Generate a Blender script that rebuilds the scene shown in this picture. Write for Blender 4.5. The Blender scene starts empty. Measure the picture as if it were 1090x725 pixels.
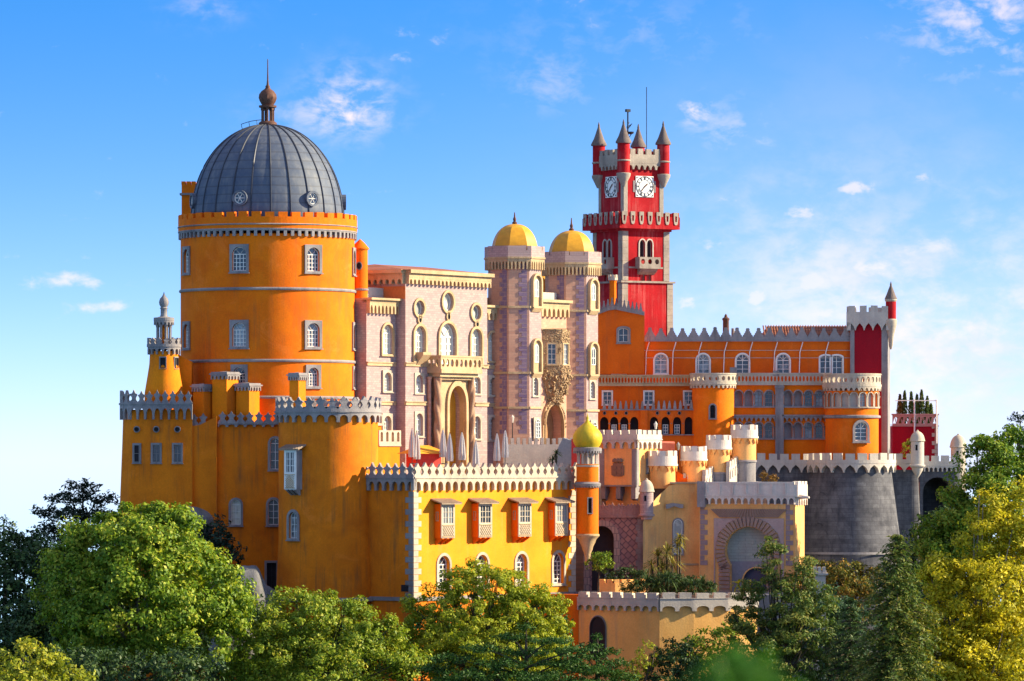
import bpy, math, random
import numpy as np
from mathutils import Vector
from mathutils.geometry import tessellate_polygon
R_ = math.radians
scene = bpy.context.scene
COL = scene.collection

# ------------------------------------------------------------------ camera, sky, sun, exposure
D, F, HX, HY = 500.0, 5000.0, 545.0, 490.0        # metres to the facade, focal length and horizon measured on the photograph
cam = bpy.data.cameras.new('camera'); cam_o = bpy.data.objects.new('camera', cam); COL.objects.link(cam_o)
cam_o.location = (0, -D, 0); cam_o.rotation_euler = (R_(90), 0, 0)
cam.sensor_width = 36; cam.lens = F / 1090 * 36; cam.shift_y = (HY - 362.5) / 1090
cam.clip_start = 1; cam.clip_end = 20000
cam.dof.use_dof = True; cam.dof.focus_distance = 500; cam.dof.aperture_fstop = 2.6
scene.camera = cam_o
SUN_AZ, SUN_EL = 93.0, 25.0                       # azimuth from the view back towards the camera, to the right
sun = bpy.data.lights.new('sun', 'SUN'); sun.energy = 5.0; sun.angle = R_(0.5); sun.color = (1.0, 0.86, 0.58)
sun_o = bpy.data.objects.new('sun', sun); COL.objects.link(sun_o)
sdir = Vector((math.sin(R_(SUN_AZ)) * math.cos(R_(SUN_EL)), -math.cos(R_(SUN_AZ)) * math.cos(R_(SUN_EL)), math.sin(R_(SUN_EL))))
sun_o.rotation_euler = sdir.to_track_quat('Z', 'Y').to_euler()
scene.view_settings.view_transform = 'Standard'; scene.view_settings.look = 'None'
scene.view_settings.exposure = 1.28; scene.view_settings.gamma = 1.0
scene.view_settings.use_curve_mapping = False
scene.cycles.max_bounces = 6; scene.cycles.diffuse_bounces = 3; scene.cycles.transparent_max_bounces = 4

world = bpy.data.worlds.new('World'); scene.world = world; world.use_nodes = True
def build_world():
    nt = world.node_tree; N = nt.nodes; L = nt.links; N.clear()
    def mth(op, a, b=None, c=None, clamp=False):
        n = N.new('ShaderNodeMath'); n.operation = op; n.use_clamp = clamp
        for i, v in enumerate((a, b, c)):
            if v is None: continue
            if isinstance(v, (int, float)): n.inputs[i].default_value = v
            else: L.new(v, n.inputs[i])
        return n.outputs[0]
    tc = N.new('ShaderNodeTexCoord'); sp = N.new('ShaderNodeSeparateXYZ'); L.new(tc.outputs['Generated'], sp.inputs[0])
    x, y, z = sp.outputs
    zc = mth('MAXIMUM', z, 0.0)
    # the photograph's few degrees of sky run from pale to deep blue: the gradient above the horizon is compressed
    zs = mth('ADD', mth('MULTIPLY', mth('POWER', zc, 1.25), 15.0), 0.12)
    cb = N.new('ShaderNodeCombineXYZ'); L.new(x, cb.inputs[0]); L.new(y, cb.inputs[1]); L.new(zs, cb.inputs[2])
    nv = N.new('ShaderNodeVectorMath'); nv.operation = 'NORMALIZE'; L.new(cb.outputs[0], nv.inputs[0])
    sky = N.new('ShaderNodeTexSky'); sky.sky_type = 'NISHITA'; sky.sun_disc = False
    sky.sun_elevation = R_(SUN_EL); sky.sun_rotation = R_(180 - SUN_AZ); sky.air_density = 1.0; sky.dust_density = 0.6; sky.ozone_density = 3.0
    L.new(nv.outputs[0], sky.inputs[0])
    hs = N.new('ShaderNodeHueSaturation'); hs.inputs['Saturation'].default_value = 1.4; hs.inputs['Value'].default_value = 1.75
    L.new(sky.outputs[0], hs.inputs['Color'])
    # clouds, laid out by azimuth and elevation of the sky
    az = mth('ARCTAN2', x, y); el = mth('ARCSINE', z)
    def deg(px): return math.atan((px - HX) / F)
    def gau(px, py, rx, ry):
        a = mth('DIVIDE', mth('SUBTRACT', az, deg(px)), rx / F); e = mth('DIVIDE', mth('SUBTRACT', el, math.atan((HY - py) / F)), ry / F)
        s = mth('ADD', mth('MULTIPLY', a, a), mth('MULTIPLY', e, e))
        return mth('POWER', 2.718, mth('MULTIPLY', s, -1.0))
    def noise(sx, sz, detail, rough, dist=0.0, off=0.0):
        c = N.new('ShaderNodeCombineXYZ'); L.new(mth('MULTIPLY', az, sx), c.inputs[0]); L.new(mth('MULTIPLY', el, sz), c.inputs[1]); c.inputs[2].default_value = off
        n = N.new('ShaderNodeTexNoise'); n.inputs['Scale'].default_value = 1; n.inputs['Detail'].default_value = detail
        n.inputs['Roughness'].default_value = rough; n.inputs['Distortion'].default_value = dist; L.new(c.outputs[0], n.inputs['Vector'])
        return n.outputs[0]
    def ramp(v, a, b):
        n = N.new('ShaderNodeMapRange'); n.interpolation_type = 'SMOOTHSTEP'; n.clamp = True
        n.inputs['From Min'].default_value = a; n.inputs['From Max'].default_value = b; L.new(v, n.inputs['Value']); return n.outputs[0]
    n1 = noise(60, 95, 7, 0.6, 0.3, 1.7); n2 = noise(150, 240, 6, 0.6, 0.25, 4.2); n3 = noise(35, 50, 4, 0.55, 0.2, 8.1)
    wisps = [(372, 108, 40, 34, .9), (345, 122, 70, 20, .3), (740, 118, 16, 14, .9), (690, 40, 170, 45, .16), (1050, 15, 80, 70, .75), (790, 140, 60, 35, .45), (215, 12, 40, 16, .35), (590, 90, 50, 30, .25)]
    wsum = None
    for px, py, rx, ry, k in wisps:
        g = mth('MULTIPLY', gau(px, py, rx, ry), k); wsum = g if wsum is None else mth('ADD', wsum, g)
    wm = mth('MULTIPLY', wsum, ramp(n2, 0.36, 0.72), clamp=True)
    pm = None
    for px, py, rx, ry, k in ((846, 226, 30, 15, 1.), (908, 201, 26, 9, 1.), (806, 318, 16, 13, 1.), (757, 260, 24, 13, .9), (862, 300, 18, 16, .9), (735, 325, 18, 13, .8), (985, 190, 32, 8, .7), (930, 285, 34, 12, .7), (990, 260, 40, 14, .6), (775, 215, 26, 8, .6), (880, 335, 22, 10, .7), (1030, 330, 40, 14, .5), (70, 302, 44, 9, .8), (108, 327, 34, 7, .8)):
        g = mth('MULTIPLY', gau(px, py, rx, ry), k); pm = g if pm is None else mth('ADD', pm, g)
    pm = mth('MULTIPLY', ramp(mth('ADD', pm, mth('MULTIPLY', mth('SUBTRACT', mth('ADD', mth('MULTIPLY', n1, .45), mth('MULTIPLY', n2, .55)), .5), 3.6)), .32, 1.1), .72)
    wm = mth('MAXIMUM', wm, pm)
    bank = mth('ADD', mth('MULTIPLY', gau(900, 265, 190, 80), .5), mth('MULTIPLY', gau(1010, 380, 190, 110), 0.95), clamp=True)
    bm = mth('MULTIPLY', bank, ramp(mth('ADD', mth('MULTIPLY', n1, .6), mth('MULTIPLY', n2, .4)), 0.38, 0.62), clamp=True)
    soft = mth('MULTIPLY', mth('ADD', gau(960, 400, 330, 150), mth('MULTIPLY', gau(900, 130, 260, 120), .25)), 0.62, clamp=True)
    m = mth('MAXIMUM', wm, mth('ADD', mth('MULTIPLY', bm, .62), mth('MULTIPLY', soft, .75), clamp=True))
    cc = N.new('ShaderNodeMix'); cc.data_type = 'RGBA'; L.new(mth('MAXIMUM', ramp(mth('ADD', n3, mth('MULTIPLY', n2, .35)), .5, .85), mth('MULTIPLY', wm, 1.6, clamp=True)), cc.inputs[0])
    cc.inputs[6].default_value = (3.3, 3.4, 4.4, 1); cc.inputs[7].default_value = (5.4, 4.4, 4.15, 1)
    mx = N.new('ShaderNodeMix'); mx.data_type = 'RGBA'; L.new(mth('MULTIPLY', m, 0.86), mx.inputs[0]); L.new(hs.outputs[0], mx.inputs[6]); L.new(cc.outputs[2], mx.inputs[7])
    # pale haze along the horizon, and an unseen overhead cloud added to fill the shade
    hz = mth('MULTIPLY', mth('POWER', 2.718, mth('MULTIPLY', mth('ABSOLUTE', el), -26.0)), 0.9, clamp=True)
    mh = N.new('ShaderNodeMix'); mh.data_type = 'RGBA'; L.new(hz, mh.inputs[0]); L.new(mx.outputs[2], mh.inputs[6]); mh.inputs[7].default_value = (3.75, 3.95, 4.95, 1)
    oc = mth('MULTIPLY', ramp(el, R_(8), R_(35)), 0.46)
    mo = N.new('ShaderNodeMix'); mo.data_type = 'RGBA'; L.new(oc, mo.inputs[0]); L.new(mh.outputs[2], mo.inputs[6]); mo.inputs[7].default_value = (4.6, 3.9, 3.4, 1); mx = mo
    bg = N.new('ShaderNodeBackground'); bg.inputs['Strength'].default_value = 0.1; L.new(mx.outputs[2], bg.inputs['Color'])
    out = N.new('ShaderNodeOutputWorld'); L.new(bg.outputs[0], out.inputs['Surface'])
build_world()

# ------------------------------------------------------------------ measuring: a pixel of the photograph and a depth give a place
def X(px, Y): return (px - HX) / F * (D + Y)
def Z(py, Y): return (HY - py) / F * (D + Y)
def S(Y): return (D + Y) / F
class Fr:                                          # a facade's own frame: u to the right along it, w out of it
    def __init__(s, px, Y, deg):
        s.a = R_(deg); s.o = (X(px, Y), Y); s.t = (math.cos(s.a), math.sin(s.a)); s.n = (math.sin(s.a), -math.cos(s.a))
    def u(s, px, w=0):
        k = (px - HX) / F
        return (k * (D + s.o[1] + w * s.n[1]) - s.o[0] - w * s.n[0]) / (s.t[0] - k * s.t[1])
    def Y(s, u, w=0): return s.o[1] + u * s.t[1] + w * s.n[1]
    def z(s, py, u=0, w=0): return Z(py, s.Y(u, w))

# ------------------------------------------------------------------ mesh builder
class Flat:
    def __init__(s, ox=0, oy=0, deg=0): s.a = R_(deg); s.o = (ox, oy)
    def __call__(s, u, w, z): return (s.o[0] + u * math.cos(s.a) + w * math.sin(s.a), s.o[1] + u * math.sin(s.a) - w * math.cos(s.a), z)
    def ang(s, u): return s.a
class Cyl:
    def __init__(s, r, ox=0, oy=0): s.r = r; s.o = (ox, oy)
    def __call__(s, u, w, z):
        t = u / s.r; return (s.o[0] + (s.r + w) * math.sin(t), s.o[1] - (s.r + w) * math.cos(t), z)
    def ang(s, u): return u / s.r
F0 = Flat()
class Path:                                        # along a polyline in plan
    def __init__(s, pts):
        s.p = [Vector(p) for p in pts]; s.l = [0.0]
        for a, b in zip(s.p, s.p[1:]): s.l.append(s.l[-1] + (b - a).length)
        s.len = s.l[-1]
    def seg(s, u):
        i = 0
        while i < len(s.p) - 2 and u > s.l[i + 1]: i += 1
        return i
    def __call__(s, u, w, z):
        i = s.seg(u); a, b = s.p[i], s.p[i + 1]; d = (b - a).normalized(); q = a + d * (u - s.l[i])
        return (q.x + d.y * w, q.y - d.x * w, z)
    def ang(s, u):
        i = s.seg(u); d = s.p[i + 1] - s.p[i]; return math.atan2(d.y, d.x)

class MB:
    def __init__(s): s.v = []; s.f = []
    def quad(s, a, b, c, d): i = len(s.v); s.v += [a, b, c, d]; s.f.append((i, i + 1, i + 2, i + 3))
    def poly(s, pts): i = len(s.v); s.v += list(pts); s.f.append(tuple(range(i, i + len(pts))))
    def face(s, loops, w, m):                      # flat face with holes
        vv = [[Vector((u, z, 0)) for u, z in lp] for lp in loops]; i = len(s.v); flat = [p for lp in loops for p in lp]
        tris = tessellate_polygon(vv); s.v += [m(u, w, z) for u, z in flat]
        for t in tris: s.f.append(tuple(i + k for k in t))
    def band(s, lp, w0, w1, m):
        for k in range(len(lp)):
            (a, b), (c, d) = lp[k], lp[(k + 1) % len(lp)]
            s.quad(m(a, w0, b), m(c, w0, d), m(c, w1, d), m(a, w1, b))
    def ext(s, lp, w0, w1, m=F0, holes=(), back=True):
        s.face([lp] + list(holes), w1, m)
        if back: s.face([lp] + list(holes), w0, m)
        for l in [lp] + list(holes): s.band(l, w0, w1, m)
    def block(s, u0, u1, z0, z1, w0, w1, m=F0, n=1, slope=0):
        us = [u0 + (u1 - u0) * k / n for k in range(n + 1)]
        for a, b in zip(us, us[1:]):
            s.quad(m(a, w1 + slope, z0), m(b, w1 + slope, z0), m(b, w1, z1), m(a, w1, z1)); s.quad(m(a, w0, z0), m(b, w0, z0), m(b, w0, z1), m(a, w0, z1))
            s.quad(m(a, w0, z1), m(b, w0, z1), m(b, w1, z1), m(a, w1, z1)); s.quad(m(a, w0, z0), m(b, w0, z0), m(b, w1 + slope, z0), m(a, w1 + slope, z0))
        for a in (u0, u1): s.quad(m(a, w0, z0), m(a, w1 + slope, z0), m(a, w1, z1), m(a, w0, z1))
    def lathe(s, prof, n=32, cx=0, cy=0, a0=0, a1=2 * math.pi, flute=0, nf=0):
        i = len(s.v); full = abs(a1 - a0 - 2 * math.pi) < 1e-6; k = n if full else n + 1
        for r, z in prof:
            for j in range(k):
                t = a0 + (a1 - a0) * j / n; rr = r * (1 + flute * math.cos(nf * t)) if nf else r
                s.v.append((cx + rr * math.sin(t), cy - rr * math.cos(t), z))
        for a in range(len(prof) - 1):
            for j in range(n):
                j2 = (j + 1) % k; s.f.append((i + a * k + j, i + a * k + j2, i + (a + 1) * k + j2, i + (a + 1) * k + j))
    def tube(s, pts, rad, n=6):
        pts = [Vector(p) for p in pts]; i = len(s.v)
        for k, p in enumerate(pts):
            d = (pts[min(k + 1, len(pts) - 1)] - pts[max(k - 1, 0)]).normalized()
            a = d.cross(Vector((0, 0, 1)) if abs(d.z) < .9 else Vector((1, 0, 0))).normalized(); b = d.cross(a)
            r = rad[k] if isinstance(rad, (list, tuple)) else rad
            for j in range(n):
                t = 2 * math.pi * j / n; q = p + a * (r * math.cos(t)) + b * (r * math.sin(t)); s.v.append(tuple(q))
        for k in range(len(pts) - 1):
            for j in range(n): s.f.append((i + k * n + j, i + k * n + (j + 1) % n, i + (k + 1) * n + (j + 1) % n, i + (k + 1) * n + j))
        s.f.append(tuple(i + j for j in range(n))); s.f.append(tuple(i + (len(pts) - 1) * n + j for j in range(n)))
    def cylwall(s, m, u0, u1, z0, z1, holes=(), depth=.4, nu=64, taper=None):   # curved wall with square openings
        us = sorted(set([round(u0 + (u1 - u0) * k / nu, 5) for k in range(nu + 1)] + [round(h[k], 5) for h in holes for k in (0, 1)]))
        zs = sorted(set([z0, z1] + [h[k] for h in holes for k in (2, 3)]))
        tw = taper or (lambda z: 0.0)
        for a, b in zip(us, us[1:]):
            if b - a < 1e-4: continue
            for c, d in zip(zs, zs[1:]):
                um, zm = (a + b) / 2, (c + d) / 2
                if any(h[0] < um < h[1] and h[2] < zm < h[3] for h in holes): continue
                s.quad(m(a, tw(c), c), m(b, tw(c), c), m(b, tw(d), d), m(a, tw(d), d))
        for a, b, c, d in holes:
            for q in (((a, c), (b, c)), ((b, c), (b, d)), ((b, d), (a, d)), ((a, d), (a, c))):
                s.quad(m(q[0][0], 0, q[0][1]), m(q[1][0], 0, q[1][1]), m(q[1][0], -depth, q[1][1]), m(q[0][0], -depth, q[0][1]))
    def mesh(s, name, mat, zb=0, smooth=None):
        me = bpy.data.meshes.new(name)
        me.from_pydata([(x, y, z - zb) for x, y, z in s.v], [], s.f); me.materials.append(mat)
        if smooth is not None:
            me.polygons.foreach_set('use_smooth', [True] * len(me.polygons)); me.validate()
            import bmesh
            bm = bmesh.new(); bm.from_mesh(me); bmesh.ops.remove_doubles(bm, verts=bm.verts, dist=1e-4); bm.to_mesh(me); bm.free()
            me.polygons.foreach_set('use_smooth', [True] * len(me.polygons)); me.set_sharp_from_angle(angle=R_(smooth))
        me.update(); return me

ZB = {}
def thing(name, label, cat, x, y, zb, rot=0, group=None):
    o = bpy.data.objects.new(name, None); COL.objects.link(o); o.location = (x, y, zb); o.rotation_euler = (0, 0, rot)
    o.empty_display_size = 1; o['label'] = label; o['category'] = cat
    if group: o['group'] = group
    ZB[o] = zb; return o
def part(name, mb, mat, parent, smooth=None, zb=None, loc=None, rz=0, label=None):
    me = mb.mesh(name, mat, (ZB.get(parent, 0) if zb is None else zb), smooth) if isinstance(mb, MB) else mb
    o = bpy.data.objects.new(name, me); COL.objects.link(o); o.parent = parent
    if loc is not None: o.location = loc
    o.rotation_euler = (0, 0, rz)
    if label: o['label'] = label
    ZB[o] = ZB.get(parent, 0) if (loc is None and zb is None) else 0
    return o
def solo(name, mb, mat, label, cat, group=None, kind=None, smooth=None, loc=None):
    o = bpy.data.objects.new(name, mb.mesh(name, mat, 0, smooth) if isinstance(mb, MB) else mb); COL.objects.link(o)
    if loc: o.location = loc
    if label: o['label'] = label
    if cat: o['category'] = cat
    if group: o['group'] = group
    if kind: o['kind'] = kind
    return o

# ------------------------------------------------------------------ outlines
def arch(w, h, kind='round', n=10, u=0, z=0):
    r = w / 2
    if kind == 'rect': p = [(-r, 0), (r, 0), (r, h), (-r, h)]
    elif kind == 'circle': p = [(r * math.cos(2 * math.pi * k / 20), h / 2 + h / 2 * math.sin(2 * math.pi * k / 20)) for k in range(20)]
    elif kind == 'round':
        p = [(-r, 0), (r, 0)] + [(r * math.cos(math.pi * k / n), h - r + r * math.sin(math.pi * k / n)) for k in range(n + 1)]
    elif kind == 'flatarch':
        q = r * .45; p = [(-r, 0), (r, 0)] + [(r * math.cos(math.pi * k / n), h - q + q * math.sin(math.pi * k / n)) for k in range(n + 1)]
    elif kind == 'pointed':
        rise = w * .75; p = [(-r, 0), (r, 0)]
        for k in range(n + 1):
            t = k / n; p.append((r * math.cos(t * math.pi / 2) , h - rise + rise * math.sin(t * math.pi / 2) ** .85))
        for k in range(1, n + 1):
            t = 1 - k / n; p.append((-r * math.cos(t * math.pi / 2), h - rise + rise * math.sin(t * math.pi / 2) ** .85))
    elif kind == 'horseshoe':
        rr = r; c = h - rr; b = r * .78; a0 = -math.asin(.62)
        p = [(-b, 0), (b, 0)] + [(rr * math.cos(a0 + (math.pi - 2 * a0) * k / 16), c + rr * math.sin(a0 + (math.pi - 2 * a0) * k / 16)) for k in range(17)]
    return [(a + u, b + z) for a, b in p]
def scaled(lp, k, d=0):
    cu = sum(a for a, b in lp) / len(lp); z0 = min(b for a, b in lp); z1 = max(b for a, b in lp); w0 = min(a for a, b in lp); w1 = max(a for a, b in lp)
    cu = (w0 + w1) / 2; cz = (z0 + z1) / 2
    fx = (w1 - w0 - 2 * d) / (w1 - w0); fz = (z1 - z0 - 2 * d) / (z1 - z0)
    return [(cu + (a - cu) * fx, cz + (b - cz) * fz) for a, b in lp]

MERL = {
 'square': [(-.5, 0), (.5, 0), (.5, 1), (-.5, 1)],
 'spade': [(-.5, 0), (.5, 0), (.49, .07), (.3, .2), (.25, .32), (.34, .46), (.49, .58), (.42, .66), (.24, .7), (0, 1), (-.24, .7), (-.42, .66), (-.49, .58), (-.34, .46), (-.25, .32), (-.3, .2), (-.49, .07)],
 'bulb': [(-.5, 0), (.5, 0), (.36, .2), (.3, .35), (.42, .5), (.5, .62), (.36, .72), (.2, .78), (.1, .95), (0, 1), (-.1, .95), (-.2, .78), (-.36, .72), (-.5, .62), (-.42, .5), (-.3, .35), (-.36, .2)],
 'step': [(-.5, 0), (.5, 0), (.46, .2), (.36, .24), (.35, .42), (.25, .47), (.24, .64), (.15, .7), (.19, .82), (.13, 1), (-.13, 1), (-.19, .82), (-.15, .7), (-.24, .64), (-.25, .47), (-.35, .42), (-.36, .24), (-.46, .2)],
 'tongue': [(-.5, 0), (.5, 0), (.5, .55), (.42, .78), (.25, .94), (0, 1), (-.25, .94), (-.42, .78), (-.5, .55)],
 'tooth': [(-.5, 0), (.5, 0), (.42, .3), (.3, .65), (.16, .92), (0, 1), (-.16, .92), (-.3, .65), (-.42, .3)],
}
JIT = random.Random(77)
def merlons(mb, u0, u1, z0, z1, w0, w1, m, n, style='square', fill=.6):
    p = (u1 - u0) / n
    for k in range(n):
        c = u0 + p * (k + .5 + JIT.uniform(-.02, .02)); fw = fill * JIT.uniform(.95, 1.02); hh = (z1 - z0) * JIT.uniform(.9, 1.04); dz = JIT.uniform(-.02, .02) * p
        mb.ext([(c + a * p * fw, z0 + b * (hh + a * dz)) for a, b in MERL[style]], w0, w1 + JIT.uniform(-.02, .015), m)
def corbels(mb, u0, u1, z0, z1, w0, w1, m, n, pier=.3, kind='round', rise=.75):
    p = (u1 - u0) / n; hw = p * (1 - pier) / 2; h = z1 - z0
    for k in range(n):
        c = u0 + p * (k + .5)
        if kind == 'round': a = [(c + hw * math.cos(math.pi * j / 6), z0 + h * (rise - .42) + h * .42 * math.sin(math.pi * j / 6)) for j in range(7)]
        elif kind == 'pointed': a = [(c + hw, z0 + h * .15), (c + hw * .7, z0 + h * .5), (c, z0 + h * rise), (c - hw * .7, z0 + h * .5), (c - hw, z0 + h * .15)]
        else: a = [(c + hw, z0 + h * rise), (c - hw, z0 + h * rise)]
        mb.ext([(c - p / 2, z0), (c - p / 2, z1), (c + p / 2, z1), (c + p / 2, z0), (c + hw, z0)] + a + [(c - hw, z0)], w0, w1, m)
def pierced(mb, u0, u1, z0, z1, w0, w1, m, n, r=.3, kind='round'):
    p = (u1 - u0) / n; cz = (z0 + z1) / 2; h = z1 - z0
    for k in range(n):
        c = u0 + p * (k + .5); hl = []
        if kind == 'round':
            hl = [[(c + p * r * math.cos(2 * math.pi * j / 8), cz + h * r * math.sin(2 * math.pi * j / 8)) for j in range(8)]]
        elif kind == 'slot': hl = [[(c - p * r, z0 + h * .2), (c + p * r, z0 + h * .2), (c + p * r, z0 + h * .8), (c, z0 + h * .92), (c - p * r, z0 + h * .8)]]
        elif kind == 'tri': hl = [[(c - p * .42, z0 + h * .2), (c + p * .12, z0 + h * .2), (c - p * .15, z0 + h * .8)], [(c - p * .02, z0 + h * .82), (c + p * .2, z0 + h * .3), (c + p * .42, z0 + h * .82)]]
        mb.ext([(c - p / 2, z0), (c + p / 2, z0), (c + p / 2, z1), (c - p / 2, z1)], w0, w1, m, hl)
# ------------------------------------------------------------------ materials
MATS = {}
def nodes(name):
    m = bpy.data.materials.new(name); m.use_nodes = True; nt = m.node_tree; b = nt.nodes['Principled BSDF']; MATS[name] = m; return m, nt, b
def tex(nt, kind, coord, scale=None, **kw):
    n = nt.nodes.new(kind)
    if scale is not None and not isinstance(scale, tuple): n.inputs['Scale'].default_value = scale
    for k, v in kw.items(): n.inputs[k].default_value = v
    if isinstance(scale, tuple):
        mp = nt.nodes.new('ShaderNodeMapping'); mp.inputs['Scale'].default_value = scale; nt.links.new(coord, mp.inputs[0]); nt.links.new(mp.outputs[0], n.inputs['Vector']); n.inputs['Scale'].default_value = 1
    else: nt.links.new(coord, n.inputs['Vector'])
    return n
def rmp(nt, v, a, b, lo=0., hi=1.):
    n = nt.nodes.new('ShaderNodeMapRange'); n.clamp = True
    for k, q in zip(('From Min', 'From Max', 'To Min', 'To Max'), (a, b, lo, hi)): n.inputs[k].default_value = q
    nt.links.new(v, n.inputs['Value']); return n.outputs[0]
def mix(nt, f, a, b, mode='MIX'):
    n = nt.nodes.new('ShaderNodeMix'); n.data_type = 'RGBA'; n.blend_type = mode
    for s, v in ((0, f), (6, a), (7, b)):
        if isinstance(v, (int, float)): n.inputs[s].default_value = v
        elif isinstance(v, tuple): n.inputs[s].default_value = (*v, 1) if len(v) == 3 else v
        else: nt.links.new(v, n.inputs[s])
    return n.outputs[2]
def bump(nt, b, h, strength=.3, dist=.05):
    n = nt.nodes.new('ShaderNodeBump'); n.inputs['Strength'].default_value = strength; n.inputs['Distance'].default_value = dist
    nt.links.new(h, n.inputs['Height']); nt.links.new(n.outputs[0], b.inputs['Normal'])
def gen(nt): return nt.nodes.new('ShaderNodeTexCoord').outputs['Object']
def stucco(name, col, col2=None, stain=(.25, .2, .16), streak=.35, rough=.88, patch=.35, bs=.4, mottle=.32):
    m, nt, b = nodes(name); c = gen(nt); col2 = col2 or tuple(v * .72 for v in col)
    big = tex(nt, 'ShaderNodeTexNoise', c, .28, Detail=6., Roughness=.65, Distortion=.4)
    fine = tex(nt, 'ShaderNodeTexNoise', c, 5.5, Detail=5., Roughness=.7)
    st = tex(nt, 'ShaderNodeTexNoise', c, (1.5, 1.5, .07), Detail=5., Roughness=.7)
    st2 = tex(nt, 'ShaderNodeTexNoise', c, (.5, .5, .3), Detail=3.)
    x = mix(nt, rmp(nt, big.outputs[0], .38, .66), col, col2)
    pt = tex(nt, 'ShaderNodeTexNoise', c, (.16, .16, .22), Detail=8., Roughness=.75, Distortion=1.2); x = mix(nt, rmp(nt, pt.outputs[0], .56, .62, 0, patch), x, tuple(min(1, v * 1.12 + .03) for v in col))
    x = mix(nt, rmp(nt, fine.outputs[0], .3, .75, 0, mottle), x, tuple(v * .35 for v in col))
    sm = nt.nodes.new('ShaderNodeMath'); sm.operation = 'MULTIPLY'
    nt.links.new(rmp(nt, st.outputs[0], .48, .66), sm.inputs[0]); nt.links.new(rmp(nt, st2.outputs[0], .4, .65, 0, streak), sm.inputs[1])
    x = mix(nt, sm.outputs[0], x, stain)
    nt.links.new(x, b.inputs['Base Color']); b.inputs['Roughness'].default_value = rough; b.inputs['Specular IOR Level'].default_value = .2
    bump(nt, b, fine.outputs[0], bs, .06); return m
def masonry(name, col, col2, mortar, bw=.7, bh=.35, ms=.03, rough=.85, dirt=(.2, .18, .2), dirtk=.4, rot=0.0):
    m, nt, b = nodes(name); c = gen(nt)
    sp = nt.nodes.new('ShaderNodeSeparateXYZ'); nt.links.new(c, sp.inputs[0])
    ad = nt.nodes.new('ShaderNodeMath'); ad.operation = 'ADD'; nt.links.new(sp.outputs[0], ad.inputs[0]); nt.links.new(sp.outputs[1], ad.inputs[1])
    cb = nt.nodes.new('ShaderNodeCombineXYZ'); nt.links.new(ad.outputs[0], cb.inputs[0]); nt.links.new(sp.outputs[2], cb.inputs[1])
    mp = nt.nodes.new('ShaderNodeMapping'); mp.inputs['Rotation'].default_value = (0, 0, rot); nt.links.new(cb.outputs[0], mp.inputs[0])
    br = tex(nt, 'ShaderNodeTexBrick', mp.outputs[0], 1.0)
    br.inputs['Color1'].default_value = (*col, 1); br.inputs['Color2'].default_value = (*col2, 1); br.inputs['Mortar'].default_value = (*mortar, 1)
    br.inputs['Mortar Size'].default_value = ms; br.inputs['Brick Width'].default_value = bw; br.inputs['Row Height'].default_value = bh; br.inputs['Mortar Smooth'].default_value = .3
    big = tex(nt, 'ShaderNodeTexNoise', c, .5, Detail=7., Roughness=.7); st = tex(nt, 'ShaderNodeTexNoise', c, (1.3, 1.3, .1), Detail=5., Roughness=.7); fine = tex(nt, 'ShaderNodeTexNoise', c, 6., Detail=4.)
    x = mix(nt, rmp(nt, big.outputs[0], .42, .72, 0, dirtk), br.outputs[0], dirt)
    x = mix(nt, rmp(nt, st.outputs[0], .55, .78, 0, dirtk), x, dirt)
    x = mix(nt, rmp(nt, fine.outputs[0], .35, .7, 0, .22), x, tuple(v * .4 for v in col))
    nt.links.new(x, b.inputs['Base Color']); b.inputs['Roughness'].default_value = rough; b.inputs['Specular IOR Level'].default_value = .2
    bump(nt, b, br.outputs[1], -.3, .04); return m
def plain(name, col, rough=.6, metal=0., spec=.3, noise=.25, sc=3.):
    m, nt, b = nodes(name); c = gen(nt); n = tex(nt, 'ShaderNodeTexNoise', c, sc, Detail=5., Roughness=.65)
    nt.links.new(mix(nt, rmp(nt, n.outputs[0], .3, .75, 0, 1), col, tuple(v * (1 - noise) for v in col)), b.inputs['Base Color'])
    b.inputs['Roughness'].default_value = rough; b.inputs['Metallic'].default_value = metal; b.inputs['Specular IOR Level'].default_value = spec
    return m
ORANGE = stucco('orange_stucco', (.90, .19, .003), (.80, .135, .003), (.30, .10, .03), .5)
OCHRE = stucco('ochre_stucco', (.84, .215, .007), (.64, .145, .005), (.14, .07, .03), .75)
YELLOW = stucco('yellow_stucco', (.92, .31, .014), (.84, .24, .010), (.45, .28, .08), .5)
GOLDWALL = stucco('golden_stucco', (.90, .25, .005), (.78, .18, .004), (.30, .12, .03), .5)
DEEP = stucco('deep_orange_stucco', (.80, .15, .008), (.64, .105, .006), (.25, .09, .04), .4)
APRICOT = stucco('apricot_stucco', (.95, .50, .17), (.82, .36, .11), (.30, .20, .13), .6)
RED = stucco('red_stucco', (.44, .006, .013), (.30, .004, .010), (.62, .20, .18), .45)
REDDK = stucco('crimson_stucco', (.36, .006, .018), (.28, .004, .016), (.2, .02, .03), .3)
PINKW = stucco('rosy_whitewash', (.76, .65, .56), (.60, .50, .44), (.34, .28, .27), .55, bs=.5, mottle=.22)
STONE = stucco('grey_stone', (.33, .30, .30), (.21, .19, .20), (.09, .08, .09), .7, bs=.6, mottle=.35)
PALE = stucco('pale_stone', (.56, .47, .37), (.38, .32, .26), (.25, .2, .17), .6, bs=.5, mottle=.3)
LIME = stucco('whitewashed_stone', (.60, .52, .44), (.44, .385, .35), (.30, .26, .24), .6, bs=.5, mottle=.25)
SAND = stucco('sandstone', (.58, .41, .24), (.42, .285, .16), (.22, .15, .09), .55, bs=.6, mottle=.35)
PINK = masonry('pink_tile', (.47, .335, .31), (.35, .24, .24), (.29, .205, .205), .5, .25, .02, dirt=(.40, .27, .26), dirtk=.28)
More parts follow.
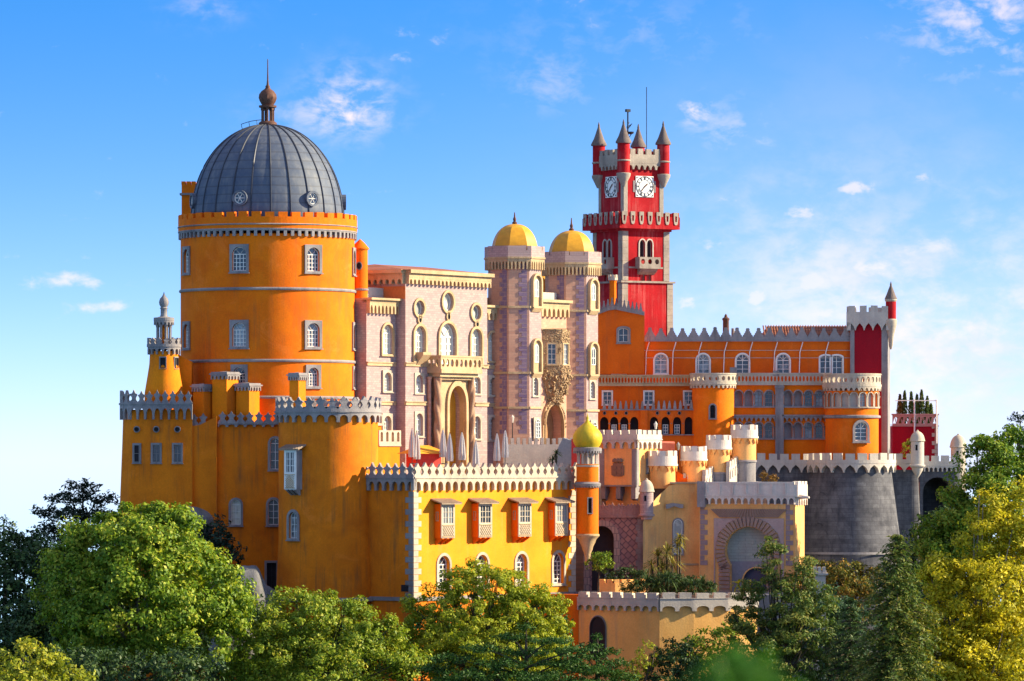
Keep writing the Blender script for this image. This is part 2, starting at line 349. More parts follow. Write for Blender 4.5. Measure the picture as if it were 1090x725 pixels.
BROWNT = masonry('brown_and_shade_tile', (.62, .35, .24), (.52, .27, .19), (.46, .27, .2), .6, .3, .02, dirt=(.3, .18, .14), dirtk=.28)
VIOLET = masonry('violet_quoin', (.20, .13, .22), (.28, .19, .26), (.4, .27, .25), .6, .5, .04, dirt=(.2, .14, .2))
DIAMOND = masonry('diamond_stone', (.46, .25, .20), (.30, .17, .17), (.16, .10, .11), .62, .62, .07, rot=R_(45), dirt=(.2, .13, .13))
BAST = masonry('bastion_stone', (.165, .16, .175), (.11, .107, .122), (.08, .077, .088), 1.3, .5, .02, .9, (.03, .03, .04), 1.0)
VOUSS = masonry('striped_voussoir', (.50, .34, .27), (.36, .25, .22), (.2, .15, .14), .4, .8, .05)
def lead():
    m, nt, b = nodes('lead_sheet'); c = gen(nt)
    n = tex(nt, 'ShaderNodeTexNoise', c, .6, Detail=7., Roughness=.7); sp = nt.nodes.new('ShaderNodeSeparateXYZ'); nt.links.new(c, sp.inputs[0])
    w = nt.nodes.new('ShaderNodeTexWave'); w.bands_direction = 'Z'; w.inputs['Scale'].default_value = .34; w.inputs['Distortion'].default_value = .25; nt.links.new(c, w.inputs['Vector'])
    st = tex(nt, 'ShaderNodeTexNoise', c, (2.2, 2.2, .25), Detail=5.)
    x = mix(nt, rmp(nt, n.outputs[0], .35, .7), (.055, .075, .125), (.105, .12, .155))
    x = mix(nt, rmp(nt, st.outputs[0], .5, .75, 0, .5), x, (.19, .185, .19))
    x = mix(nt, rmp(nt, w.outputs[1], .02, .10, .6, 0), x, (.05, .055, .075))
    nt.links.new(x, b.inputs['Base Color']); b.inputs['Roughness'].default_value = .62; b.inputs['Metallic'].default_value = .05; b.inputs['Specular IOR Level'].default_value = .3
    bump(nt, b, w.outputs[1], .25, .05)
lead(); LEAD = MATS['lead_sheet']
SEAM = plain('lead_seam', (.05, .055, .075), .5, .3)
GOLD = plain('yellow_dome_tile', (.70, .33, .015), .45, 0, .4, .35, 1.2)
GOLDMOSS = stucco('mossy_yellow_tile', (.74, .46, .02), (.40, .36, .03), (.2, .22, .04), .6, .5)
TERRA = masonry('terracotta_tile', (.45, .15, .07), (.32, .11, .06), (.16, .06, .04), .25, .5, .04)
RUST = plain('rusty_copper', (.14, .06, .04), .7, .1, .3, .5)
WHITE = plain('white_paint', (.78, .76, .72), .5, 0, .3, .12)
IRON = plain('dark_iron', (.04, .04, .045), .5, .6)
def glass(name, dark, light, cut):
    m, nt, b = nodes(name); c = gen(nt); oi = nt.nodes.new('ShaderNodeObjectInfo'); n = tex(nt, 'ShaderNodeTexNoise', c, 1.1, Detail=3.)
    sp = nt.nodes.new('ShaderNodeSeparateXYZ'); nt.links.new(c, sp.inputs[0]); w = nt.nodes.new('ShaderNodeMath'); w.operation = 'ADD'; nt.links.new(oi.outputs['Random'], w.inputs[0]); nt.links.new(rmp(nt, n.outputs[0], .3, .7, -.15, .15), w.inputs[1])
    nt.links.new(mix(nt, rmp(nt, w.outputs[0], cut, cut + .12), dark, light), b.inputs['Base Color']); b.inputs['Roughness'].default_value = .12; b.inputs['Specular IOR Level'].default_value = .7
    bump(nt, b, n.outputs[0], .15, .05); return m
GLASS = glass('window_glass', (.035, .05, .075), (.26, .29, .32), .55)
BLIND = glass('pale_window', (.30, .30, .28), (.62, .58, .50), .35)
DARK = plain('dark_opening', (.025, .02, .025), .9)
SHUT = plain('brown_shutter', (.18, .09, .05), .6)
WOOD = plain('painted_wood', (.36, .26, .19), .7, noise=.45)
CANVAS = stucco('pale_canvas', (.62, .58, .57), (.50, .47, .48), (.5, .4, .42), .3, .9)
BLUEC = stucco('blue_canvas', (.05, .07, .12), (.03, .045, .08), (.05, .06, .1), .3, .8)
AWN = stucco('orange_canvas', (.80, .36, .03), (.7, .25, .02), (.4, .15, .05), .3, .8)
REDC = plain('red_canvas', (.70, .06, .05), .8)
ROCK = stucco('granite_rock', (.22, .21, .22), (.12, .12, .13), (.06, .07, .05), .6, bs=1.0, mottle=.5)
CLOCKW = plain('clock_enamel', (.80, .78, .74), .35, 0, .5, .06)

# ------------------------------------------------------------------ windows
WC = {}
def win_mesh(key):
    if key in WC: return WC[key]
    w, h, kind, b, outer, d, nv, nh, ms, mf, mp, proud = key
    inner = arch(w, h, kind); sur = MB()
    if b > 0:
        o = [(-w / 2 - b, -b * .6), (w / 2 + b, -b * .6), (w / 2 + b, h + b), (-w / 2 - b, h + b)] if outer == 'rect' else [(a, z - b * .6) for a, z in arch(w + 2 * b, h + b * 1.6, kind)]
        if kind == 'circle': o = [(a, z - b) for a, z in arch(w + 2 * b, h + 2 * b, kind)]
        sur.ext(o, -.02, proud, F0, [inner]); 
        if kind != 'circle': sur.block(-w / 2 - b * 1.3, w / 2 + b * 1.3, -b * 1.0, -b * .6 - .003, -.02, proud + .1)
    fr = MB(); t = max(.055, w * .05); fz = -d + .05
    fr.ext(inner, fz, fz + .09, F0, [scaled(inner, 1, t)])
    hs = h - w / 2 if kind in ('round',) else (h - w * .45 if kind == 'pointed' else h)
    for k in range(1, nv):
        u = -w / 2 + w * k / nv; fr.block(u - t * .5, u + t * .5, t, (h - t * 1.2 if (nv == 2) else hs), fz + .01, fz + .08)
    for k in range(1, nh):
        z = hs * k / nh if kind != 'rect' else h * k / nh
        fr.block(-w / 2 + t, w / 2 - t, z - t * .4, z + t * .4, fz + .012, fz + .075)
    if kind in ('round', 'pointed') and nh > 1:
        fr.block(-w / 2 + t, w / 2 - t, hs - t * .6, hs + t * .6, fz + .008, fz + .085)
        if w > 1.2:
            for a in (50, 130): fr.tube([(0, -fz - .05, hs), (w * .44 * math.cos(R_(a)), -fz - .05, hs + w * .44 * math.sin(R_(a)))], t * .4, 4)
    if kind == 'circle' and nv > 1:
        for k in range(3):
            a = math.pi * k / 3; fr.tube([(-w * .45 * math.cos(a), -fz - .05, h / 2 - h * .45 * math.sin(a)), (w * .45 * math.cos(a), -fz - .05, h / 2 + h * .45 * math.sin(a))], t * .4, 4)
    pn = MB(); pn.face([inner], -d + .04, F0)
    pn.face([scaled(inner, 1, -.02)], -d + .02, F0)
    r = (sur.mesh('window', MATS[ms]) if b > 0 else None, fr.mesh('frame', MATS[mf]), pn.mesh('pane', MATS[mp])); WC[key] = r; return r
def window(par, m, u, z, w, h, kind='round', b=.18, outer='same', d=.3, nv=2, nh=3, ms='grey_stone', mf='white_paint', mp='window_glass', w0=0., proud=.1):
    if mp == 'dark_opening' and mf == 'white_paint': mf = 'dark_iron'
    key = (round(w, 2), round(h, 2), kind, round(b, 2), outer, round(d, 2), nv, nh, ms, mf, mp, round(proud, 2))
    s, f, p = win_mesh(key); x, y, _ = m(u, w0, 0); loc = (x, y, z - ZB.get(par, 0)); rz = m.ang(u)
    if s is not None: o = part('window', s, None, par, loc=loc, rz=rz)
    else:
        o = part('window', f, None, par, loc=loc, rz=rz); part('pane', p, None, o, loc=(0, 0, 0)); return o
    part('frame', f, None, o, loc=(0, 0, 0)); part('pane', p, None, o, loc=(0, 0, 0)); return o
def shell(mb, u0, u1, z0, z1, dep, m=F0, wins=(), rd=.3, back=True):          # a block whose front has real openings; wins: (u, z, w, h, kind)
    hl = [arch(w, h, k, u=u, z=z) for u, z, w, h, k in wins]
    mb.face([[(u0, z0), (u1, z0), (u1, z1), (u0, z1)]] + hl, 0, m)
    for l in hl: mb.band(l, -rd, 0, m)
    for u in (u0, u1): mb.quad(m(u, 0, z0), m(u, -dep, z0), m(u, -dep, z1), m(u, 0, z1))
    mb.quad(m(u0, -dep, z0), m(u1, -dep, z0), m(u1, -dep, z1), m(u0, -dep, z1)); mb.quad(m(u0, 0, z1), m(u1, 0, z1), m(u1, -dep, z1), m(u0, -dep, z1))
def quoins(mb, u, z0, z1, w, m, side=1, a=.5, b=.85, h=.55, gap=.04, th=.06):
    z = z0; k = 0
    while z < z1 - .1:
        L = a if k % 2 else b; zz = min(z + h - gap, z1)
        mb.block(min(u, u + side * L), max(u, u + side * L), z, zz, w - .3, w + th, m); z += h; k += 1
def dome_prof(r, h, z0, n=14, bulge=0., tip=.0):
    p = []
    for k in range(n + 1):
        t = k / n * math.pi / 2; p.append((max(r * (math.cos(t) + bulge * math.sin(2 * t)), .02), z0 + h * math.sin(t)))
    return p
# ------------------------------------------------------------------ the ground
def smooth(t): t = min(1, max(0, t)); return t * t * (3 - 2 * t)
PROF = [(-560, -4), (-500, -3), (-440, -13), (-350, -48), (-170, -52), (-75, -31), (-28, -25), (45, -22), (90, -27), (210, -75), (1000, -240), (6000, -700), (9000, -900)]
def terrain(x, Y):
    for (a, h0), (b, h1) in zip(PROF, PROF[1:]):
        if Y <= b: h = h0 + (h1 - h0) * smooth((Y - a) / (b - a)) if b < 500 else h0 + (h1 - h0) * (Y - a) / (b - a); break
    else: h = PROF[-1][1]
    side = max(0.0, abs(x - 4) - 52) if Y > -300 else max(0.0, abs(x) - 60)
    return h - min(260.0, (side / 42) ** 1.4 * 12) + .6 * math.sin(x * .21) * math.cos(Y * .17)
def ground():
    xs = sorted(set([-9000, -5000, -2500, -1200, -700, -400, -250, -180] + list(range(-140, 141, 7)) + [180, 250, 400, 700, 1200, 2500, 5000, 9000]))
    ys = sorted(set([-560, -530] + list(range(-510, -60, 15)) + list(range(-60, 120, 6)) + [140, 170, 210, 260, 330, 450, 700, 1000, 1800, 3000, 6000, 9000]))
    mb = MB(); mb.v = [(x, y, terrain(x, y)) for y in ys for x in xs]; n = len(xs)
    mb.f = [(j * n + i, j * n + i + 1, (j + 1) * n + i + 1, (j + 1) * n + i) for j in range(len(ys) - 1) for i in range(n - 1)]
    g = stucco('forest_floor', (.055, .06, .025), (.03, .04, .018), (.08, .055, .03), .6, .95, bs=1.0, mottle=.5)
    solo('ground', mb, g, None, None, kind='structure', smooth=180)
ground()
def court():
    mb = MB(); mb.block(X(618, 0), X(870, 10), -26, Z(634, -4), -16.0, 1.5, F0)
    solo('terrace_ground', mb, STONE, None, None, kind='structure')
    mb = MB(); mb.block(X(640, 20), X(815, 20), -26, Z(513, 24), -58, -17.5, F0)
    solo('upper_terrace_ground', mb, STONE, None, None, kind='structure')
court()

# ------------------------------------------------------------------ the great domed tower
def domed_tower():
    Y = 13; s = S(Y); R = 92.5 * s; cx = X(285, Y); yf = Y - R
    zz = lambda py: Z(py, yf + R * .12)
    t = thing('domed_tower', 'great orange round tower crowned by a grey ribbed lead dome', 'tower', cx, Y, -24)
    m = Cyl(R); wins = []
    rows = [(290.5, 258.5, 2.0, 2.9), (371, 339, 2.0, 2.9), (413, 388.5, 1.75, 2.35)]
    th = {0: (-65, -15.8, 34, 84, -115), 1: (-65, -15.8, 34, 84), 2: (-15.8, 34, 84)}
    holes = []; specs = []
    for i, (yb, yt, w, h) in enumerate(rows):
        for a in th[i]:
            z = zz(yb - 2); u = R * R_(a); hw = w / 2 - .22
            holes.append((u - hw, u + hw, z, z + h - .35)); specs.append((u, z, hw * 2, h - .35))
    mb = MB(); mb.cylwall(m, -math.pi * R, math.pi * R, -24, zz(249), holes, .45, 96); part('wall', mb, ORANGE, t, 30)
    for u, z, w, h in specs: window(t, m, u, z, w, h, 'round', .3, 'rect', .38, 4, 4)
    for py in (307.6, 384, 423):
        mb = MB(); z = zz(py); mb.lathe([(R - .05, z - .16), (R + .14, z - .14), (R + .2, z + .02), (R + .12, z + .15), (R - .05, z + .17)], 96); part('string_course', mb, STONE, t, 40)
    mb = MB(); mb.block(-math.pi * R, math.pi * R, zz(244.5), zz(243.2), -.3, .3, m, 96); corbels(mb, -math.pi * R, math.pi * R, zz(251.5), zz(244.5), -.1, .24, m, 76, .42, 'rect', .82); part('corbel_band', mb, STONE, t)
    mb = MB(); mb.block(-math.pi * R, math.pi * R, zz(243.2), zz(231), -.3, .27, m, 96); merlons(mb, -math.pi * R, math.pi * R, zz(231), zz(225.5), -.3, .27, m, 42, 'square', .68); part('parapet', mb, ORANGE, t)
    mb = MB(); mb.lathe([(R - .1, zz(238)), (.1, zz(236))], 64); part('gutter_floor', mb, LEAD, t)
    mb = MB(); mb.lathe([(R + .25, zz(238.9) - .1), (R + .38, zz(238.9)), (R + .25, zz(238.9) + .1)], 96); part('string_course', mb, STONE, t, 60)
    rd = 81 * s; zb = zz(233); zt = Z(133, Y); H = zt - zb
    prof = [(rd + .12, zb - .3), (rd + .12, zb + .15)] + [(max(.3, rd * math.cos(k / 26 * math.pi / 2) ** .96), zb + .15 + (H - .15) * math.sin(k / 26 * math.pi / 2)) for k in range(27)]
    mb = MB(); mb.lathe(prof, 96); d = part('dome', mb, LEAD, t, 50)
    for k in range(24):
        a = 2 * math.pi * (k + .35) / 24; mb = MB()
        mb.tube([((r + .03) * math.sin(a), -(r + .03) * math.cos(a), z) for r, z in prof[2:-1]], .09, 5); part('dome_rib', mb, SEAM, d)
    for k in range(5):
        a = R_(-74 + 56 * k); r0 = rd * .985; z0 = Z(211, yf + 2); q = Flat(r0 * math.sin(a), -r0 * math.cos(a), math.degrees(a)); mb = MB()
        o = [(.85 * math.cos(2 * math.pi * j / 20), z0 + .85 * math.sin(2 * math.pi * j / 20)) for j in range(20)]; i = [(u * .72, z0 + (v - z0) * .72) for u, v in o]
        mb.ext(o, -1.6, .35, q, [i]); dm = part('round_dormer', mb, LEAD, t)
        mb = MB(); mb.face([i], .12, q); part('pane', mb, GLASS, dm)
        mb = MB(); mb.ext(i, .12, .2, q, [[(u * .86, z0 + (v - z0) * .86) for u, v in i]])
        for j in range(3):
            b = math.pi * j / 3; c, e = .55 * math.cos(b), .55 * math.sin(b); mb.tube([q(-c, .16, z0 - e), q(c, .16, z0 + e)], .045, 4)
        part('frame', mb, WHITE, dm)
    # lantern
    l = MB(); zl = Z(131.5, Y); l.lathe([(1.0, zl - .5), (1.0, zl + .05), (.8, zl + .2), (.75, zl + .25), (.02, zl + .25)], 24)
    for k in range(7):
        a = 2 * math.pi * k / 7; l.tube([(.62 * math.sin(a), -.62 * math.cos(a), zl + .2), (.62 * math.sin(a), -.62 * math.cos(a), Z(114, Y))], .11, 8)
        l.ext([(.13, 0), (.22, .5), (-.22, .5), (-.13, 0)], 0, .2, (lambda a: lambda u, w, z: (.55 * math.sin(a) + u * math.cos(a) + w * math.sin(a), -.55 * math.cos(a) + u * math.sin(a) - w * math.cos(a), Z(117.5, Y) + z))(a))
    l.lathe([(.95, Z(114.5, Y)), (.98, Z(112.5, Y)), (.5, Z(111.8, Y))], 24); la = part('lantern', l, RUST, t, 40)
    k = MB(); pr = [(.62, 112), (.86, 108), (.98, 104.5), (.92, 100.5), (.66, 97), (.36, 95), (.24, 93.5), (.26, 92), (.14, 90.5), (.09, 86), (.06, 75), (.05, 64), (.01, 62.5)]
    k.lathe([(r, Z(p, Y)) for r, p in pr], 20, flute=.05, nf=10); part('bulb_finial', k, RUST, la, 50)
    h = MB(); pts = [((rd * math.cos(a) + .35) * math.sin(R_(-80)), -(rd * math.cos(a) + .35) * math.cos(R_(-80)), zb + H * math.sin(a) + .55) for a in [R_(x) for x in range(72, 90, 2)]]
    h.tube(pts, .035, 4); [h.tube([p, (p[0] * .95, p[1] * .95, p[2] - .6)], .03, 4) for p in pts[::3]]; part('handrail', h, IRON, t)
domed_tower()

def stair_turret():
    Y = 14.6; s = S(Y); r = 8.2 * s; t = thing('stair_turret', 'slim orange turret with a low conical cap against the domed tower', 'turret', X(383.3, Y), Y, -24)
    m = Cyl(r); zz = lambda p: Z(p, Y - r); hs = []
    mb = MB(); mb.cylwall(m, -math.pi * r, math.pi * r, -24, zz(265), [], .3, 24); part('wall', mb, ORANGE, t, 40)
    for py in (308, 384): mb = MB(); z = zz(py); mb.lathe([(r, z - .12), (r + .1, z - .1), (r + .1, z + .1), (r, z + .12)], 24); part('string_course', mb, STONE, t)
    mb = MB(); mb.lathe([(r + .12, zz(265.5)), (r + .15, zz(264)), (r * .55, zz(258)), (.02, zz(254))], 24); part('cap', mb, ORANGE, t, 40)
    for py in (283, 361, 407): window(t, m, -r * .1, zz(py) - .35, .5, .7, 'circle', .1, d=-.05, nv=1, nh=1, mp='dark_opening')
stair_turret()
def dome_chimney():
    Y = 18; s = S(Y); t = thing('roof_chimney', 'square orange stack with a notched top behind the grey dome', 'chimney', X(201, Y), Y, Z(450, Y)); w = 7.2 * s; z = lambda p: Z(p, Y)
    mb = MB(); mb.block(-w, w, z(450), z(208), -w, w); part('shaft', mb, ORANGE, t)
    mb = MB(); mb.block(-w - .2, w + .2, z(208), z(206), -w - .2, w + .2); part('string_course', mb, STONE, t)
    mb = MB(); mb.block(-w, w, z(206), z(197), -w, w); [mb.block(u - .22, u + .22, z(197), z(193.5), -w, w) for u in (-.55, 0, .55)]; part('parapet', mb, ORANGE, t)
dome_chimney()

def minaret():
    Y = 3; s = S(Y); t = thing('minaret_turret', 'small yellow flared turret with a columned lantern and onion finial', 'turret', X(174.5, Y), Y, Z(450, Y)); z = lambda p: Z(p, Y)
    mb = MB(); mb.lathe([(21.5 * s, z(450)), (20.5 * s, z(418)), (17.5 * s, z(400)), (15.6 * s, z(388)), (14.9 * s, z(374))], 40); part('wall', mb, GOLDWALL, t, 40)
    m = Cyl(14.9 * s); [window(t, m, 14.9 * s * R_(a), z(392), .55, 1.1, 'rect', .12, d=-.04, nv=1, nh=1, mp='dark_opening') for a in (0, 62)]
    r = 15.3 * s; m = Cyl(r); mb = MB(); corbels(mb, -math.pi * r, math.pi * r, z(377.5), z(369.5), -.05, .22, m, 16, .26); mb.block(-math.pi * r, math.pi * r, z(369.5), z(366.5), -.3, .3, m, 32); merlons(mb, -math.pi * r, math.pi * r, z(366.5), z(359.5), .02, .26, m, 14, 'bulb', .8); part('gallery', mb, STONE, t)
    mb = MB(); mb.lathe([(14.9 * s, z(368)), (.1, z(366))], 24); part('gallery_floor', mb, STONE, t)
    mb = MB(); mb.lathe([(4.5 * s, z(368)), (4.5 * s, z(343))], 16); part('core', mb, GOLDWALL, t)
    for k in range(8): a = 2 * math.pi * (k + .5) / 8; mb = MB(); mb.lathe([(.2, z(367)), (.2, z(364)), (.15, z(363)), (.14, z(349)), (.26, z(345))], 10, 7.2 * s * math.sin(a), -7.2 * s * math.cos(a)); part('column', mb, STONE, t, 40)
    r = 9 * s; m = Cyl(r); mb = MB(); mb.lathe([(8.2 * s, z(346)), (10.6 * s, z(342.5)), (11 * s, z(341.5)), (11 * s, z(338.5)), (1, z(338))], 32); corbels(mb, -math.pi * r, math.pi * r, z(346), z(342), 0, .18, m, 16, .4); part('cornice', mb, STONE, t)
    mb = MB(); mb.lathe([(q * s, z(p)) for q, p in ((7, 338.4), (6, 337.4), (4, 337), (3.4, 335), (3.4, 329), (4.2, 328.2), (3.2, 327), (4.6, 324.5), (5, 321.5), (4.2, 318.2), (2, 315.5), (.9, 313.5), (.3, 311))], 20, flute=.05, nf=8); part('onion_finial', mb, STONE, t, 50)
    mb = MB(); u0, u1 = 14 * s, 28.5 * s; mb.v += [(u0, 1.2, z(450)), (u1, 1.2, z(450)), (u1, 1.2, z(385)), (u0, 1.2, z(377)), (u0, 4, z(450)), (u1, 4, z(450)), (u1, 4, z(385)), (u0, 4, z(377))]; mb.f += [(0, 1, 2, 3), (4, 5, 6, 7), (3, 2, 6, 7), (1, 5, 6, 2), (0, 4, 7, 3)]; part('stair_block', mb, GOLDWALL, t)
minaret()

def parapet(t, m, u0, u1, fz, top, neck, mid, low, n, nc, style, mat, dep=.35, over=.28, fill=.92, thick=.3, name='parapet', kind='round', pier=.28, nb=1):
    mb = MB(); merlons(mb, u0, u1, fz(neck), fz(top), over - thick, over, m, n, style, fill)
    mb.block(u0, u1, fz(mid), fz(neck), over - dep, over + .003, m, nb); mb.block(u0, u1, fz(mid) - .06, fz(mid) + .12, over - dep, over + .1, m, nb)
    part(name, mb, mat, t)
    mb = MB(); corbels(mb, u0, u1, fz(low), fz(mid) - .06, -.1, over, m, nc, pier, kind); part('corbel_arches', mb, mat, t)

def west_bastion():
    Y = .8; s = S(Y); p = [(-3.9, 5), (-3.55, 1.4), (-2.6, .25), (-.9, 0), (3.9, 0)]
    t = thing('corner_bastion', 'ochre bastion with three slit windows at the far left corner', 'tower', X(166, Y), Y, -26)
    m = Path(p); z = lambda q: Z(q, Y); L = m.len; u0 = 4.9
    mb = MB(); n = 40; zs = [-26, z(590), z(540), z(490), z(436)]; fl = [1.3, .9, .5, .2, 0]
    hl = [(m.l[3] + dx - .38, m.l[3] + dx + .38, z(492), z(473.5)) for dx in (.95, 3.2)]
    mb.cylwall(m, 0, L, -26, z(436), hl, .4, 60, lambda q: max(0., (z(445) - q) / (z(445) + 26) * 1.2)); mb.poly([m(u, 0, z(436)) for u in m.l] ); part('wall', mb, OCHRE, t)
    for h in hl: window(t, m, (h[0] + h[1]) / 2, h[2], .76, h[3] - h[2], 'rect', .2, 'rect', .3, 2, 2, w0=.15, mf='grey_stone')
    window(t, m, m.l[2] + .6, z(492), .6, 1.85, 'rect', .18, 'rect', -.05, 1, 2, w0=.17, mf='grey_stone', mp='dark_opening')
    for u in (m.l[2] + .6, m.l[3] + .95, m.l[3] + 3.2): window(t, m, u, z(459.5), .5, .5, 'circle', .1, d=-.04, nv=1, nh=1, mp='dark_opening', w0=.2)
    parapet(t, m, 0, L, z, 415, 428.5, 430, 446.5, 14, 14, 'spade', STONE, over=.38, nb=24)
west_bastion()

def curtain_wall():
    f = Fr(200, 1.5, 0); t = thing('curtain_wall', 'tall ochre wall with a slanting buttress between the bastion and round tower', 'wall', f.o[0], f.o[1], -26)
    u = lambda px: f.u(px); z = lambda p: Z(p, 1.5)
    wins = [(u(251), z(558.5), 1.05, 2.65, 'round'), (u(291), z(558.5), 1.1, 2.7, 'round'), (u(293), z(499.5), 1.1, 3.3, 'round'), (u(289), z(641), 1.0, 4.2, 'rect')]
    mb = MB(); shell(mb, u(196), u(330), -26, z(451), 6, F0, wins, .4); part('wall', mb, OCHRE, t)
    for i, w in enumerate(wins): window(t, F0, *w, b=.24, d=.32, nv=2, nh=3, outer='same', mp='dark_opening' if i == 3 else 'pale_window' if i < 1 else 'window_glass')
    mb = MB(); a, b = u(222), u(255)
    lp = [(u(200), -26), (u(231), -26), (u(231), z(448)), (u(254.5), z(441)), (u(254.5), z(405)), (u(226), z(405)), (u(226), z(436)), (u(214), z(446)), (u(200), z(452))]
    mb.ext([(u(203), -26), (u(231), -26), (u(231), z(443)), (u(214), z(452)), (u(203), z(454))], -.2, .55); part('buttress', mb, OCHRE, t)
    parapet(t, F0, u(232), u(300), z, 438, 449, 450.5, 454.5, 7, 7, 'spade', STONE, over=.3)
    mb = MB(); merlons(mb, u(202), u(221), z(451), z(440), -.3, .1, F0, 2, 'spade', .92); mb.block(u(202), u(221), z(453), z(451), -.3, .2); part('parapet', mb, STONE, t)
curtain_wall()

def chimney(px0, px1, top, base, Y, deg, label, mat=GOLDWALL):
    f = Fr(px0, Y, deg); w = px1 - px0
    # square plan seen on its corner: the two faces share the width
    s = S(Y); a = R_(deg); side = w * s / (math.cos(a) + abs(math.sin(a))) * .93
    cx = X((px0 + px1) / 2, Y); t = thing('wall_chimney', label, 'chimney', cx, Y, Z(base, Y), a, 'yellow chimneys with arcaded stone caps'); z = lambda p: Z(p, Y); h = side / 2
    mb = MB(); mb.block(-h, h, z(base), z(top + 6), -h, h); part('shaft', mb, mat, t)
    mb = MB()
    for k in range(4):
        q = Flat(h * math.sin(k * math.pi / 2), -h * math.cos(k * math.pi / 2), 90 * k); corbels(mb, -h - .05, h + .05, z(top + 9), z(top + 4), -.05, .17, q, 4, .45)
    mb.block(-h - .24, h + .24, z(top + 4), z(top + 2.6), -h - .24, h + .24); mb.block(-h - .1, h + .1, z(top + 2.6), z(top + 1), -h - .1, h + .1)
    mb.poly([(-h * .6, -h * .6, z(top + 1)), (h * .6, -h * .6, z(top + 1)), (h * .3, 0, z(top))]); part('cap', mb, STONE, t)
chimney(205, 226.5, 408, 460, 3.0, -35, 'leftmost of three clustered yellow chimneys, beside the minaret turret')
chimney(225, 254.5, 395, 460, 2.9, -35, 'tallest and thickest of the three clustered yellow chimneys')
chimney(250.5, 277, 407, 460, 2.7, -35, 'rightmost of three clustered yellow chimneys, before the domed tower')
chimney(307.5, 326, 396, 450, -3.5, -35, 'lone small yellow chimney behind the round tower parapet')

def bay(par, m, u, zf, px_h, w, h, d, mats, canopy=True, over=.55):
    """box window on brackets: zf = foot of the box in world z"""
    q = Flat(*m(u, 0, 0)[:2], math.degrees(m.ang(u))); zb = ZB[par]; cm, fm = mats
    loc = (q.o[0], q.o[1], zf - zb); rz = q.a
    mb = MB(); hw = w / 2; mb.block(-hw, hw, 0, h, -.2, d - .12)
    b = part('bay_window', mb, cm, par, loc=loc, rz=rz, zb=0)
    f = MB(); f.ext([(-hw, 0), (hw, 0), (hw, h), (-hw, h)], d - .12, d, F0, [[(-hw + .28, h * .44), (-.06, h * .44), (-.06, h - .25), (-hw + .28, h - .25)], [(.06, h * .44), (hw - .28, h * .44), (hw - .28, h - .25), (.06, h - .25)]])
    for k in range(1, 3): f.block(-hw + .28, hw - .28, h * .44 + (h * .56 - .25) * k / 3 - .03, h * .44 + (h * .56 - .25) * k / 3 + .03, d - .09, d - .03)
    for sg in (-1, 1): f.block(sg * hw * .42 - .03, sg * hw * .42 + .03, h * .44, h - .25, d - .085, d - .035)
    part('frame', f, fm, b, zb=0)
    g = MB(); g.face([[(-hw + .2, h * .4), (hw - .2, h * .4), (hw - .2, h - .2), (-hw + .2, h - .2)]], d - .10, F0); part('pane', g, GLASS, b, zb=0)
    l = MB(); n = 5
    for sg in (1, -1):
        for k in range(-3, n + 3):
            a0 = -hw + .25 + (w - .5) * k / n; zz0, zz1 = .18, h * .36; a1 = a0 + sg * (zz1 - zz0) * .9
            lo, hi = -hw + .22, hw - .22
            def clip(a0, z0, a1, z1):
                if a0 == a1: return None
                t0, t1 = 0., 1.
                for bnd, s_ in ((lo, 1), (hi, -1)):
                    p0, p1 = s_ * (a0 - bnd), s_ * (a1 - bnd)
                    if p0 < 0 and p1 < 0: return None
                    if p0 < 0: t0 = max(t0, p0 / (p0 - p1))
                    if p1 < 0: t1 = min(t1, p0 / (p0 - p1))
                return None if t0 >= t1 else (a0 + (a1 - a0) * t0, z0 + (z1 - z0) * t0, a0 + (a1 - a0) * t1, z0 + (z1 - z0) * t1)
            c = clip(a0, zz0, a1, zz1)
            if c: l.tube([(c[0], -d - .015, c[1]), (c[2], -d - .015, c[3])], .035, 4)
    for z0 in (.14, h * .38): l.block(-hw + .12, hw - .12, z0 - .04, z0 + .04, d, d + .06)
    part('lattice', l, STONE if fm is STONE else SAND, b, zb=0)
    if w > 1.9:
        sl = MB(); sl.ext([(-.16, h * .5), (.16, h * .5), (.16, h * .78), (-.16, h * .78)], 0, .07, Flat(-hw, -d * .45, -90), [[(-.1, h * .53), (.1, h * .53), (.1, h * .75), (-.1, h * .75)]]); part('side_slit', sl, SAND, b, zb=0)
    br = MB()
    for k in range(3):
        c = -hw + .3 + (w - .6) * k / 2; br.ext([(-.1, d), (-.1, d - .05), (-.62, .1), (-.62, -.02), (0, -.02), (0, d)], c - .13, c + .13, lambda a, w_, z: (w_, -z, a))
    part('bracket', br, cm if fm is not STONE else STONE, b, zb=0)
    if canopy:
        c = MB(); o = over; n = 12
        A = [(-hw - .5, d + o, h - .02), (hw + .5, d + o, h - .02), (hw + .5, -.05, h + .42), (-hw - .5, -.05, h + .42)]
        c.v += [(x, -y, z) for x, y, z in A] + [(x, -y, z + .14) for x, y, z in A]; c.f += [(0, 1, 2, 3), (4, 5, 6, 7), (0, 1, 5, 4), (1, 2, 6, 5), (2, 3, 7, 6), (3, 0, 4, 7)]
        for k in range(n + 1): x = -hw - .5 + (w + 1.0) * k / n; c.tube([(x, -d - o - .02, h + .1), (x, .05, h + .55)], .09, 5)
        part('canopy', c, WOOD, b, zb=0)
    return b

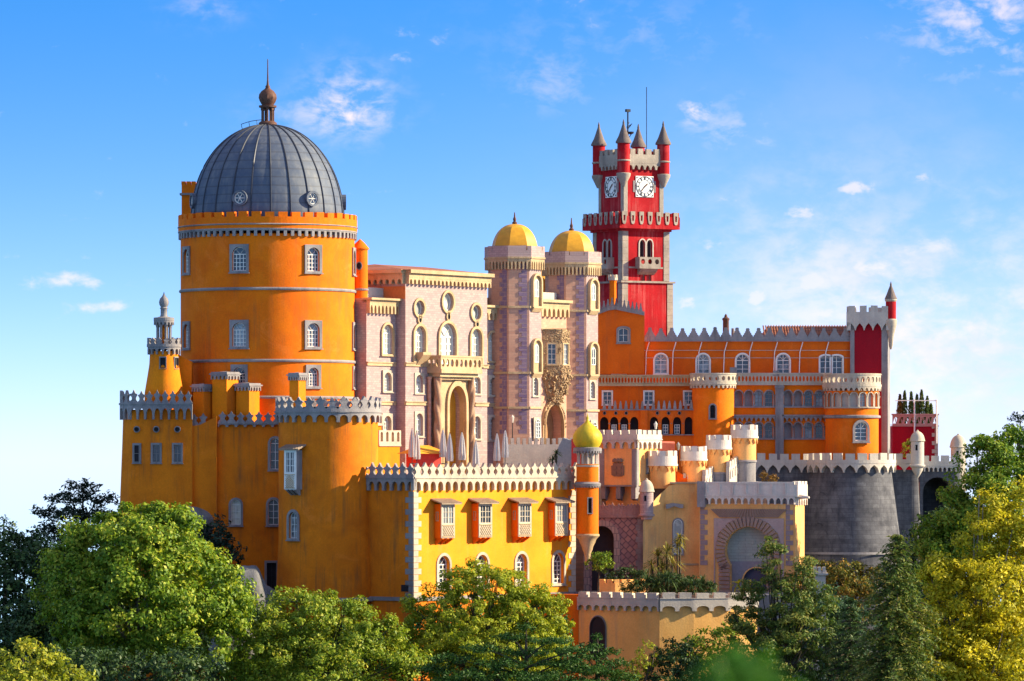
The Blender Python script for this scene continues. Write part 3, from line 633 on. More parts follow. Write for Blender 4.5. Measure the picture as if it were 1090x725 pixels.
def front_tower():
    Y = -5.3; s = S(Y); R = 53 * s; t = thing('round_tower', 'ochre round tower with a spade battlement in front of the domed tower', 'tower', X(349.5, Y), Y, -26)
    z = lambda p: Z(p, Y - R * .8); m = Cyl(R); th = lambda px: math.asin((px - 349.5) / 53)
    wu, wz = R * th(314), z(573); hl = [(wu - .62, wu + .62, wz, wz + 2.75)]
    mb = MB(); mb.cylwall(m, -math.pi * R, math.pi * R, -26, z(440), hl, .45, 72, lambda q: max(0, (z(520) - q)) * .035 if q < z(600) else 0); part('wall', mb, OCHRE, t, 30)
    mb = MB(); mb.lathe([(R + .1, z(433)), (.05, z(432))], 48); part('roof_terrace', mb, STONE, t)
    window(t, m, wu, wz, 1.2, 2.72, 'round', .3, 'same', .36, 2, 3)
    parapet(t, m, -math.pi * R, math.pi * R, z, 422, 435, 438.5, 449.5, 28, 28, 'spade', STONE, over=.35, nb=72)
    bay(t, m, R * R_(-38), z(521), 0, 1.6, 4.1, .95, (STONE, WHITE), True, .25)
    mb = MB(); mb.lathe([(R + .5, z(641)), (R + .75, z(640)), (R + .75, z(637)), (R + .2, z(636))], 64); part('string_course', mb, STONE, t)
front_tower()

def stair_walls():
    f = Fr(404, 9, 52); t = thing('stair_wall', 'short lit yellow wall stepping down beside the round tower parapet', 'wall', f.o[0], f.o[1], -24, f.a); z = lambda p: Z(p, 9)
    u1 = f.u(425.5); mb = MB(); mb.block(-2, u1, -24, z(475), -3, 0); mb.block(-2, f.u(412), z(475), z(452), -3, -.8); part('wall', mb, GOLDWALL, t)
    mb = MB(); mb.block(-.2, u1 + .1, z(475), z(473), -.4, .15); pierced(mb, -.2, u1 + .1, z(473), z(458), -.3, .1, F0, 4, .22, 'slot'); part('parapet', mb, PALE, t)
    mb = MB(); pierced(mb, -1.2, f.u(412.5), z(453), z(441), -.95, -.6, F0, 3, .22, 'slot'); part('parapet', mb, PALE, t)
stair_walls()

# ------------------------------------------------------------------ the yellow hall
HF = Fr(440, -12, 52)
def yellow_hall():
    f = HF; t = thing('yellow_hall', 'bright yellow terrace block with four shaded box windows', 'building', f.o[0], f.o[1], -26, f.a)
    W = f.u(612.5); z = lambda p: f.z(p, 4); DEP = 10
    zs = lambda p: Z(p, f.Y(10))
    aw = []
    for px, bx in zip((472.3, 513, 555, 594.3), (0, 0, 0, 0)): aw.append((f.u(px), zs(624), 1.9, 3.3, 'round'))
    mb = MB(); shell(mb, 0, W, z(637), z(514), DEP, F0, aw, .6); part('wall', mb, YELLOW, t)
    mb = MB(); mb.block(-DEP, -.01, z(637), z(512), -.3, .03, Flat(0, 0, -90)); part('side_wall', mb, OCHRE, t)  # left face of the yellow block in ochre: its shade is put into the paint
    mb = MB(); mb.block(-.12, W + .12, -26, z(637) - .2, -DEP, .15); part('plinth', mb, OCHRE, t)
    mb = MB(); mb.block(-.25, W + .1, z(637) - .2, z(636) + .1, -DEP, .3); part('string_course', mb, STONE, t)
    for w in aw: window(t, F0, *w, b=.3, d=.5, nv=3, nh=5, ms='pale_stone')
    for uq, sd in ((0, 1), (W, -1)): mb = MB(); quoins(mb, uq, z(636), z(523), 0, F0, sd, .75, 1.25, .62); part('quoin', mb, PALE, t)
    lm = Flat(0, 0, -90)                                    # left face, u runs towards the corner at u=0
    mb = MB(); quoins(mb, 0, z(636), z(523), 0, lm, -1, .6, 1.05, .62); part('quoin', mb, STONE, t)  # greyer than the front quoins: shade put into the stone colour
    nf = 23; zf = lambda p: f.z(p, 6)
    parapet(t, F0, -.3, W + .3, zf, 492.5, 506.5, 508.5, 522, nf, nf, 'spade', PALE, over=.4, fill=.95)
    parapet(t, lm, -DEP, .4, zf, 492.5, 506.5, 508.5, 522, 10, 10, 'spade', STONE, over=.403, fill=.95)  # grey copy of the pale front parapet, coloured for the shaded side
    mb = MB(); mb.block(0.05, W - .05, zf(511), zf(508), -DEP + .05, 0); part('roof_terrace', mb, SAND, t)
    for px in (462, 502, 544.2, 583.4):
        w = 2.25; u = f.u(px) + w / 2; bay(t, F0, u, zs(572), 0, w, 3.55, 1.0, (ORANGE, PALE), True, .5)
    mb = MB(); mb.block(-1.6, -.6, z(629), z(622), -.05, .06, lm); part('vent', mb, DARK, t)
yellow_hall()
# ledge drain and round vent at the orange foot are part of the hall

def onion_turret():
    Y = 8; s = S(Y); t = thing('onion_turret', 'slender orange turret under a yellow onion dome at the hall corner', 'turret', X(625.3, Y), Y, Z(600, Y)); z = lambda p: Z(p, Y)
    r = 11.8 * s; mb = MB(); mb.lathe([(.1, z(599.5)), (.25, z(598)), (3.2 * s, z(592)), (3.6 * s, z(589)), (5.5 * s, z(585)), (6 * s, z(582)), (8.6 * s, z(577)), (9.2 * s, z(574.5)), (11.9 * s, z(571.5)), (12.8 * s, z(570.5)), (12.8 * s, z(568.8)), (r, z(568.3))], 32); part('corbel_cone', mb, SAND, t, 35)
    m = Cyl(r); mb = MB(); h = [(r * R_(12) - .2, r * R_(12) + .2, z(546), z(530))]; mb.cylwall(m, -math.pi * r, math.pi * r, z(569), z(494), h, .4, 40); part('wall', mb, ORANGE, t, 30)
    window(t, m, r * R_(12), z(546), .4, 1.6, 'rect', .1, 'rect', .3, 1, 1, mp='dark_opening')
    mb = MB(); mb.lathe([(r, z(519)), (r + .22, z(517.5)), (r + .28, z(515)), (r + .1, z(513.5)), (r, z(513))], 40); corbels(mb, -math.pi * r, math.pi * r, z(519), z(516), 0, .2, m, 26, .5); part('moulding', mb, STONE, t)
    mb = MB(); mb.lathe([(r + .05, z(497)), (r + .1, z(495)), (7 * s, z(494.6)), (7 * s, z(482))], 32); part('core', mb, PALE, t)
    for k in range(12): a = 2 * math.pi * k / 12; mb = MB(); mb.lathe([(.16, z(496)), (.1, z(494.5)), (.095, z(485)), (.2, z(482))], 8, 10.2 * s * math.sin(a), -10.2 * s * math.cos(a)); part('column', mb, LIME, t, 40)
    mb = MB(); mb.lathe([(10 * s, z(483.5)), (14 * s, z(481)), (15.2 * s, z(479.5)), (15.2 * s, z(477)), (12 * s, z(476))], 40); q = Cyl(13.6 * s); corbels(mb, -math.pi * q.r, math.pi * q.r, z(482.5), z(479), 0, .17, q, 28, .5); part('cornice', mb, STONE, t)
    mb = MB(); pr = [(11.6, 476.5), (13.3, 474), (15.2, 470), (15.7, 466.5), (15.2, 463), (13, 459), (9.4, 455), (5.2, 451.5), (2.2, 449), (1.1, 446.5), (1.5, 445), (.8, 443), (.3, 440)]
    mb.lathe([(a * s, z(p)) for a, p in pr], 40, flute=.012, nf=16); part('onion_dome', mb, GOLDMOSS, t, 50)
onion_turret()

PARA = None
def parasol(px, top, Y, label):
    global PARA
    if PARA is None:
        c = MB(); rnd = random.Random(3)
        for k in range(9):
            zz = 1.0 + 2.6 * k / 8
        c.lathe([(.30, .75), (.34, 1.1), (.30, 1.6), (.27, 2.2), (.2, 2.9), (.1, 3.5), (.03, 3.75)], 16, flute=.28, nf=8); b = MB(); b.tube([(0, 0, 0), (0, 0, 3.85)], .04, 8); b.lathe([(.35, 0), (.35, .08), (.06, .12)], 12)
        PARA = (c.mesh('canopy', CANVAS, 0, 60), b.mesh('pole', IRON))
    t = thing('closed_parasol', label, 'parasol', X(px, Y), Y, Z(top, Y) - 3.85, 0, 'closed parasols on the hall terrace')
    part('canopy', PARA[0], None, t, loc=(0, 0, 0), rz=px); part('pole', PARA[1], None, t, loc=(0, 0, 0))
for i, (px, tp, Y) in enumerate([(438.6, 455.6, -1), (443.6, 458, 1.5), (471.5, 456, 3), (478.7, 460, 0), (491.7, 459, 2.5), (506.5, 468, 2), (529, 460, 7), (537.7, 456.5, 8)]):
    parasol(px, tp, Y, ['leftmost folded pale parasol, before the orange snack kiosk', 'second folded pale parasol from the left, touching the first', 'folded pale parasol left of the portal door, taller of that pair', 'shorter folded pale parasol in front of the arched portal door', 'folded pale parasol standing alone right of the portal door', 'shortest folded pale parasol, beside the blue sunshade', 'folded pale parasol left of the last one on the terrace', 'tall rightmost folded pale parasol on the hall terrace'][i])
def kiosk():
    Y = 4; t = thing('terrace_kiosk', 'orange roofed kiosk behind the folded parasols on the terrace', 'kiosk', X(451, Y), Y, Z(500, Y), R_(30)); z = lambda p: Z(p, Y)
    mb = MB(); mb.block(-1.5, 1.5, z(500), z(482), -1.2, 1.2); part('wall', mb, REDC, t)
    mb = MB(); b = [(-2.2, -2, z(483)), (2.2, -2, z(483)), (2.2, 2, z(483)), (-2.2, 2, z(483))]; mb.v += b + [(-.6, 0, z(474)), (.6, 0, z(474))]; mb.f += [(0, 1, 5, 4), (1, 2, 5), (2, 3, 4, 5), (3, 0, 4), (0, 1, 2, 3)]; part('roof', mb, AWN, t)
kiosk()
def booth():
    Y = 13; t = thing('terrace_booth', 'grey canvas booth with a red side panel behind the onion turret', 'booth', X(600, Y), Y, Z(502, Y), R_(-5)); z = lambda p: Z(p, Y); w = 9 * S(Y)
    mb = MB(); mb.v += [(-w, -1, z(502)), (w, -1, z(502)), (w, -1, z(469)), (0, -1, z(466)), (-w, -1, z(484)), (-w, 1, z(502)), (w, 1, z(502)), (w, 1, z(469)), (0, 1, z(466)), (-w, 1, z(484))]; mb.f += [(0, 1, 2, 3, 4), (5, 6, 7, 8, 9), (4, 3, 8, 9), (3, 2, 7, 8), (0, 4, 9, 5)]; part('canopy', mb, plain('grey_canvas', (.30, .34, .38), .8), t)
    mb = MB(); mb.block(w, w + 1.2, z(502), z(467), -1, 1.02); part('side_panel', mb, REDC, t)
booth()
def terrace_wall():
    Y = 17; f = Fr(536, Y, 10); t = thing('terrace_wall', 'white notched wall below the twin yellow domed towers', 'wall', f.o[0], f.o[1], -20, f.a); z = lambda p: Z(p, Y); u1 = f.u(612)
    mb = MB(); mb.block(0, u1, -20, z(473), -.5, 0); merlons(mb, 0, u1, z(473), z(466), -.5, 0, F0, 12, 'square', .55); part('wall', mb, LIME, t)
terrace_wall()
# ------------------------------------------------------------------ the pink palace
PF = Fr(431.6, 16, 55)
def cornice(t, m, u0, u1, z0, zc0, zc1, ztop, over, n, mat=SAND, name='cornice', back=.5):
    mb = MB(); mb.block(u0, u1, zc1, zc1 + (ztop - zc1) * .55, -back, over, m); mb.block(u0 - .15, u1 + .15, zc1 + (ztop - zc1) * .55 + .003, ztop, -back, over + .35, m)
    corbels(mb, u0, u1, zc0, zc1, -.05, over - .02, m, n, .42); part(name, mb, mat, t)
def pink_palace():
    f = PF; t = thing('pink_palace', 'long pink tiled palace front with balcony and round windows over a portal', 'palace', f.o[0], f.o[1], -22, f.a)
    U = lambda px, w=0: f.u(px, w); W = -1.3
    def zc(py, px, w=0): return f.z(py, U(px, w), w)
    u1 = U(518.6)
    wins = []; spec = []
    for px, yt, yb, w in ((446.3, 347, 383, 2.0), (476, 344, 388, 3.1), (506.3, 350, 388, 2.0)): spec.append((U(px), zc(yb, px), w, zc(yt, px) - zc(yb, px), 'round'))
    circ = []
    for px, yc, hw, hh in ((445.8, 328, 1.0, .85), (476.2, 321.5, 1.15, 1.05), (506.3, 332.7, 1.0, .85)): circ.append((U(px), zc(yc, px) - hh, hw * 2 * .85, hh * 2, 'circle'))
    small = []
    for px, yt, yb in ((446, 399, 418), (507.3, 401, 419), (446, 440, 464), (507.3, 443, 467)): small.append((U(px), zc(yb, px), 1.35, zc(yt, px) - zc(yb, px), 'round'))
    pu0, pu1 = U(471.5), U(489); pz0, pz1 = -10, zc(411, 478); door = ((pu0 + pu1) / 2, pz0, pu1 - pu0, pz1 - pz0, 'pointed')
    allw = spec + circ + small
    mb = MB(); shell(mb, 0, u1, -22, zc(298, 476), 14, F0, allw + [door], .55); part('central_wall', mb, PINK, t)
    for w in spec: window(t, F0, *w, b=.3, d=.45, nv=3, nh=4, ms='sandstone', mp='pale_window', proud=.22)
    for w in circ: window(t, F0, *w, b=.28, d=.4, nv=1, nh=1, ms='sandstone', mp='pale_window', proud=.2)
    for w in small: window(t, F0, *w, b=.22, d=.42, nv=2, nh=3, ms='pale_stone', mp='pale_window', outer='rect')
    for px, yc in ((446, 340), (476.5, 337), (506.8, 345)): window(t, F0, U(px), zc(yc, px) - .35, .5, .7, 'circle', .16, d=-.06, nv=1, nh=1, ms='sandstone', mp='dark_opening', proud=.2)
    zt = zc(290, 476); cornice(t, F0, -.05, u1 + .05, 0, zc(304, 470), zc(297.5, 470), zc(289, 470), .55, 21)
    lm = Flat(0, 0, -90); cornice(t, lm, -5, -.05, 0, zc(304, 470), zc(297.5, 470), zc(289, 470), .552, 6)
    # upper roof
    mb = MB(); e = .9; a = [(-.9, e, zt), (u1 + .9, e, zt), (u1 + .9, -15, zt), (-.9, -15, zt)]; r = zt + .9
    mb.v += [(x, -w, z) for x, w, z in a] + [(3, 6.5, r), (u1 - 3, 6.5, r)]; mb.f += [(0, 1, 5, 4), (1, 2, 5), (2, 3, 4, 5), (3, 0, 4), (0, 1, 2, 3)]; part('roof', mb, TERRA, t)
    # wings
    lu0 = U(390, W); q = Flat(0, -W, 0); q = type('M', (), {})(); q = Flat(0, -W, 0)
    lw = [(U(412, W), zc(377, 412, W), 1.9, zc(345.5, 412, W) - zc(377, 412, W), 'round'), (U(411.7, W), zc(416, 412, W), 1.35, zc(396.5, 412, W) - zc(416, 412, W), 'round'), (U(411.4, W), zc(466, 412, W), 1.35, 2.4, 'round')]
    mb = MB(); shell(mb, lu0, -.004, -22, zc(318, 405, W), 1.6, q, lw, .5); part('wing_wall', mb, PINK, t)
    for i, w in enumerate(lw): window(t, q, *w, b=.25, d=.4, nv=3, nh=4, ms='sandstone' if i == 0 else 'pale_stone', mp='pale_window', outer='same' if i == 0 else 'rect', proud=.2)
    cornice(t, q, lu0, -.02, 0, zc(334, 405, W), zc(322.5, 405, W), zc(317.5, 405, W), .5, 8)
    A = lambda p0, p1, ya, yb, w, mt, nm, dep=4: (lambda mb: (mb.block(U(p0, w), U(p1, w), f.z(ya, U(p0, w), w), f.z(yb, U(p0, w), w), w - dep, w), part(nm, mb, mt, t)))(MB())
    A(386, 417.5, 322, 305.5, -3.0, LIME, 'attic_wall')
    mb = MB(); mb.block(-12, -.01, zc(318, 431), zc(304.5, 431), -.2, .03, lm); part('side_wall', mb, plain('shaded_side_orange', (.50, .19, .06), .9), t)  # thin panel: the block's shaded side put into a brown-orange colour
    ru0, ru1 = u1 + .004, U(552, W)
    rw = [(U(524, W), zc(384, 524, W), 2.0, zc(354, 524, W) - zc(384, 524, W), 'round'), (U(523.6, W), zc(420.5, 523, W), 1.4, zc(402, 523, W) - zc(420.5, 523, W), 'round'), (U(523.3, W), zc(468, 523, W), 1.4, zc(444, 523, W) - zc(468, 523, W), 'round')]
    mb = MB(); shell(mb, ru0, ru1, -22, zc(327, 530, W), 9, q, rw, .5); part('wing_wall', mb, PINK, t)
    for i, w in enumerate(rw): window(t, q, *w, b=.25, d=.4, nv=3, nh=4, ms='sandstone' if i == 0 else 'pale_stone', mp='pale_window', outer='same' if i == 0 else 'rect', proud=.2)
    cornice(t, q, ru0, ru1, 0, zc(341, 530, W), zc(331, 530, W), zc(325.5, 530, W), .5, 10)
    A(512, 536, 330, 316.5, -3.0, LIME, 'attic_wall')
    for py, px, ua, ub, m in ((389.5, 476, -.1, u1 + .1, F0), (430.5, 476, -.1, u1 + .1, F0), (389.5, 476, lu0, -.15, q), (430.5, 476, lu0, -.15, q), (389.5, 476, u1 + .15, ru1, q), (430.5, 476, u1 + .15, ru1, q)):
        zz = zc(py, px); 
        segs = [(ua, ub)]
        if m is F0: segs = [(ua, U(462)), (U(505), ub)]
        for a, b in segs: mb = MB(); mb.block(a, b, zz - .16, zz + .16, -.1, .16, m); mb.block(a, b, zz + .163, zz + .26, -.1, .26, m); part('string_course', mb, SAND, t)
    # balcony over the portal
    bw = 1.9; b0, b1 = U(469.3, bw), U(512.8, bw); zb, ztp = zc(396.5, 490, bw), zc(379, 490, bw); zm = zc(393, 490, bw)
    mb = MB(); mb.block(b0, b1, zb - .1, zb + .35, 0, bw + .1); mb.block(b0 + .3, b1 - .3, zb - .5, zb - .1, 0, bw - .3); mb.block(b0 + .6, b1 - .6, zb - .8, zb - .5, 0, bw - .7); part('balcony_floor', mb, SAND, t)
    mb = MB(); pierced(mb, b0, b1, zb + .35, ztp - .15, bw - .2, bw, F0, 9, .34); mb.block(b0 - .06, b1 + .06, ztp - .15, ztp + .03, bw - .25, bw + .06)
    for ue, dg in ((b0, -90), (b1, 90)):
        sm = Flat(ue, 0, dg); s0, s1 = ((-bw + .2, 0) if dg < 0 else (0, bw - .2)); sm = Flat(ue, -bw if dg < 0 else 0, dg) if False else Flat(ue, 0, dg)
        pierced(mb, *((0, bw - .2) if dg < 0 else (-bw + .2, 0)), zb + .35, ztp - .15, -.2, 0, sm, 3, .34); mb.block(*((0, bw - .2) if dg < 0 else (-bw + .2, 0)), ztp - .15, ztp + .03, -.25, .05, sm)
    part('balcony_rail', mb, SAND, t)
    # portal
    pw = 1.3; pa, pb = U(466, pw), U(507, pw); c = door[0]; dl = arch(door[2], door[3], 'pointed', u=c, z=pz0)
    mb = MB(); mb.ext([(pa + .7, -22), (pb - .7, -22), (pb - .7, zb - .6), (pa + .7, zb - .6)], .01, pw * .55, F0, [dl]); o = arch(door[2] + .9, door[3] + .6, 'pointed', u=c, z=pz0 + .01)
    mb.ext(o, pw * .55, pw * .55 + .25, F0, [[(c + (u_ - c) * 1.02, z_ + .02) for u_, z_ in dl]]); p = part('portal', mb, SAND, t)
    mb = MB(); mb.face([dl], -.5, F0); part('door', mb, stucco('lit_recess_amber', (.75, .36, .03), (.6, .24, .02), (.2, .1, .03), .5), p)  # amber sheet closing the recess, its lit interior put into the colour
    for ux in (pa + .45, pb - .45):
        mb = MB(); n = 130; zz0, zz1 = -14, zb - .6; i0 = len(mb.v); k = 28
        for a in range(n + 1):
            zz = zz0 + (zz1 - zz0) * a / n
            for j in range(k):
                th = 2 * math.pi * j / k; r = .25 * (1 + .8 * abs(math.cos(th + zz * 1.15 * (1 if ux < c else -1))))
                mb.v.append((ux + r * math.cos(th), -pw * .5 - .3 + r * math.sin(th), zz))
        for a in range(n):
            for j in range(k): mb.f.append((a * k + j, a * k + (j + 1) % k, (a + 1) * k + (j + 1) % k, (a + 1) * k + j))
        part('twisted_column', mb, stucco('twisted_stone', (.42, .26, .17), (.30, .17, .11), (.2, .12, .1), .5, bs=.8, mottle=.4), p, 60)
    for ux in (pa - .15, pb + .15, pa + 1.15, pb - 1.15): mb = MB(); mb.lathe([(.22, -14), (.22, zb - .9), (.36, zb - .5)], 12, ux, -.25); part('shaft', mb, BROWNT, p, 40)
    br = MB(); bu = U(446.3)
    br.ext([(0, 0), (1.1, 1.3), (1.1, 1.6), (0, 1.6)], bu - .75, bu + .75, lambda a, w_, z: (w_, -a, z + zc(389.5, 446) - .1)); part('window_bracket', br, SAND, t)
pink_palace()

def octagon(r, u, z0, z1, mb, cx, cy, offs=0):
    pts = [((r) * math.sin(R_(22.5 + 45 * k)), -(r) * math.cos(R_(22.5 + 45 * k))) for k in range(8)]
    return pts
def pink_tower(px, pxr, Y, rows, label, k):
    """octagonal tower parallel to the palace front"""
    s = S(Y); r = pxr * s / math.cos(R_(22.5)) * .985; ap = r * math.cos(R_(22.5)); t = thing('pink_domed_tower', label, 'tower', X(px, Y), Y, -22, PF.a, 'pink towers with yellow domes'); z = lambda p: Z(p, Y - ap * .7)
    top, fin, p0, p1, c0, c1, s1, s2, s3, nich = rows
    h = 2 * r * math.sin(R_(22.5)) / 2; fm = [Flat(ap * math.sin(R_(45 * k_)), -ap * math.cos(R_(45 * k_)), 45 * k_) for k_ in range(8)]
    small = [(0, z(a), .95, z(b) - z(a), 'pointed') for a, b in nich[2:]]
    for i, m in enumerate(fm):
        mb = MB(); mt = PINK if i in (0, 1) else BROWNT  # sunward faces pink, the rest brown: shade put into the tile colour
        hl = [arch(w, hh, kd, u=u, z=zz) for u, zz, w, hh, kd in small] if i == 0 else []
        zf = z(448); fl = .5
        mb.face([[(-h, zf - .001), (h, zf - .001), (h, z(c1)), (-h, z(c1))]] + [[(u, max(v, zf + .01)) for u, v in l] for l in hl if l[0][1] > zf], 0, m)
        for l in hl:
            if l[0][1] > zf: mb.band(l, -.4, 0, m)
        h2 = h * (1 + fl / ap); mb.quad(m(-h, 0, zf), m(h, 0, zf), m(h2, fl, -12), m(-h2, fl, -12)); mb.quad(m(-h2, fl, -12), m(h2, fl, -12), m(h2, fl, -22), m(-h2, fl, -22))
        part('wall', mb, mt, t)
    for w in small: window(t, fm[0], *w, b=.2, d=(.32 if w[1] > z(448) else -.05), nv=2, nh=4, ms='pale_stone', outer='rect', mp='window_glass', w0=0 if w[1] > z(448) else .2)
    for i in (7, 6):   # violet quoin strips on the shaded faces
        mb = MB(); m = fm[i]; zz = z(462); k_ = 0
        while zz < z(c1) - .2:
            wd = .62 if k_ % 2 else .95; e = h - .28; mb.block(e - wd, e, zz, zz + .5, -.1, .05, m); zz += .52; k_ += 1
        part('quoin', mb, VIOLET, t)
    for sz in (s1, s2, s3):
        mb = MB()
        for m in fm: mb.block(-h - .1, h + .1, z(sz) - .12, z(sz) + .12, -.1, .18, m)
        part('string_course', mb, SAND, t)
    mb = MB()
    for m in fm: hh = h * 1.13; corbels(mb, -hh, hh, z(c0), z(c1), -.1, .36, m, 6, .4); mb.block(-hh - .03, hh + .03, z(c1), z(c1) + .2, -.1, .46, m)
    part('corbel_arches', mb, SAND, t)
    mb = MB()
    for m in fm: hh = h * 1.13; mb.block(-hh, hh, z(c1) + .2, z(p1), .05, .38, m); merlons(mb, -hh, hh, z(p1), z(p0), .05, .38, m, 1, 'square', .62); mb.block(-hh, -hh * .66, z(p1), z(p0), .05, .38, m); mb.block(hh * .66, hh, z(p1), z(p0), .05, .38, m)
    part('parapet', mb, PINK, t)
    mb = MB(); mb.lathe([(ap, z(p1) - .3), (.1, z(p1) - .2)], 16); part('gutter_floor', mb, LEAD, t)
    # octagonal ribbed dome
    rd = ap * .92; hd = z(top) - z(p1); mb = MB(); pr = [(max(.04, rd * 1.03 * math.cos(k_ / 14 * math.pi / 2) ** .85), z(p1) - .2 + (hd + .2) * math.sin(k_ / 14 * math.pi / 2)) for k_ in range(15)]
    mb.lathe(pr, 8, a0=R_(22.5), a1=R_(382.5)); part('dome', mb, GOLD, t, 25)
    mb = MB(); mb.lathe([(.25, z(top) - .15), (.3, z(top) + .15), (.14, z(top) + .3), (.2, z(top) + .55), (.1, z(top) + .8), (.05, z(fin))], 10); part('finial', mb, RUST, t, 40)
    for a, b in nich[:2]:   # projecting hooded windows
        za, zb = z(b), z(a); w = 2 * h * .8; H = zb - za; d = .42; mb = MB(); m = fm[0]
        o = arch(w, H, 'round', u=0, z=za); i_ = arch(w - .5, H - .35, 'round', u=0, z=za + .12)
        mb.ext(o, -.05, d, m, [i_]); mb.ext([(0, 0), (d, 0), (d, -.1), (.1, -.55), (0, -.55)], -w / 2 + .1, w / 2 - .1, lambda a_, w_, z_: m(w_, a_, za + z_)); n = part('hooded_window', mb, SAND, t)
        mb = MB(); mb.face([i_], .12, m); part('pane', mb, MATS['sandstone'], n)
        iw = arch((w - .5) * .6, (H - .6) * .62, 'round', u=0, z=za + H * .3); mb = MB(); mb.ext(iw, .12, .2, m, [scaled(iw, 1, .09)]); mb.block(-.04, .04, za + H * .3, za + H * .3 + (H - .6) * .6, .12, .19, m); mb.block(-.3, .3, za + H * .5, za + H * .5 + .07, .12, .18, m); part('frame', mb, WHITE, n)
        mb = MB(); mb.face([scaled(iw, 1, .03)], .135, m); part('pane', mb, GLASS, n)
Y1 = PF.Y(PF.u(546)) + 1.0; Y2 = PF.Y(PF.u(606)) + 1.0
pink_tower(547.8, 27.2, Y1, (237.5, 225, 262, 266.5, 287, 275.5, 327, 397, 434, [(291, 327), (360, 397), (421, 402), (466, 446)]), 'left twin pink octagonal tower under a yellow dome', 0)
pink_tower(608.3, 27.0, Y2, (244.5, 231, 268, 272, 293, 281.5, 331, 399.5, 437, [(296, 330), (363.5, 399.5), (424, 406), (468, 449)]), 'right twin pink octagonal tower under a yellow dome, beside the clock tower', 1)

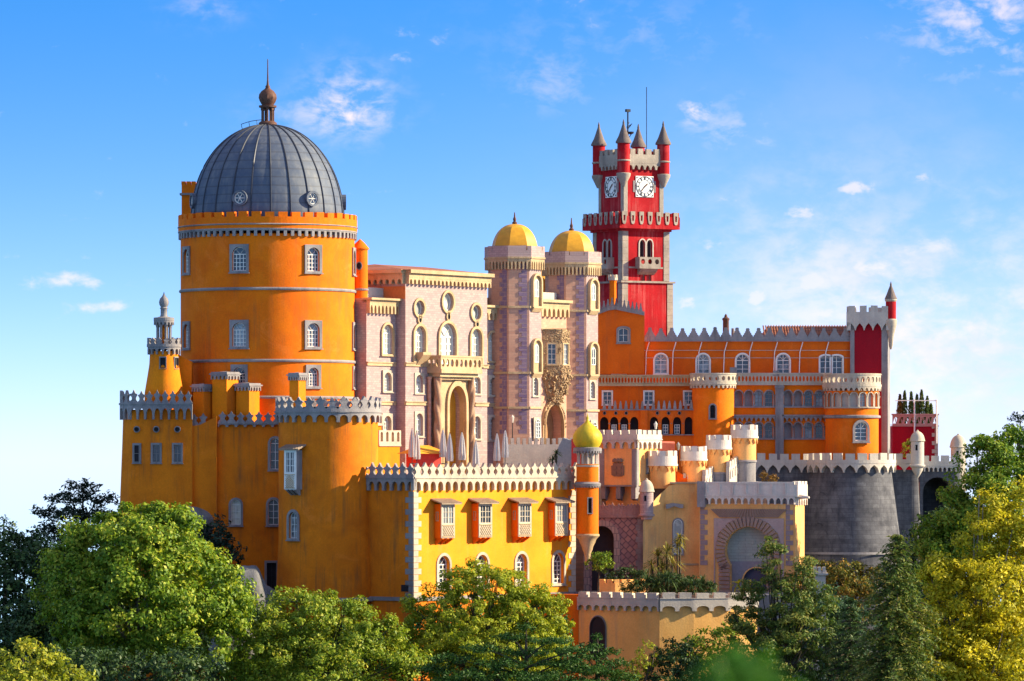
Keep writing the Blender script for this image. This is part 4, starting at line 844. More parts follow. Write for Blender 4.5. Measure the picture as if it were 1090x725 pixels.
def entrance_bay():
    f = Fr(603, Y2 - 3.2, 55); t = thing('entrance_bay', 'carved brown entrance bay with an arched gate between the twin domed towers', 'building', f.o[0], f.o[1], -22, f.a)
    u0, u1 = f.u(560), 0; z = lambda p: f.z(p, f.u(590)); g = f.u(588); a = f.u(577.5); rnd = random.Random(5)
    CARV = stucco('carved_stone', (.50, .29, .15), (.34, .18, .09), (.14, .08, .05), .6, bs=1.0, mottle=.6); CARV2 = stucco('carved_relief_stone', (.56, .38, .22), (.40, .25, .13), (.16, .09, .06), .7, bs=1.0, mottle=.6)
    ga = arch(3.6, z(431) + 12, 'pointed', u=g, z=-12)
    mb = MB(); mb.face([[(u0, -22), (u1, -22), (u1, z(325)), (u0, z(325))], ga], 0, F0); mb.band(ga, -1.2, 0, F0); mb.quad((u1, 0, -22), (u1, 5, -22), (u1, 5, z(325)), (u1, 0, z(325))); mb.quad((u0, 0, z(325)), (u1, 0, z(325)), (u1, 5, z(325)), (u0, 5, z(325))); part('wall', mb, BROWNT, t)
    cornice(t, F0, u0, u1, 0, z(337.5), z(326), z(319.5), .45, 9)
    mb = MB(); mb.block(u0, u1 - .3, z(325), z(311), -4, -1.2); part('attic_wall', mb, LIME, t)
    p = [(a, 0), (a + 1.55, -1.55), (a + 3.2, -1.55), (a + 4.2, -.2)]; m = Path(p); l1, l2 = m.l[1], m.l[2]; cx = a + 1.9
    ow = [(l1 * .5, z(388), .95, z(366.5) - z(388), 'rect'), ((l1 + l2) / 2, z(388), 1.0, z(366.5) - z(388), 'rect')]
    mb = MB(); mb.cylwall(m, 0, m.len, z(399), z(352), [(u - w / 2, u + w / 2, zz, zz + h) for u, zz, w, h, k in ow], .3, 24); mb.poly([m(u, 0, z(399)) for u in m.l])
    for w in ow: window(t, m, *w, b=.16, d=.22, nv=2, nh=4, ms='sandstone', outer='rect')
    for k in range(330):     # carved foliage: scrolls and knobs round the oriel windows
        u = rnd.uniform(.05, m.len - .05); zz = rnd.choice([rnd.uniform(z(365), z(353)), rnd.uniform(z(399), z(389)), rnd.uniform(z(399), z(353))])
        if any(abs(u - w[0]) < .62 and w[1] - .15 < zz < w[1] + w[3] + .15 for w in ow): continue
        b = rnd.uniform(0, 6.28); L = rnd.uniform(.1, .24); mb.tube([m(min(max(u + L * math.cos(b + q) * (q / 2), .01), m.len - .01), .05, zz + L * math.sin(b + q) * (q / 2)) for q in (0, .8, 1.6, 2.4, 3.2)], [.06, .08, .075, .06, .03], 5)
    part('oriel', mb, CARV2, t)
    mb = MB(); mb.block(-.1, m.len + .1, z(352), z(350.3), -.4, .3, m, 1); mb.poly([m(u, .3, z(350.3)) for u in m.l]); part('oriel_cornice', mb, SAND, t)
    mb = MB(); n = 9
    for k in range(n): q = k / (n - 1); kk = 1 - q ** 1.8 * .8; zz = z(399) + (z(431) - z(399)) * q; mb.v += [(cx + (x - cx) * kk, y * kk - .04, zz) for x, y in p]
    for b in range(n - 1):
        for k in range(3): mb.f.append((b * 4 + k, b * 4 + k + 1, b * 4 + 5 + k, b * 4 + 4 + k))
    part('oriel_corbel', mb, CARV, t)
    mb = MB()
    for k in range(190):
        q = rnd.random(); kk = 1 - q ** 1.8 * .75; zz = z(397) + (z(430) - z(397)) * q; P = Path([(cx + (x - cx) * kk, y * kk) for x, y in p]); u = rnd.uniform(.02, P.len - .02); x, y, _ = P(u, .05, 0); pts = [(x, y, zz)]
        for _ in range(5): pts.append((pts[-1][0] + rnd.uniform(-.26, .26), pts[-1][1] + rnd.uniform(-.1, .06), pts[-1][2] + rnd.uniform(-.28, .24)))
        mb.tube(pts, [.07, .11, .12, .11, .08, .03], 6)
    part('carved_branches', mb, CARV2, t, 60)
    mb = MB(); o = arch(4.5, z(428) + 12.3, 'pointed', u=g, z=-12.02); mb.ext(o, -.05, .28, F0, [ga]); o2 = arch(3.9, z(430) + 12.1, 'pointed', u=g, z=-12.01); mb.ext(o2, .28, .4, F0, [[(u, v + .005) for u, v in arch(3.65, z(431) + 12, 'pointed', u=g, z=-12.005)]])
    for k in range(60):
        q = rnd.random() * math.pi; r = 2.12; mb.lathe([(.02, -.11), (.11, -.03), (.1, .06), (.02, .12)], 6, 0, 0) if False else mb.tube([(g + r * math.cos(q), -.3, z(431) - 2.7 + 2.75 * math.sin(q) ** .85), (g + (r + .1) * math.cos(q), -.46, z(431) - 2.6 + 2.75 * math.sin(q) ** .85)], [.12, .05], 6)
    part('gate_arch', mb, CARV2, t)
    mb = MB(); mb.face([arch(3.7, z(430.5) + 12, 'pointed', u=g, z=-12.1)], -1.1, F0); part('gate', mb, stucco('gate_wood', (.44, .22, .10), (.3, .14, .06), (.1, .06, .05), .5), t)
    for x in (g - 2.35, g + 2.45): mb = MB(); mb.tube([(x, -.3 + .08 * math.sin(k * 1.7), -12 + k * .5) for k in range(17)], [.2 + .07 * math.sin(k * 2.2) for k in range(17)], 8); part('knotted_column', mb, CARV2, t, 60)
entrance_bay()
def rear_dome():
    Y = PF.Y(PF.u(585)) + 9; s = S(Y); t = thing('rear_dome_tower', 'yellow dome half hidden behind the twin towers', 'tower', X(573, Y), Y, -5); z = lambda p: Z(p, Y)
    mb = MB(); mb.lathe([(18 * s, -5), (18 * s, z(313))], 24); part('wall', mb, PINK, t)
    mb = MB(); mb.lathe([(r, zz) for r, zz in dome_prof(17 * s, z(282) - z(313), z(313))], 16); part('dome', mb, GOLD, t, 30)
rear_dome()

# ------------------------------------------------------------------ the red clock tower
BROWNST = stucco('weathered_cone_stone', (.22, .17, .15), (.13, .10, .10), (.06, .05, .05), .7, bs=.6, mottle=.4)
CLOCKST = stucco('clock_tower_stone', (.44, .375, .31), (.27, .23, .20), (.10, .09, .08), .85, bs=.6, mottle=.4)
def clock_tower():
    Y = 68; a = 30.6; f = Fr(662, Y, a); s = S(Y); t = thing('clock_tower', 'tall red clock tower with pale corner stones and four conical turrets', 'clock tower', f.o[0], f.o[1], -20, f.a)
    W = 7.05 * s / .1124; u1 = f.u(716); W = u1; z = lambda p: Z(p, Y + 1)
    def sq(x0, w):   # four faces of a square of side w whose near corner is at (x0, x0)
        return [Flat(x0 + 0, x0, 0), Flat(x0 + w, x0, 90), Flat(x0 + w, x0 + w, 180), Flat(x0, x0 + w, 270)]
    lo = sq(0, W); mb = MB(); mb.block(0, W, -20, z(301), -W, 0); part('lower_shaft', mb, RED, t)
    mb = MB(); mb.block(-.25, W + .25, z(301), z(299), -W - .25, .25); part('string_course', mb, CLOCKST, t)
    e = .25; Wm = W - .55; mi = sq(e * .5, Wm); mb = MB()
    gw = [(Wm * .5 - .52, z(274), .78, z(255) - z(274), 'pointed'), (Wm * .5 + .52, z(274), .78, z(255) - z(274), 'pointed'), (Wm * .5 - .45, z(300), .7, z(290) - z(300), 'round'), (Wm * .5 + .45, z(300), .7, z(290) - z(300), 'round')]
    for i, m in enumerate(mi):
        hl = [arch(w, h, k, u=u, z=zz) for u, zz, w, h, k in gw] if i in (0, 3) else []
        mb.face([[(0, z(299)), (Wm, z(299)), (Wm, z(241)), (0, z(241))]] + [[(u, max(v, z(299) + .02)) for u, v in l] for l in hl], 0, m)
        for l in hl: mb.band(l, -.5, 0, m)
    part('middle_shaft', mb, RED, t)
    for m in (mi[0], mi[3]):
        for i, w in enumerate(gw): window(t, m, *w, b=.16 if i < 2 else 0, d=.4, nv=1, nh=1, ms='whitewashed_stone', mp='dark_opening' if i < 2 else 'red_canvas', mf='grey_stone')
        zb = z(286); bb = MB(); bb.block(Wm * .5 - 1.5, Wm * .5 + 1.5, zb, zb + .3, 0, 1.0, m); bb.ext([(0, 0), (.9, 0), (.5, -.4), (0, -.7)], Wm * .5 - 1.2, Wm * .5 + 1.2, (lambda m: lambda a_, w_, z_: m(w_, a_, zb + z_))(m)); pierced(bb, Wm * .5 - 1.5, Wm * .5 + 1.5, zb + .3, zb + 1.4, .85, 1.0, m, 3, .3); 
        bb.block(Wm * .5 - 1.5, Wm * .5 - 1.35, zb + .3, zb + 1.4, 0, .85, m); bb.block(Wm * .5 + 1.35, Wm * .5 + 1.5, zb + .3, zb + 1.4, 0, .85, m); part('balcony', bb, CLOCKST, t)
        bb = MB(); bb.block(.9, Wm - .9, zb + .05, zb + .25, -.1, .05, m); part('string_course', bb, CLOCKST, t)
    for fs, w, za, zb in ((lo, W, -20, z(301.5)), (mi, Wm, z(298.5), z(242))):
        for i in range(4):
            mb = MB()
            for m, ua, ub in ((fs[i - 1], w - .82, w), (fs[i], 0.0, .82)):
                zz = za
                while zz < zb - .1: mb.block(ua, ub, zz, min(zz + .78, zb), -.2, .07, m); zz += .8
            part('quoin', mb, CLOCKST, t)
    # gallery
    o = .95; go = sq(e * .5 - o, Wm + 2 * o); G = Wm + 2 * o; mb = MB()
    mb.block(-.3 + e * .5, Wm + .3, z(246), z(243.5), -Wm - .3, .3 - e * .5); mb.block(e * .5 - o, e * .5 + Wm + o, z(243.5), z(241), -e * .5 - Wm - o, -e * .5 + o); part('gallery_floor', mb, RED, t)
    mb = MB()
    for m in go: mb.block(0, G, z(241), z(230.5), -.3, 0, m); merlons(mb, 0, G, z(231), z(226), -.3, 0, m, 7, 'square', .62)
    part('gallery_parapet', mb, RED, t)
    mb = MB()
    for m in go:
        p = G / 7
        for k in range(7): mb.ext([(p * (k + .5) + a_ * p * .52, z(239) + b_ * (z(225.6) - z(239))) for a_, b_ in [(-.38, .12), (-.2, 0), (.2, 0), (.38, .12), (.5, .5), (.5, 1), (-.5, 1), (-.5, .5)]], -.05, .09, m, [[(p * (k + .5) + a_ * p * .24, z(239) + b_ * (z(225.6) - z(239))) for a_, b_ in [(-.4, .25), (.4, .25), (.5, .7), (-.5, .7)]]])
    part('shield_tiles', mb, CLOCKST, t)
    # upper shaft
    x0 = (W - 5.75) / 2 * .55 + .2; Wu = f.u(706, -x0) - x0; up = sq(x0, Wu); mb = MB(); mb.block(x0, x0 + Wu, z(243), z(160), -x0 - Wu, -x0); part('upper_shaft', mb, RED, t)
    for i in range(4):
        mb = MB(); mb.block(Wu - .55, Wu, z(232), z(184), -.2, .06, up[i - 1]); mb.block(0, .55, z(232), z(184), -.2, .06, up[i]); part('quoin', mb, CLOCKST, t)
    mb = MB()
    for m in up: corbels(mb, .4, Wu - .4, z(180), z(173.5), -.1, .35, m, 6, .3, 'pointed'); mb.block(.3, Wu - .3, z(173.5), z(164), -.05, .37, m); merlons(mb, .5, Wu - .5, z(164), z(158), -.02, .37, m, 4, 'square', .62)
    part('parapet', mb, CLOCKST, t)
    for i, (qx, qy) in enumerate(((x0, x0), (x0 + Wu, x0), (x0 + Wu, x0 + Wu), (x0, x0 + Wu))):
        mb = MB(); r = .76; mb.lathe([(.25, z(198)), (.4, z(195)), (.85, z(187)), (.88, z(184.5)), (r, z(184))], 20, qx, qy); tu = part('turret_corbel', mb, CLOCKST, t, 40)
        mb = MB(); mb.lathe([(r, z(184.2)), (r, z(152))], 20, qx, qy); part('turret', mb, RED, t, 40)
        mb = MB(); mb.lathe([(r, z(172)), (r + .1, z(171.5)), (r + .1, z(170.5)), (r, z(170))], 20, qx, qy); part('turret_ring', mb, CLOCKST, t, 40)
        mb = MB(); mb.lathe([(.95, z(152.6)), (.97, z(151)), (.62, z(145)), (.34, z(138)), (.12, z(132)), (.14, z(131)), (.03, z(127))], 20, qx, qy); part('turret_cone', mb, BROWNST, t, 50)
    # clocks
    for m in (up[0], up[3]):
        cu = Wu / 2 + .12; zc = z(198); R = 1.27; mb = MB(); mb.block(cu - R, cu + R, zc - R, zc + R, -.1, .1, m)
        fo = [(cu + R * .98 * math.cos(2 * math.pi * k / 32), zc + R * .98 * math.sin(2 * math.pi * k / 32)) for k in range(32)]; cl = part('clock', mb, CLOCKW, t)
        mb = MB(); mb.ext(fo, .1, .13, m, [[(cu + (u - cu) * .93, zc + (v - zc) * .93) for u, v in fo]]); mb.ext([(cu + (u - cu) * .66, zc + (v - zc) * .66) for u, v in fo], .1, .125, m, [[(cu + (u - cu) * .63, zc + (v - zc) * .63) for u, v in fo]])
        for sx in (-1, 1):
            for sy in (-1, 1): mb.ext([(cu + sx * R * .92, zc + sy * R * .92), (cu + sx * R * .72, zc + sy * R * .92), (cu + sx * R * .92, zc + sy * R * .72)], .1, .12, m)
        NUM = ['XII', 'I', 'II', 'III', 'IIII', 'V', 'VI', 'VII', 'VIII', 'IX', 'X', 'XI']
        for k, tx in enumerate(NUM):
            a_ = math.pi / 2 - k * math.pi / 6; wd = {'I': .075, 'V': .14, 'X': .14}; tot = sum(wd[c] for c in tx); x = -tot / 2
            def P(lx, ly):   # numeral upright along the radius
                rr = R * .79 + ly; return (cu + rr * math.cos(a_) + lx * math.sin(a_), zc + rr * math.sin(a_) - lx * math.cos(a_))
            for c in tx:
                w = wd[c]; xc = x + w / 2; hh = .16; st = {'I': [((0, -1), (0, 1))], 'V': [((-.4, 1), (0, -1)), ((.4, 1), (0, -1))], 'X': [((-.4, 1), (.4, -1)), ((.4, 1), (-.4, -1))]}[c]
                for (ax, ay), (bx, by) in st:
                    A = P(xc + ax * w, ay * hh); B = P(xc + bx * w, by * hh); dx, dy = B[0] - A[0], B[1] - A[1]; L = math.hypot(dx, dy); nx, ny = -dy / L * .022, dx / L * .022
                    mb.ext([(A[0] + nx, A[1] + ny), (B[0] + nx, B[1] + ny), (B[0] - nx, B[1] - ny), (A[0] - nx, A[1] - ny)], .1, .124, m)
                x += w
        part('dial_numerals', mb, IRON, cl)
        for ang, L, wd, hn in ((90 - 1.62 * 30, .62, .075, 'hour_hand'), (90 - 37 * 6, .98, .05, 'minute_hand')):
            a_ = R_(ang); ca, sa = math.cos(a_), math.sin(a_); mb = MB(); mb.ext([(cu + x * ca - y * sa, zc + x * sa + y * ca) for x, y in [(-.18, -wd), (L * .7, -wd), (L, 0), (L * .7, wd), (-.18, wd)]], .14, .17, m); part(hn, mb, RUST, cl)
        for sx in (-1, 1): mb = MB(); mb.block(cu + sx * (R + .22) - .12, cu + sx * (R + .22) + .12, zc - .7, zc + .7, -.1, .05, m); part('slit_panel', mb, STONE, t)
    mb = MB(); xx, yy = x0 + Wu * .8, x0 + Wu * .35; mb.tube([(xx, yy, z(165)), (xx, yy, z(90))], .045, 6); part('antenna', mb, IRON, t)
    mb = MB(); xx, yy = x0 + Wu * .42, x0 + Wu * .5; mb.tube([(xx, yy, z(165)), (xx, yy, z(115))], .09, 6); mb.block(xx - .28, xx + .28, z(117), z(114), -yy - .2, -yy + .2); [mb.tube([(xx, yy, z(146) + .25 * k), (xx + .55 * math.cos(k), yy + .5 * math.sin(k), z(140) + .2 * k)], .05, 5) for k in range(8)]; mb.lathe([(.02, z(141)), (.36, z(140)), (.42, z(138))], 14, xx + .4, yy); part('camera_mast', mb, IRON, t)
clock_tower()
def small_turret():
    Y = 61; t = thing('chimney_turret', 'little orange turret with a notched cap below the clock tower', 'chimney', X(652.5, Y), Y, Z(340, Y), R_(20)); z = lambda p: Z(p, Y); r = 4.2 * S(Y)
    mb = MB(); mb.lathe([(r, z(340)), (r * .9, z(302)), (r * 1.1, z(298))], 8); part('shaft', mb, ORANGE, t)
    m = Cyl(r * 1.12); mb = MB(); mb.block(-math.pi * m.r, math.pi * m.r, z(298.5), z(295.5), -.4, .1, m, 8); merlons(mb, -math.pi * m.r, math.pi * m.r, z(295.5), z(292.5), -.12, .1, m, 8, 'square', .6); part('cap', mb, PALE, t)
small_turret()
# ------------------------------------------------------------------ the orange wing on the right
def orange_wing():
    Y = 58; f = Fr(637, Y, 0); t = thing('orange_wing', 'long deep orange wing with white arched windows and stepped cresting', 'building', f.o[0], Y, -20); u = lambda p: f.u(p); z = lambda p: Z(p, Y)
    W = u(906); wins = [(u(p), z(397.5), w, z(377) - z(397.5), k) for p, w, k in ((659, 1.45, 'round'), (703.5, 1.5, 'round'), (748.4, 1.5, 'round'), (790.4, 1.5, 'round'), (833.6, 1.5, 'round'))] + [(u(879), z(398), 1.35, z(378.5) - z(398), 'flatarch'), (u(890.5), z(398), 1.35, z(378.5) - z(398), 'flatarch')]
    mb = MB(); shell(mb, -1, W, -20, z(362), 9, F0, wins, .35); part('wall', mb, DEEP, t)
    for i, w in enumerate(wins): window(t, F0, *w, b=.17, d=.25, nv=2, nh=3, ms='white_paint', mp='brown_shutter' if i == 0 else 'window_glass', proud=.12)
    mb = MB(); merlons(mb, u(686), W, z(358.5), z(348.5), -.3, .1, F0, 19, 'step', .96); mb.block(u(685), W, z(362.5), z(358.5), -.4, .15); mb.block(u(685), W, z(363.5), z(362.5), -.4, .3); part('cresting', mb, STONE, t)
    # tiled roof behind, higher on the right
    mb = MB(); a, b = u(812), W + .5; mb.v += [(a, 1.0, z(358)), (b, 1.0, z(358)), (b, 5, z(346)), (a + .8, 5, z(346)), (a, 9, z(358)), (b, 9, z(358))]; mb.f += [(0, 1, 2, 3), (3, 2, 5, 4), (0, 3, 4), (1, 2, 5)]
    for k in range(34): x = a + .3 + (b - a - .5) * k / 33; mb.tube([(x, 1.0, z(358) + .05), (x, 5, z(346) + .05)], .09, 5)
    part('roof', mb, TERRA, t)
    for px in (687, 715.5, 743, 770, 797, 823.5, 850.5, 878): mb = MB(); mb.tube([(u(px) + .45, -.16, z(364)), (u(px) + .1, -.16, z(375)), (u(px), -.16, z(400))], .06, 6); part('drainpipe', mb, WHITE, t)
    mb = MB()
    for py in (373, 381): mb.tube([(0, -.1, z(py)), (W, -.1, z(py))], .035, 5)
    part('cable', mb, LIME, t)
    mb = MB(); x = u(773.5); mb.lathe([(.38, z(360)), (.36, z(341)), (.44, z(340)), (.44, z(338.5)), (.2, z(337)), (.16, z(335)), (.02, z(333.5))], 12, x, 2); part('chimney', mb, RUST, t, 40)
    mb = MB(); mb.lathe([(.2, z(360)), (.18, z(349))], 8, u(781), 2); part('vent', mb, STONE, t)
orange_wing()
def gable_block():
    Y = 56.5; f = Fr(636, Y, 0); t = thing('gabled_block', 'small orange block with a sloped stepped crest in front of the clock tower', 'building', f.o[0], Y, Z(400, Y)); u = lambda p: f.u(p); z = lambda p: Z(p, Y); W = u(686)
    wn = [(u(663.6), z(364), 1.15, z(349.5) - z(364), 'flatarch')]; l = arch(wn[0][2], wn[0][3], 'flatarch', u=wn[0][0], z=wn[0][1]); top = [(W, z(335)), (u(655), z(328.5)), (u(648), z(328)), (0, z(335))]
    mb = MB(); mb.face([[(0, z(398)), (W, z(398))] + top, l], 0, F0); mb.band(l, -.3, 0, F0); mb.quad((W, 0, z(398)), (W, 4, z(398)), (W, 4, z(335)), (W, 0, z(335))); part('wall', mb, DEEP, t)
    for w in wn: window(t, F0, *w, b=.26, d=.22, nv=2, nh=2, ms='grey_stone', proud=.14)
    mb = MB(); pts = [(0, 335), (648, 328), (655, 328.5), (686, 335)]
    def top_at(px): return 328 + max(0, (px - 652) / 34 * 7) if px > 652 else 328 + (652 - px) / 16 * 6
    for k in range(11):
        c = 638.5 + k * 4.35; za = z(top_at(c)); p = 4.35 * S(Y); sh = [(x * p * .94 + u(c), za + .3 + y * .95) for x, y in MERL['step']]; mb.ext(sh, -.3, .12)
    seg = [636, 648, 655, 664, 672, 686]
    for a, b in zip(seg, seg[1:]): mb.ext([(u(a), z(top_at(a)) - .1), (u(b), z(top_at(b)) - .1), (u(b), z(top_at(b)) + .36), (u(a), z(top_at(a)) + .36)], -.4, .22)
    part('cresting', mb, STONE, t)
gable_block()
def arcade(t, m, us, zb, zt, w, mat_in, col=STONE, wall=None, sill=.16):
    """row of arches already cut in the wall: columns, back panes and a sill"""
    for i in range(len(us) + 1):
        ux = us[i] - (us[1] - us[0]) / 2 if i < len(us) else us[-1] + (us[1] - us[0]) / 2
        x, y, _ = m(ux, .0, 0); mb = MB(); mb.lathe([(.17, zb), (.17, zb + .12), (.1, zb + .2), (.09, zt - w * .5 - .2), (.17, zt - w * .5)], 8, x, y); part('column', mb, col, t, 40)
    mb = MB(); L = us[0] - (us[1] - us[0]) * .6; R = us[-1] + (us[1] - us[0]) * .6; mb.block(L, R, zb - sill, zb - .003, -.2, .16, m, 8); part('sill', mb, col, t)
    for ux in us:
        o = arch(w + .26, zt - zb + .13, 'round', u=ux, z=zb + .01); i_ = arch(w, zt - zb, 'round', u=ux, z=zb + .01); mb = MB()
        mb.ext([p for p in o if p[1] > zt - w * .6] + [p for p in reversed(i_) if p[1] > zt - w * .6], -.02, .08, m); part('arch_moulding', mb, col, t)
def arcade_block():
    Y = 55; f = Fr(636, Y, 0); t = thing('arcaded_block', 'orange block with pointed arcades and small grey teeth below a brown terrace rail', 'building', f.o[0], Y, -20); u = lambda p: f.u(p); z = lambda p: Z(p, Y); W = u(742)
    wins = [(u(p), z(430.5), 1.0, z(417) - z(430.5), 'rect') for p in (646.5, 690.6, 733)]
    mb = MB(); shell(mb, -1, W, z(440), z(410), 4, F0, wins, .3); part('upper_wall', mb, DEEP, t)
    for w in wins: window(t, F0, *w, b=.16, d=.22, nv=2, nh=3, ms='white_paint', mf='white_paint')
    mb = MB(); pierced(mb, -1, W, z(409), z(400.5), .1, .3, F0, 34, .36); mb.block(-1, W, z(400.5), z(399), .05, .38); mb.block(-1, W, z(411), z(409), -1, .5); part('terrace_rail', mb, SAND, t)
    q = Flat(0, -2.2, 0); mb = MB(); ar = []
    for g, n in (((637.5, 680), 4), ((689.5, 738.5), 4)):
        p = (g[1] - g[0]) / n; ar.append([u(g[0] + p * (k + .5)) for k in range(n)])
    hl = [(ux, z(462.5), .98, z(444) - z(462.5), 'pointed') for us in ar for ux in us]
    shell(mb, -1, W, -20, z(436), 2.19, q, hl, .8); part('lower_wall', mb, DEEP, t)
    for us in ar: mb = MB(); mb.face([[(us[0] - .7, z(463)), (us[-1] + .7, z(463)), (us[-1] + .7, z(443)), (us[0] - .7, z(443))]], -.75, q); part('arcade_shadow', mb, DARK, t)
    for us in ar:
        mb = MB(); mb.block(us[0] - .7, us[-1] + .7, z(463.5), z(462.5), -.2, .2, q); part('sill', mb, STONE, t)
        for a, b in zip(us, us[1:]): x, y, _ = q((a + b) / 2, -.12, 0); mb = MB(); mb.lathe([(.15, z(462.5)), (.08, z(461)), (.08, z(453)), (.16, z(450.5))], 8, x, y); part('column', mb, STONE, t, 40)
    for us in ar:
        for ux in us[1:3]: window(t, Flat(0, -1.6, 0), ux, z(462), .62, 1.1, 'rect', 0, d=.0, nv=2, nh=3)
    mb = MB(); merlons(mb, u(640), u(738), z(436), z(426.5), -.25, 0, q, 17, 'tooth', .66); mb.block(-1, W, z(437), z(435.8), -.3, .15, q); part('teeth', mb, STONE, t)
    for px in (643, 655, 666, 699, 711, 722.5): window(t, q, u(px), z(441.5), .3, .34, 'circle', .05, d=-.05, nv=1, nh=1, mp='dark_opening')
    mb = MB(); mb.block(u(681), u(688.5), -20, z(437), 0, .35, q); part('pilaster', mb, DEEP, t)
arcade_block()
def oriel_turret():
    Y = 53.5; s = S(Y); r = 22.3 * s; t = thing('terrace_turret', 'round orange turret with a carved stone balcony ring in the middle of the wing', 'turret', X(759, Y), Y, -20); z = lambda p: Z(p, Y - r); m = Cyl(r); pi = math.pi * r
    h = [(-.06 * r - .3, -.06 * r + .3, z(445), z(431))]; mb = MB(); mb.cylwall(m, -pi, pi, -20, z(411), h, .35, 48); part('wall', mb, ORANGE, t, 30); window(t, m, -.06 * r, z(445), .6, z(431) - z(445), 'round', .18, d=.3, nv=1, nh=2, ms='grey_stone', mp='dark_opening')
    mb = MB(); corbels(mb, -pi, pi, z(413), z(409), -.1, .25, m, 30, .4); mb.block(-pi, pi, z(409), z(407), -.4, .32, m, 48); pierced(mb, -pi, pi, z(407), z(398.5), .05, .25, m, 22, .3); mb.block(-pi, pi, z(398.5), z(397), 0, .3, m, 48); part('balcony_ring', mb, PALE, t)
    mb = MB(); mb.lathe([(r + .1, z(407)), (.1, z(407) + .01)], 32); part('terrace_floor', mb, STONE, t)
oriel_turret()
def loggia_block():
    Y = 54; f = Fr(778, Y, 0); t = thing('loggia_block', 'orange two storey loggia with rows of grey arches and a pierced white rail', 'building', f.o[0], Y, -20); u = lambda p: f.u(p); z = lambda p: Z(p, Y); W = u(884)
    A = [u(p) for p in (786.2, 797, 807.6, 818.4)]; B = [u(p) for p in (838.8, 849.6, 860.6, 872)]
    hl = [(x, zb, .92, zt - zb, 'round') for zb, zt in ((z(432.5), z(416)), (z(466.5), z(450))) for x in A + B]
    mb = MB(); shell(mb, 0, W, -20, z(410), 4, F0, hl, .7); part('wall', mb, ORANGE, t)
    for i, (x, zz, w, h, k) in enumerate(hl):
        window(t, F0, x, zz, .92, h, 'round', 0, d=.55, nv=2 if i % 4 in (2, 3) else 1, nh=3 if i % 4 in (2, 3) else 1, mf='grey_stone', mp='window_glass' if i % 4 in (2, 3) else 'grey_stone')
    for zb, zt in ((z(432.5), z(416)), (z(466.5), z(450))):
        for us in (A, B): arcade(t, F0, us, zb, zt, .92, None)
    for us in (A, B): mb = MB(); a, b = us[0] - .7, us[-1] + .7; corbels(mb, a, b, z(448.5), z(443), -.05, .3, F0, 9, .3, 'pointed'); mb.block(a, b, z(443), z(441.5), -.05, .4); part('scalloped_eave', mb, STONE, t)
    mb = MB(); mb.block(u(825.2), u(834), -20, z(410), 0, .4); mb.block(u(824.5), u(834.7), z(413), z(411), -.05, .48); part('pilaster', mb, STONE, t)
    mb = MB(); mb.block(0, W, z(410), z(408), -1, .35); pierced(mb, u(781), W, z(408), z(398.5), .1, .28, F0, 27, .33); mb.block(0, W, z(398.5), z(397), .05, .34); part('terrace_rail', mb, PALE, t)
    for px in (826, 852): mb = MB(); mb.block(u(px) - .35, u(px) + .35, z(400), z(394.5), -.15, .32) if px < 830 else mb.block(u(779.5) - .3, u(779.5) + .5, z(409), z(391), 0, .4); part('rail_post', mb, STONE, t)
loggia_block()
def round_bay():
    Y = 53; s = S(Y); r = 28.3 * s; t = thing('round_bay', 'round orange bay with an arcade and pierced rail before the red corner tower', 'tower', X(906.8, Y), Y, -20); z = lambda p: Z(p, Y - r); m = Cyl(r); pi = math.pi * r
    us = [r * R_(-78 + 19.5 * k) for k in range(9)]; hl = [(x - .42, x + .42, z(433), z(418.5)) for x in us]; wu = r * R_(16)
    mb = MB(); mb.cylwall(m, -pi, pi, -20, z(415.8), [(wu - .75, wu + .75, z(469), z(449.5))] + hl, .45, 60); part('wall', mb, ORANGE, t, 30)
    for i, x in enumerate(us): window(t, m, x, z(433), .82, z(418) - z(433), 'round', .1, d=.35, nv=2 if i == 5 else 1, nh=2 if i == 5 else 1, ms='pale_stone', mf='whitewashed_stone', mp='window_glass' if i in (1, 5) else 'whitewashed_stone')
    mb = MB(); w = .98
    mb.block(us[0] - .6, us[-1] + .6, z(434.6), z(433), -.1, .15, m, 32); part('sill', mb, PALE, t)
    for k in range(10): a = R_(-78 + 19.5 * (k - .5)); mb = MB(); mb.lathe([(.14, z(433)), (.08, z(431.5)), (.08, z(424)), (.16, z(421.5))], 8, (r + .06) * math.sin(a), -(r + .06) * math.cos(a)); part('column', mb, PALE, t, 40)
    window(t, m, wu, z(469), 1.5, z(449.5) - z(469), 'round', .3, d=.3, nv=2, nh=3, ms='grey_stone')
    mb = MB(); z0 = z(443.5); mb.lathe([(r, z0 - .2), (r + .25, z0 - .12), (r + .25, z0 + .12), (r, z0 + .2)], 60); part('string_course', mb, STONE, t)
    mb = MB(); corbels(mb, -pi, pi, z(416), z(411.5), -.1, .32, m, 34, .35, 'pointed'); mb.block(-pi, pi, z(411.5), z(409), -.4, .36, m, 60); pierced(mb, -pi, pi, z(409), z(399), .1, .28, m, 30, .32); mb.block(-pi, pi, z(399), z(397.4), .05, .34, m, 60); part('balcony_ring', mb, PALE, t)
    mb = MB(); mb.lathe([(r + .1, z(409)), (.1, z(409) + .01)], 32); part('terrace_floor', mb, STONE, t)
round_bay()
